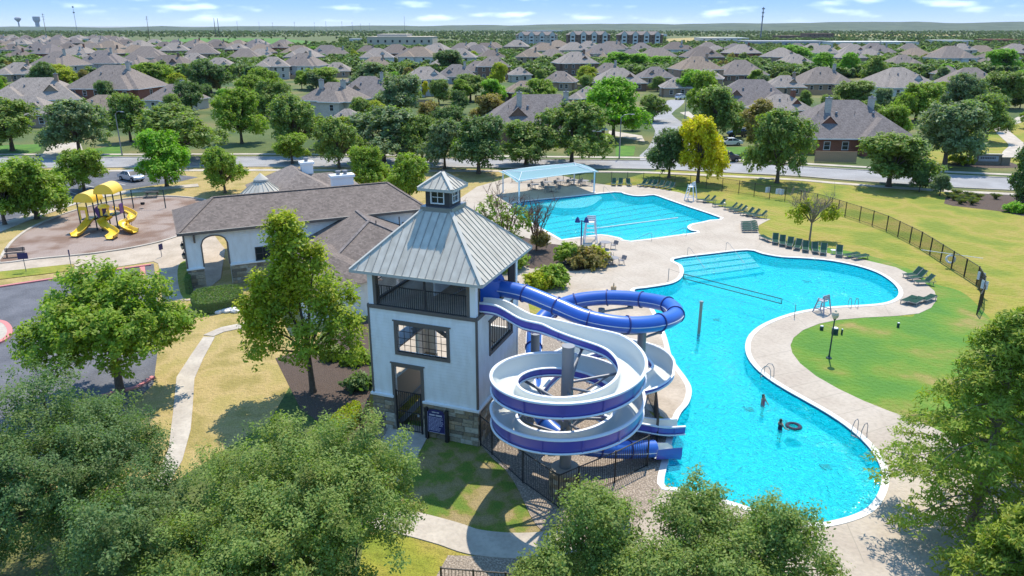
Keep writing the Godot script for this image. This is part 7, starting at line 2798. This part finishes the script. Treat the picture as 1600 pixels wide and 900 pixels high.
func bush(p: Vector3, R: float, h: float, leaf: String, label: String, sd: int) -> void:
	var t := thing("bush", label, "bush", p)
	var b := lobes(sd, R, 0.1, h, 7)
	part(t, "foliage", crown(sd, b, int(90 * R), 16, 0.26, 0.16), M[leaf])
	var m := MB.new()
	for q in b: m.cyl(Vector3.ZERO, q[0], 0.04, 0.015, 5, false)
	part(t, "stems", m, M.bark)

func cypress(p: Vector3, h: float, R: float, sd: int, label: String) -> void:
	# tiers of drooping branches hung with fine feathery sprays
	var r := RandomNumberGenerator.new()
	r.seed = sd
	var m := MB.new()
	m.cyl(Vector3.ZERO, Vector3(0.1, h * 0.6, 0), 0.28, 0.14, 10, false)
	m.cyl(Vector3(0.1, h * 0.6, 0), Vector3(0, h * 0.97, 0), 0.14, 0.03, 8, false)
	var L := Leaves.new()
	for k in 74:
		var t := (k + r.randf()) / 74.0
		var y := lerpf(0.9, h * 0.96, t)
		var a := k * 2.4 + r.randf_range(-0.4, 0.4)
		var len := R * (1.0 - pow(t, 1.3) * 0.88) * r.randf_range(0.7, 1.05)
		var d := Vector3(cos(a), 0, sin(a))
		var last := Vector3(0, y, 0)
		var steps := 7
		for s in steps:
			var u := (s + 1.0) / steps
			var q := Vector3(0, y, 0) + d * len * u + Vector3(0, len * (0.34 * u - 0.42 * u * u), 0) + ball(r) * 0.08
			m.cyl(last, q, 0.05 * (1.1 - u) + 0.01, 0.05 * (1.0 - u) + 0.008, 4, false)
			last = q
			if u < 0.25: continue
			var side := Vector3(-d.z, 0, d.x)
			for j in 5:
				var c := q + side * r.randf_range(-1, 1) * len * 0.26 * (1.15 - u * 0.5) + Vector3(0, r.randf_range(-0.25, 0.2), 0)
				var bright := r.randf_range(0.68, 1.3)
				L.hue = r.randf_range(-0.1, 0.22)
				for i in 17:
					var o := ball(r) * Vector3(0.36, 0.2, 0.36)
					L.leaf(c + o, Vector3(0, 0.8, 0) + d * 0.4 + ball(r) * 0.9, 0.075, bright * r.randf_range(0.8, 1.2), r, 3.0)
	var t := thing("bald_cypress", label, "tree", p)
	part(t, "trunk", m, M.pale_bark)
	part(t, "crown", L.mesh(), M.leaf_cypress)


# ---------------------------------------------------------------- houses
var PLOTS := []     # [centre, radius]

func house(px: float, py: float, wpx: float, st: int, turn: float, wall: String, roof: int, chimneys: int, label := "", fine := true, group := "houses of the neighbourhood") -> Node3D:
	var he := 2.9 if st == 1 else 5.5
	var p := G(px, py, he)
	var w := clampf(wpx * metres(px, py, he) * 1.1, 10.0, 36.0)
	var d := clampf(w * 0.78, 9.5, 17.0)
	var back := Vector3(-sin(turn), 0, -cos(turn))
	var o := Vector3(p.x, 0, p.z) + back * (d / 2)
	PLOTS.append([o, maxf(w, d) * 0.5 + 1.0])
	var tone: String = ["dark brown", "brown-grey", "pale grey-brown", "grey", "tan"][roof]
	var look: String = {"brick_red": "red brick", "brick_tan": "tan brick", "brick_brown": "brown brick", "stucco": "cream stucco", "pale_siding": "white sided", "grey_siding": "grey sided", "limestone": "limestone"}[wall]
	if label == "":
		label = "%s %s house with %s hip roof%s in the %s streets" % ["two-storey" if st == 2 else "one-storey", look, tone, "" if chimneys == 0 else (" and a chimney" if chimneys == 1 else " and two chimneys"), "middle" if group.begins_with("houses") else "far"]
	var t := thing("house", label, "house", o, turn, group)
	var hw := w / 2
	var hd := d / 2
	var sl := 0.66 + 0.06 * (roof % 2)
	var m := MB.new()
	var wing := fine or w > 14
	var wx := hw * (0.45 if roof % 2 else -0.45)
	var ww := hw * 0.42
	m.bx(-hw + 0.45, hw - 0.45, 0, he + 0.02, -hd + 0.45, hd - 0.45)
	part(t, "wall", m, M[wall])
	m = MB.new()
	var top := he + minf(hd, hw) * sl
	var ins := minf(hd, hw - 0.05)
	hip_roof(m, -hw, hw, -hd, hd, he, top, ins, ins)
	var r := part(t, "roof", m, M["shingle_%d" % roof])
	m = MB.new()
	eaves_board(m, -hw, hw, -hd, hd, he, 0.18)
	part(r, "eaves_board", m, M.window_frame)
	if wing:
		m = MB.new()
		m.bx(wx - ww + 0.4, wx + ww - 0.4, 0, he + 0.02, hd - 0.5, hd + 2.0)
		part(t, "wing_wall", m, M[wall])
		m = MB.new()
		hip_roof(m, wx - ww, wx + ww, -hd * 0.2, hd + 2.4, he + 0.06, he + 0.06 + ww * sl, 0.0, ww, false)
		part(r, "wing_roof", m, M["shingle_%d" % roof])
		m = MB.new()
		eaves_board(m, wx - ww, wx + ww, hd, hd + 2.4, he + 0.06, 0.18)
		part(r, "eaves_board", m, M.window_frame)
		if roof % 3 != 1:
			m = MB.new()
			var gx := -wx * 0.8
			var gw := ww * 0.62
			m.tri(Vector3(gx - gw, he + 0.8, hd * 0.62), Vector3(gx + gw, he + 0.8, hd * 0.62), Vector3(gx, he + 0.8 + gw * 0.95, hd * 0.62))
			part(r, "gable", m, M[wall])
			m = MB.new()
			for s in [-1.0, 1.0]:
				var a := Vector3(gx + s * (gw + 0.25), he + 0.6, hd * 0.62 + 0.25)
				var b := Vector3(gx, he + 0.8 + gw * 0.98, hd * 0.62 + 0.25)
				var z := Vector3(0, 0, -hd * 0.62)
				m.quad(a, b, b + z, a + z)
			part(r, "gable_roof", m, M["shingle_%d" % roof])
	var nw := int(clampf(w / 3.6, 2, 6)) if fine else 2
	for lv in st:
		for k in nw:
			var x := lerpf(-hw + 1.4, hw - 1.4, (k + 0.5) / nw)
			var y := 0.9 + lv * 2.7
			var zf := hd - 0.45
			if wing and absf(x - wx) < ww + 0.2:
				zf = hd + 2.0
				x = clampf(x, wx - ww + 1.3, wx + ww - 1.3)
			if fine:
				window_in(t, x - 0.5, x + 0.5, y, y + 1.35, Transform3D(Basis(), Vector3(0, 0, zf)), M.window_frame, 1)
			else:
				m = MB.new()
				m.bx(x - 0.6, x + 0.6, y, y + 1.35, zf, zf + 0.03)
				part(t, "window", m, M.glass)
		if fine:
			for s in [-1.0, 1.0]:
				window_in(t, -0.5, 0.5, 0.9 + lv * 2.7, 2.25 + lv * 2.7, Transform3D(Basis(Vector3.UP, s * PI / 2), Vector3(s * (hw - 0.45), 0, hd * 0.2 * s)), M.window_frame, 1)
	for k in chimneys:
		m = MB.new()
		var cx := hw * (0.42 - 0.75 * k)
		var cz := hd * (0.3 if k else 0.12)
		var cy := top + (0.9 if chimneys == 1 else 0.5)
		m.bx(cx - 0.5, cx + 0.5, he - 0.5, cy, cz - 0.4, cz + 0.4)
		var c := part(t, "chimney", m, M["stucco" if roof % 2 else wall])
		m = MB.new()
		m.bx(cx - 0.6, cx + 0.6, cy, cy + 0.12, cz - 0.5, cz + 0.5)
		m.cyl(Vector3(cx, cy + 0.12, cz), Vector3(cx, cy + 0.4, cz), 0.2, 0.16, 8)
		part(c, "chimney_cap", m, M.galvanised)
	if fine:
		for k in 4:
			m = MB.new()
			var vx := hw * (-0.5 + 0.3 * k)
			var vy := he + (hd * 0.62) * sl
			if k % 2:
				m.lathe([Vector2(0.2, vy), Vector2(0.2, vy + 0.25), Vector2(0.3, vy + 0.3), Vector2(0.24, vy + 0.45), Vector2(0, vy + 0.5)], 8, Transform3D(Basis(), Vector3(vx, 0, hd * 0.38)))
			else:
				m.cyl(Vector3(vx, vy - 0.2, hd * 0.38), Vector3(vx, vy + 0.55, hd * 0.38), 0.05, 0.05, 6)
			part(r, "roof_vent", m, M.galvanised if k % 2 else M.dark_trim)
	return t

func make_houses() -> void:
	# centre of the front eaves in the photograph, width, storeys, turn, wall, roof, chimneys
	var H := [
		[48, 157, 128, 1, 0.25, "brick_tan", 2, 1, "one-storey tan brick house with pale hip roof above the wooden fence"], [156, 139, 116, 2, -0.1, "brick_red", 1, 1, "two-storey red brick house with broad brown roof and pale chimney"], [140, 178, 92, 1, -0.15, "brick_tan", 4, 0, "low tan-roofed house in front of the red brick house"], [256, 157, 74, 1, -0.2, "stucco", 1, 1, "low house with pale tall chimney behind dark oaks"],
		[70, 103, 68, 2, -0.3, "stucco", 1, 1, ""], [22, 116, 60, 1, 0.2, "brick_tan", 2, 1, ""], [152, 99, 62, 2, 0.1, "grey_siding", 3, 1, "two-storey grey-blue house with slate grey roof"], [196, 103, 52, 1, -0.2, "brick_tan", 1, 0, ""], [252, 105, 74, 1, -0.15, "brick_brown", 0, 1, "one-storey brown brick house with streaked dark roof"], [338, 106, 52, 1, 0.1, "stucco", 2, 0, ""],
		[424, 104, 50, 2, 0.15, "stucco", 2, 0, ""], [464, 103, 60, 2, -0.15, "pale_siding", 1, 1, "two-storey white sided house with chimney beside its twin"], [523, 111, 44, 1, 0, "brick_tan", 2, 0, ""], [528, 86, 36, 1, 0.2, "stucco", 1, 1, ""], [638, 92, 54, 1, -0.2, "brick_tan", 1, 0, ""], [588, 104, 50, 1, 0.2, "brick_tan", 4, 1, ""],
		[503, 158, 86, 2, -0.35, "stucco", 1, 2, "two-storey house with two tall cream chimneys and streaked roof"], [540, 198, 74, 1, 0.1, "brick_tan", 2, 0, "one-storey wing-roofed house behind the street oaks"], [575, 152, 96, 1, 0.15, "brick_tan", 3, 1, "one-storey grey-roofed house with pale chimney"], [667, 124, 64, 2, 0.2, "pale_siding", 2, 0, "two-storey white sided house with pale roof in mid distance"], [714, 120, 58, 1, 0.1, "grey_siding", 3, 1, "grey sided house with light metal-like roof"], [742, 112, 50, 1, -0.2, "brick_tan", 1, 0, ""], [772, 104, 48, 2, 0.1, "brick_brown", 1, 0, ""],
		[848, 203, 186, 1, 0.06, "brick_brown", 3, 2, "wide brown brick house with slate brown roof behind the shade canopy"], [872, 128, 50, 1, -0.2, "brick_tan", 1, 0, ""], [822, 144, 56, 1, 0.1, "brick_brown", 4, 0, "low house with warm brown roof"], [814, 117, 34, 1, 0.1, "stucco", 2, 0, ""], [912, 154, 50, 1, -0.3, "brick_tan", 2, 1, ""], [905, 99, 60, 2, 0.2, "brick_brown", 2, 1, ""], [948, 115, 50, 1, -0.2, "brick_tan", 1, 1, ""],
		[972, 130, 76, 1, 0.1, "brick_brown", 2, 0, "grey-roofed house with dark gable at the side street head"], [1030, 121, 50, 1, 0.15, "brick_tan", 3, 0, ""], [1058, 137, 46, 1, -0.1, "brick_tan", 2, 0, ""], [1098, 109, 68, 2, 0.15, "brick_tan", 4, 1, ""], [1102, 123, 50, 1, -0.3, "brick_tan", 2, 0, ""], [1166, 117, 70, 1, 0.1, "brick_brown", 1, 0, ""], [1178, 166, 130, 1, -0.15, "brick_brown", 3, 0, "broad grey-roofed house above the dark car"],
		[1236, 173, 80, 1, 0.2, "brick_red", 2, 1, "one-storey brick house with grey hip roof touching the big brick house"], [1338, 217, 176, 1, -0.05, "brick_red", 3, 2, "wide red brick house with two chimneys above the wooden fence"], [1298, 131, 78, 1, 0.1, "brick_tan", 1, 1, ""], [1228, 136, 58, 1, -0.2, "brick_tan", 2, 1, ""], [1428, 136, 98, 2, 0.25, "pale_siding", 2, 0, "two-storey pale house with dark upper window near the park"], [1524, 132, 78, 2, -0.2, "grey_siding", 1, 0, "two-storey blue-grey house behind the park trees"], [1370, 89, 40, 1, 0.3, "pale_siding", 2, 0, ""],
		[1490, 116, 30, 1, 0.1, "brick_tan", 1, 0, ""], [1500, 96, 44, 1, -0.2, "stucco", 2, 0, ""], [1575, 100, 50, 1, 0.2, "brick_tan", 1, 0, ""], [1250, 100, 50, 1, 0.1, "brick_tan", 2, 0, ""], [30, 180, 90, 1, 0.1, "brick_tan", 2, 0, "tan brick house at the bright lawn"], [1420, 102, 50, 1, 0.1, "brick_tan", 1, 0, ""], [690, 104, 46, 1, -0.1, "brick_tan", 2, 0, ""], [380, 92, 50, 1, 0.15, "stucco", 1, 0, ""], [560, 128, 50, 1, -0.2, "brick_tan", 2, 0, ""], [300, 96, 44, 1, 0.2, "brick_tan", 2, 0, ""]]
	for a in H:
		house(a[0], a[1], a[2], a[3], a[4], a[5], a[6], a[7], a[8], a[1] > 95)
	# wooden garden fences beside the nearer houses
	var kept := PLOTS.duplicate()
	for k in kept.size():
		if k % 3 == 2 or H[k][1] < 98: continue
		var o: Vector3 = kept[k][0]
		var rad: float = kept[k][1]
		var s := -1.0 if k % 2 else 1.0
		var t := thing("garden_fence", "weathered wooden fence beside the " + ["tan", "brown", "pale", "grey"][k % 4] + " roofed garden plots", "fence", o + Vector3(s * rad, 0, rad * 0.3), H[k][4], "wooden garden fences")
		for j in 4:
			var m := MB.new()
			m.bx(s * (j * 2.4) - 1.18, s * (j * 2.4) + 1.18, 0.05, 1.8, -0.03, 0.03)
			part(t, "fence_panel", m, M.wood_fence)
			m = MB.new()
			m.bx(s * (j * 2.4 + 1.2) - 0.06, s * (j * 2.4 + 1.2) + 0.06, 0.0, 1.9, -0.06, 0.06)
			part(t, "post", m, M.wood_fence)
	# the farther streets: rows of smaller and smaller roofs
	var r := RandomNumberGenerator.new()
	r.seed = 12
	var walls := ["brick_tan", "stucco", "brick_brown", "pale_siding", "brick_red", "limestone"]
	for row in 9:
		var y: float = [90.0, 83.0, 78.0, 74.0, 70.0, 67.0, 64.5, 62.0, 60.0][row]
		var x := r.randf_range(-10, 20)
		while x < 1600:
			var yy := y + r.randf_range(-1.2, 1.2)
			var w := 21.0 / metres(x, yy, 3.0) * r.randf_range(0.8, 1.15)
			var keep := x < 440 or (x > 640 and x < 1000 and row < 4) or (x > 1000 and row < 3)
			if row < 2: keep = true
			if x > 190 and x < 540 and row > 4: keep = false
			if x > 540 and x < 700 and row > 2: keep = false
			var clear := true
			var q := G(x, yy, 3.0)
			for pl in PLOTS:
				if Vector2(pl[0].x - q.x, pl[0].z - q.z + 6.0).length() < pl[1] + 9.0:
					clear = false
			if keep and clear and r.randf() < 0.92:
				house(x, yy, w, 2 if r.randf() < 0.55 else 1, r.randf_range(-0.5, 0.5), walls[r.randi_range(0, 5)], [1, 2, 2, 3, 0, 4][r.randi_range(0, 5)], 1 if r.randf() < 0.35 else 0, "", false, "far houses of the neighbourhood")
			x += w * r.randf_range(1.08, 1.35)

func make_far_trees() -> void:
	# gardens between the houses: single trees, the nearest and largest first
	var r := RandomNumberGenerator.new()
	r.seed = 33
	var kinds := ["oak", "oak", "oak", "grey", "green", "dark", "green", "bright", "lime", "rust"]
	var made := 0
	for k in 900:
		if made >= 215:
			break
		var x := r.randf_range(-30, 1630)
		var y := 84.0 + 122.0 * pow(r.randf(), 1.7)
		var p := G(x, y)
		if y > 150 and (x > 1000 and x < 1110):
			continue
		var clear := true
		for pl in PLOTS:
			var d := Vector2(p.x - pl[0].x, p.z - pl[0].z)
			if d.length() < pl[1] + 0.5 or (absf(d.x) < pl[1] * 0.9 and d.y > 0 and d.y < 22.0 and r.randf() < 0.9):
				clear = false
				break
		if not clear:
			continue
		made += 1
		PLOTS.append([p, 1.5])
		var kd: String = kinds[r.randi_range(0, 9)]
		var q: Array = KIND[kd]
		var s: Array = (MID if y > 125 else FAR)[r.randi_range(0, 3)]
		var h := r.randf_range(3.8, 7.4)
		var w := h * r.randf_range(0.45, 0.7)
		tree_from(q[0], ("tall " if h > 6.6 else ("low " if h < 5.2 else "")) + ("broad " if w / h > 0.58 else "slender ") + q[2] + " in the gardens between the houses", "garden trees of the neighbourhood", p, s[0], s[1], M[q[1]], r.randf() * TAU, Vector3(w / s[2], h / s[3], w / s[2]))
	# beyond: one mass of woods and gardens
	var mm := MultiMesh.new()
	mm.transform_format = MultiMesh.TRANSFORM_3D
	mm.use_colors = true
	var low := crown(990, lobes(990, 1.0, 0.0, 1.7, 6), 46, 7, 0.16, 0.24)
	mm.mesh = low
	var tr := []
	var cs := []
	var f := FastNoiseLite.new()
	f.seed = 9
	f.frequency = 0.004
	for k in 90000:
		if tr.size() >= 32000:
			break
		var y := 44.2 + 78.0 * pow(r.randf(), 1.9)
		var x := r.randf_range(-60, 1660)
		var p := G(x, y)
		var g := f.get_noise_2d(p.x, p.z * 0.6)
		if g < -0.3 and y < 80:
			continue
		if x > 190 and x < 530 and y > 58.5 and y < 70 and r.randf() < 0.97: continue
		if x > 565 and x < 690 and y > 69 and y < 76: continue
		if x > 1040 and x < 1150 and y > 57 and y < 68: continue
		if x > 1170 and x < 1440 and y > 66 and y < 75 and r.randf() < 0.75: continue
		if x > 800 and x < 1040 and y > 70.5 and y < 74: continue
		var clear := true
		if y > 59:
			for pl in PLOTS:
				if absf(p.x - pl[0].x) < pl[1] and p.z - pl[0].z > -pl[1] and p.z - pl[0].z < pl[1] + (16.0 if y > 75 else 6.0):
					clear = false
					break
		if not clear:
			continue
		var h := r.randf_range(2.8, 5.6) * (1.0 if y > 54 else 1.4)
		var w := h * r.randf_range(0.42, 0.75)
		tr.append(Transform3D(Basis(Vector3.UP, r.randf() * TAU).scaled(Vector3(w, h / 1.7, w)), p))
		var b := r.randf_range(0.7, 1.25)
		var hu := r.randf_range(-0.12, 0.3)
		cs.append(Color(b * (1 + hu), b * (1 + hu * 0.4), b * (1 - hu * 0.5)))
	mm.instance_count = tr.size()
	for k in tr.size():
		mm.set_instance_transform(k, tr[k])
		mm.set_instance_color(k, cs[k])
	var o := MultiMeshInstance3D.new()
	o.name = "far_woods"
	o.multimesh = mm
	o.material_override = M.leaf_far
	add_child(o)
	o.set_meta("kind", "stuff")
	tag(o, "mass of far tree crowns reaching to the horizon", "woods")


func _ready() -> void:
	rng.seed = 20
	make_materials()
	make_light()
	make_ground()
	make_shapes()
	make_tower()
	make_slides()
	make_clubhouse()
	make_houses()
	make_playground()
	make_fences()
	make_pool_things()
	make_canopy()
	make_cars()
	make_far()
	make_near_trees()
	make_far_trees()
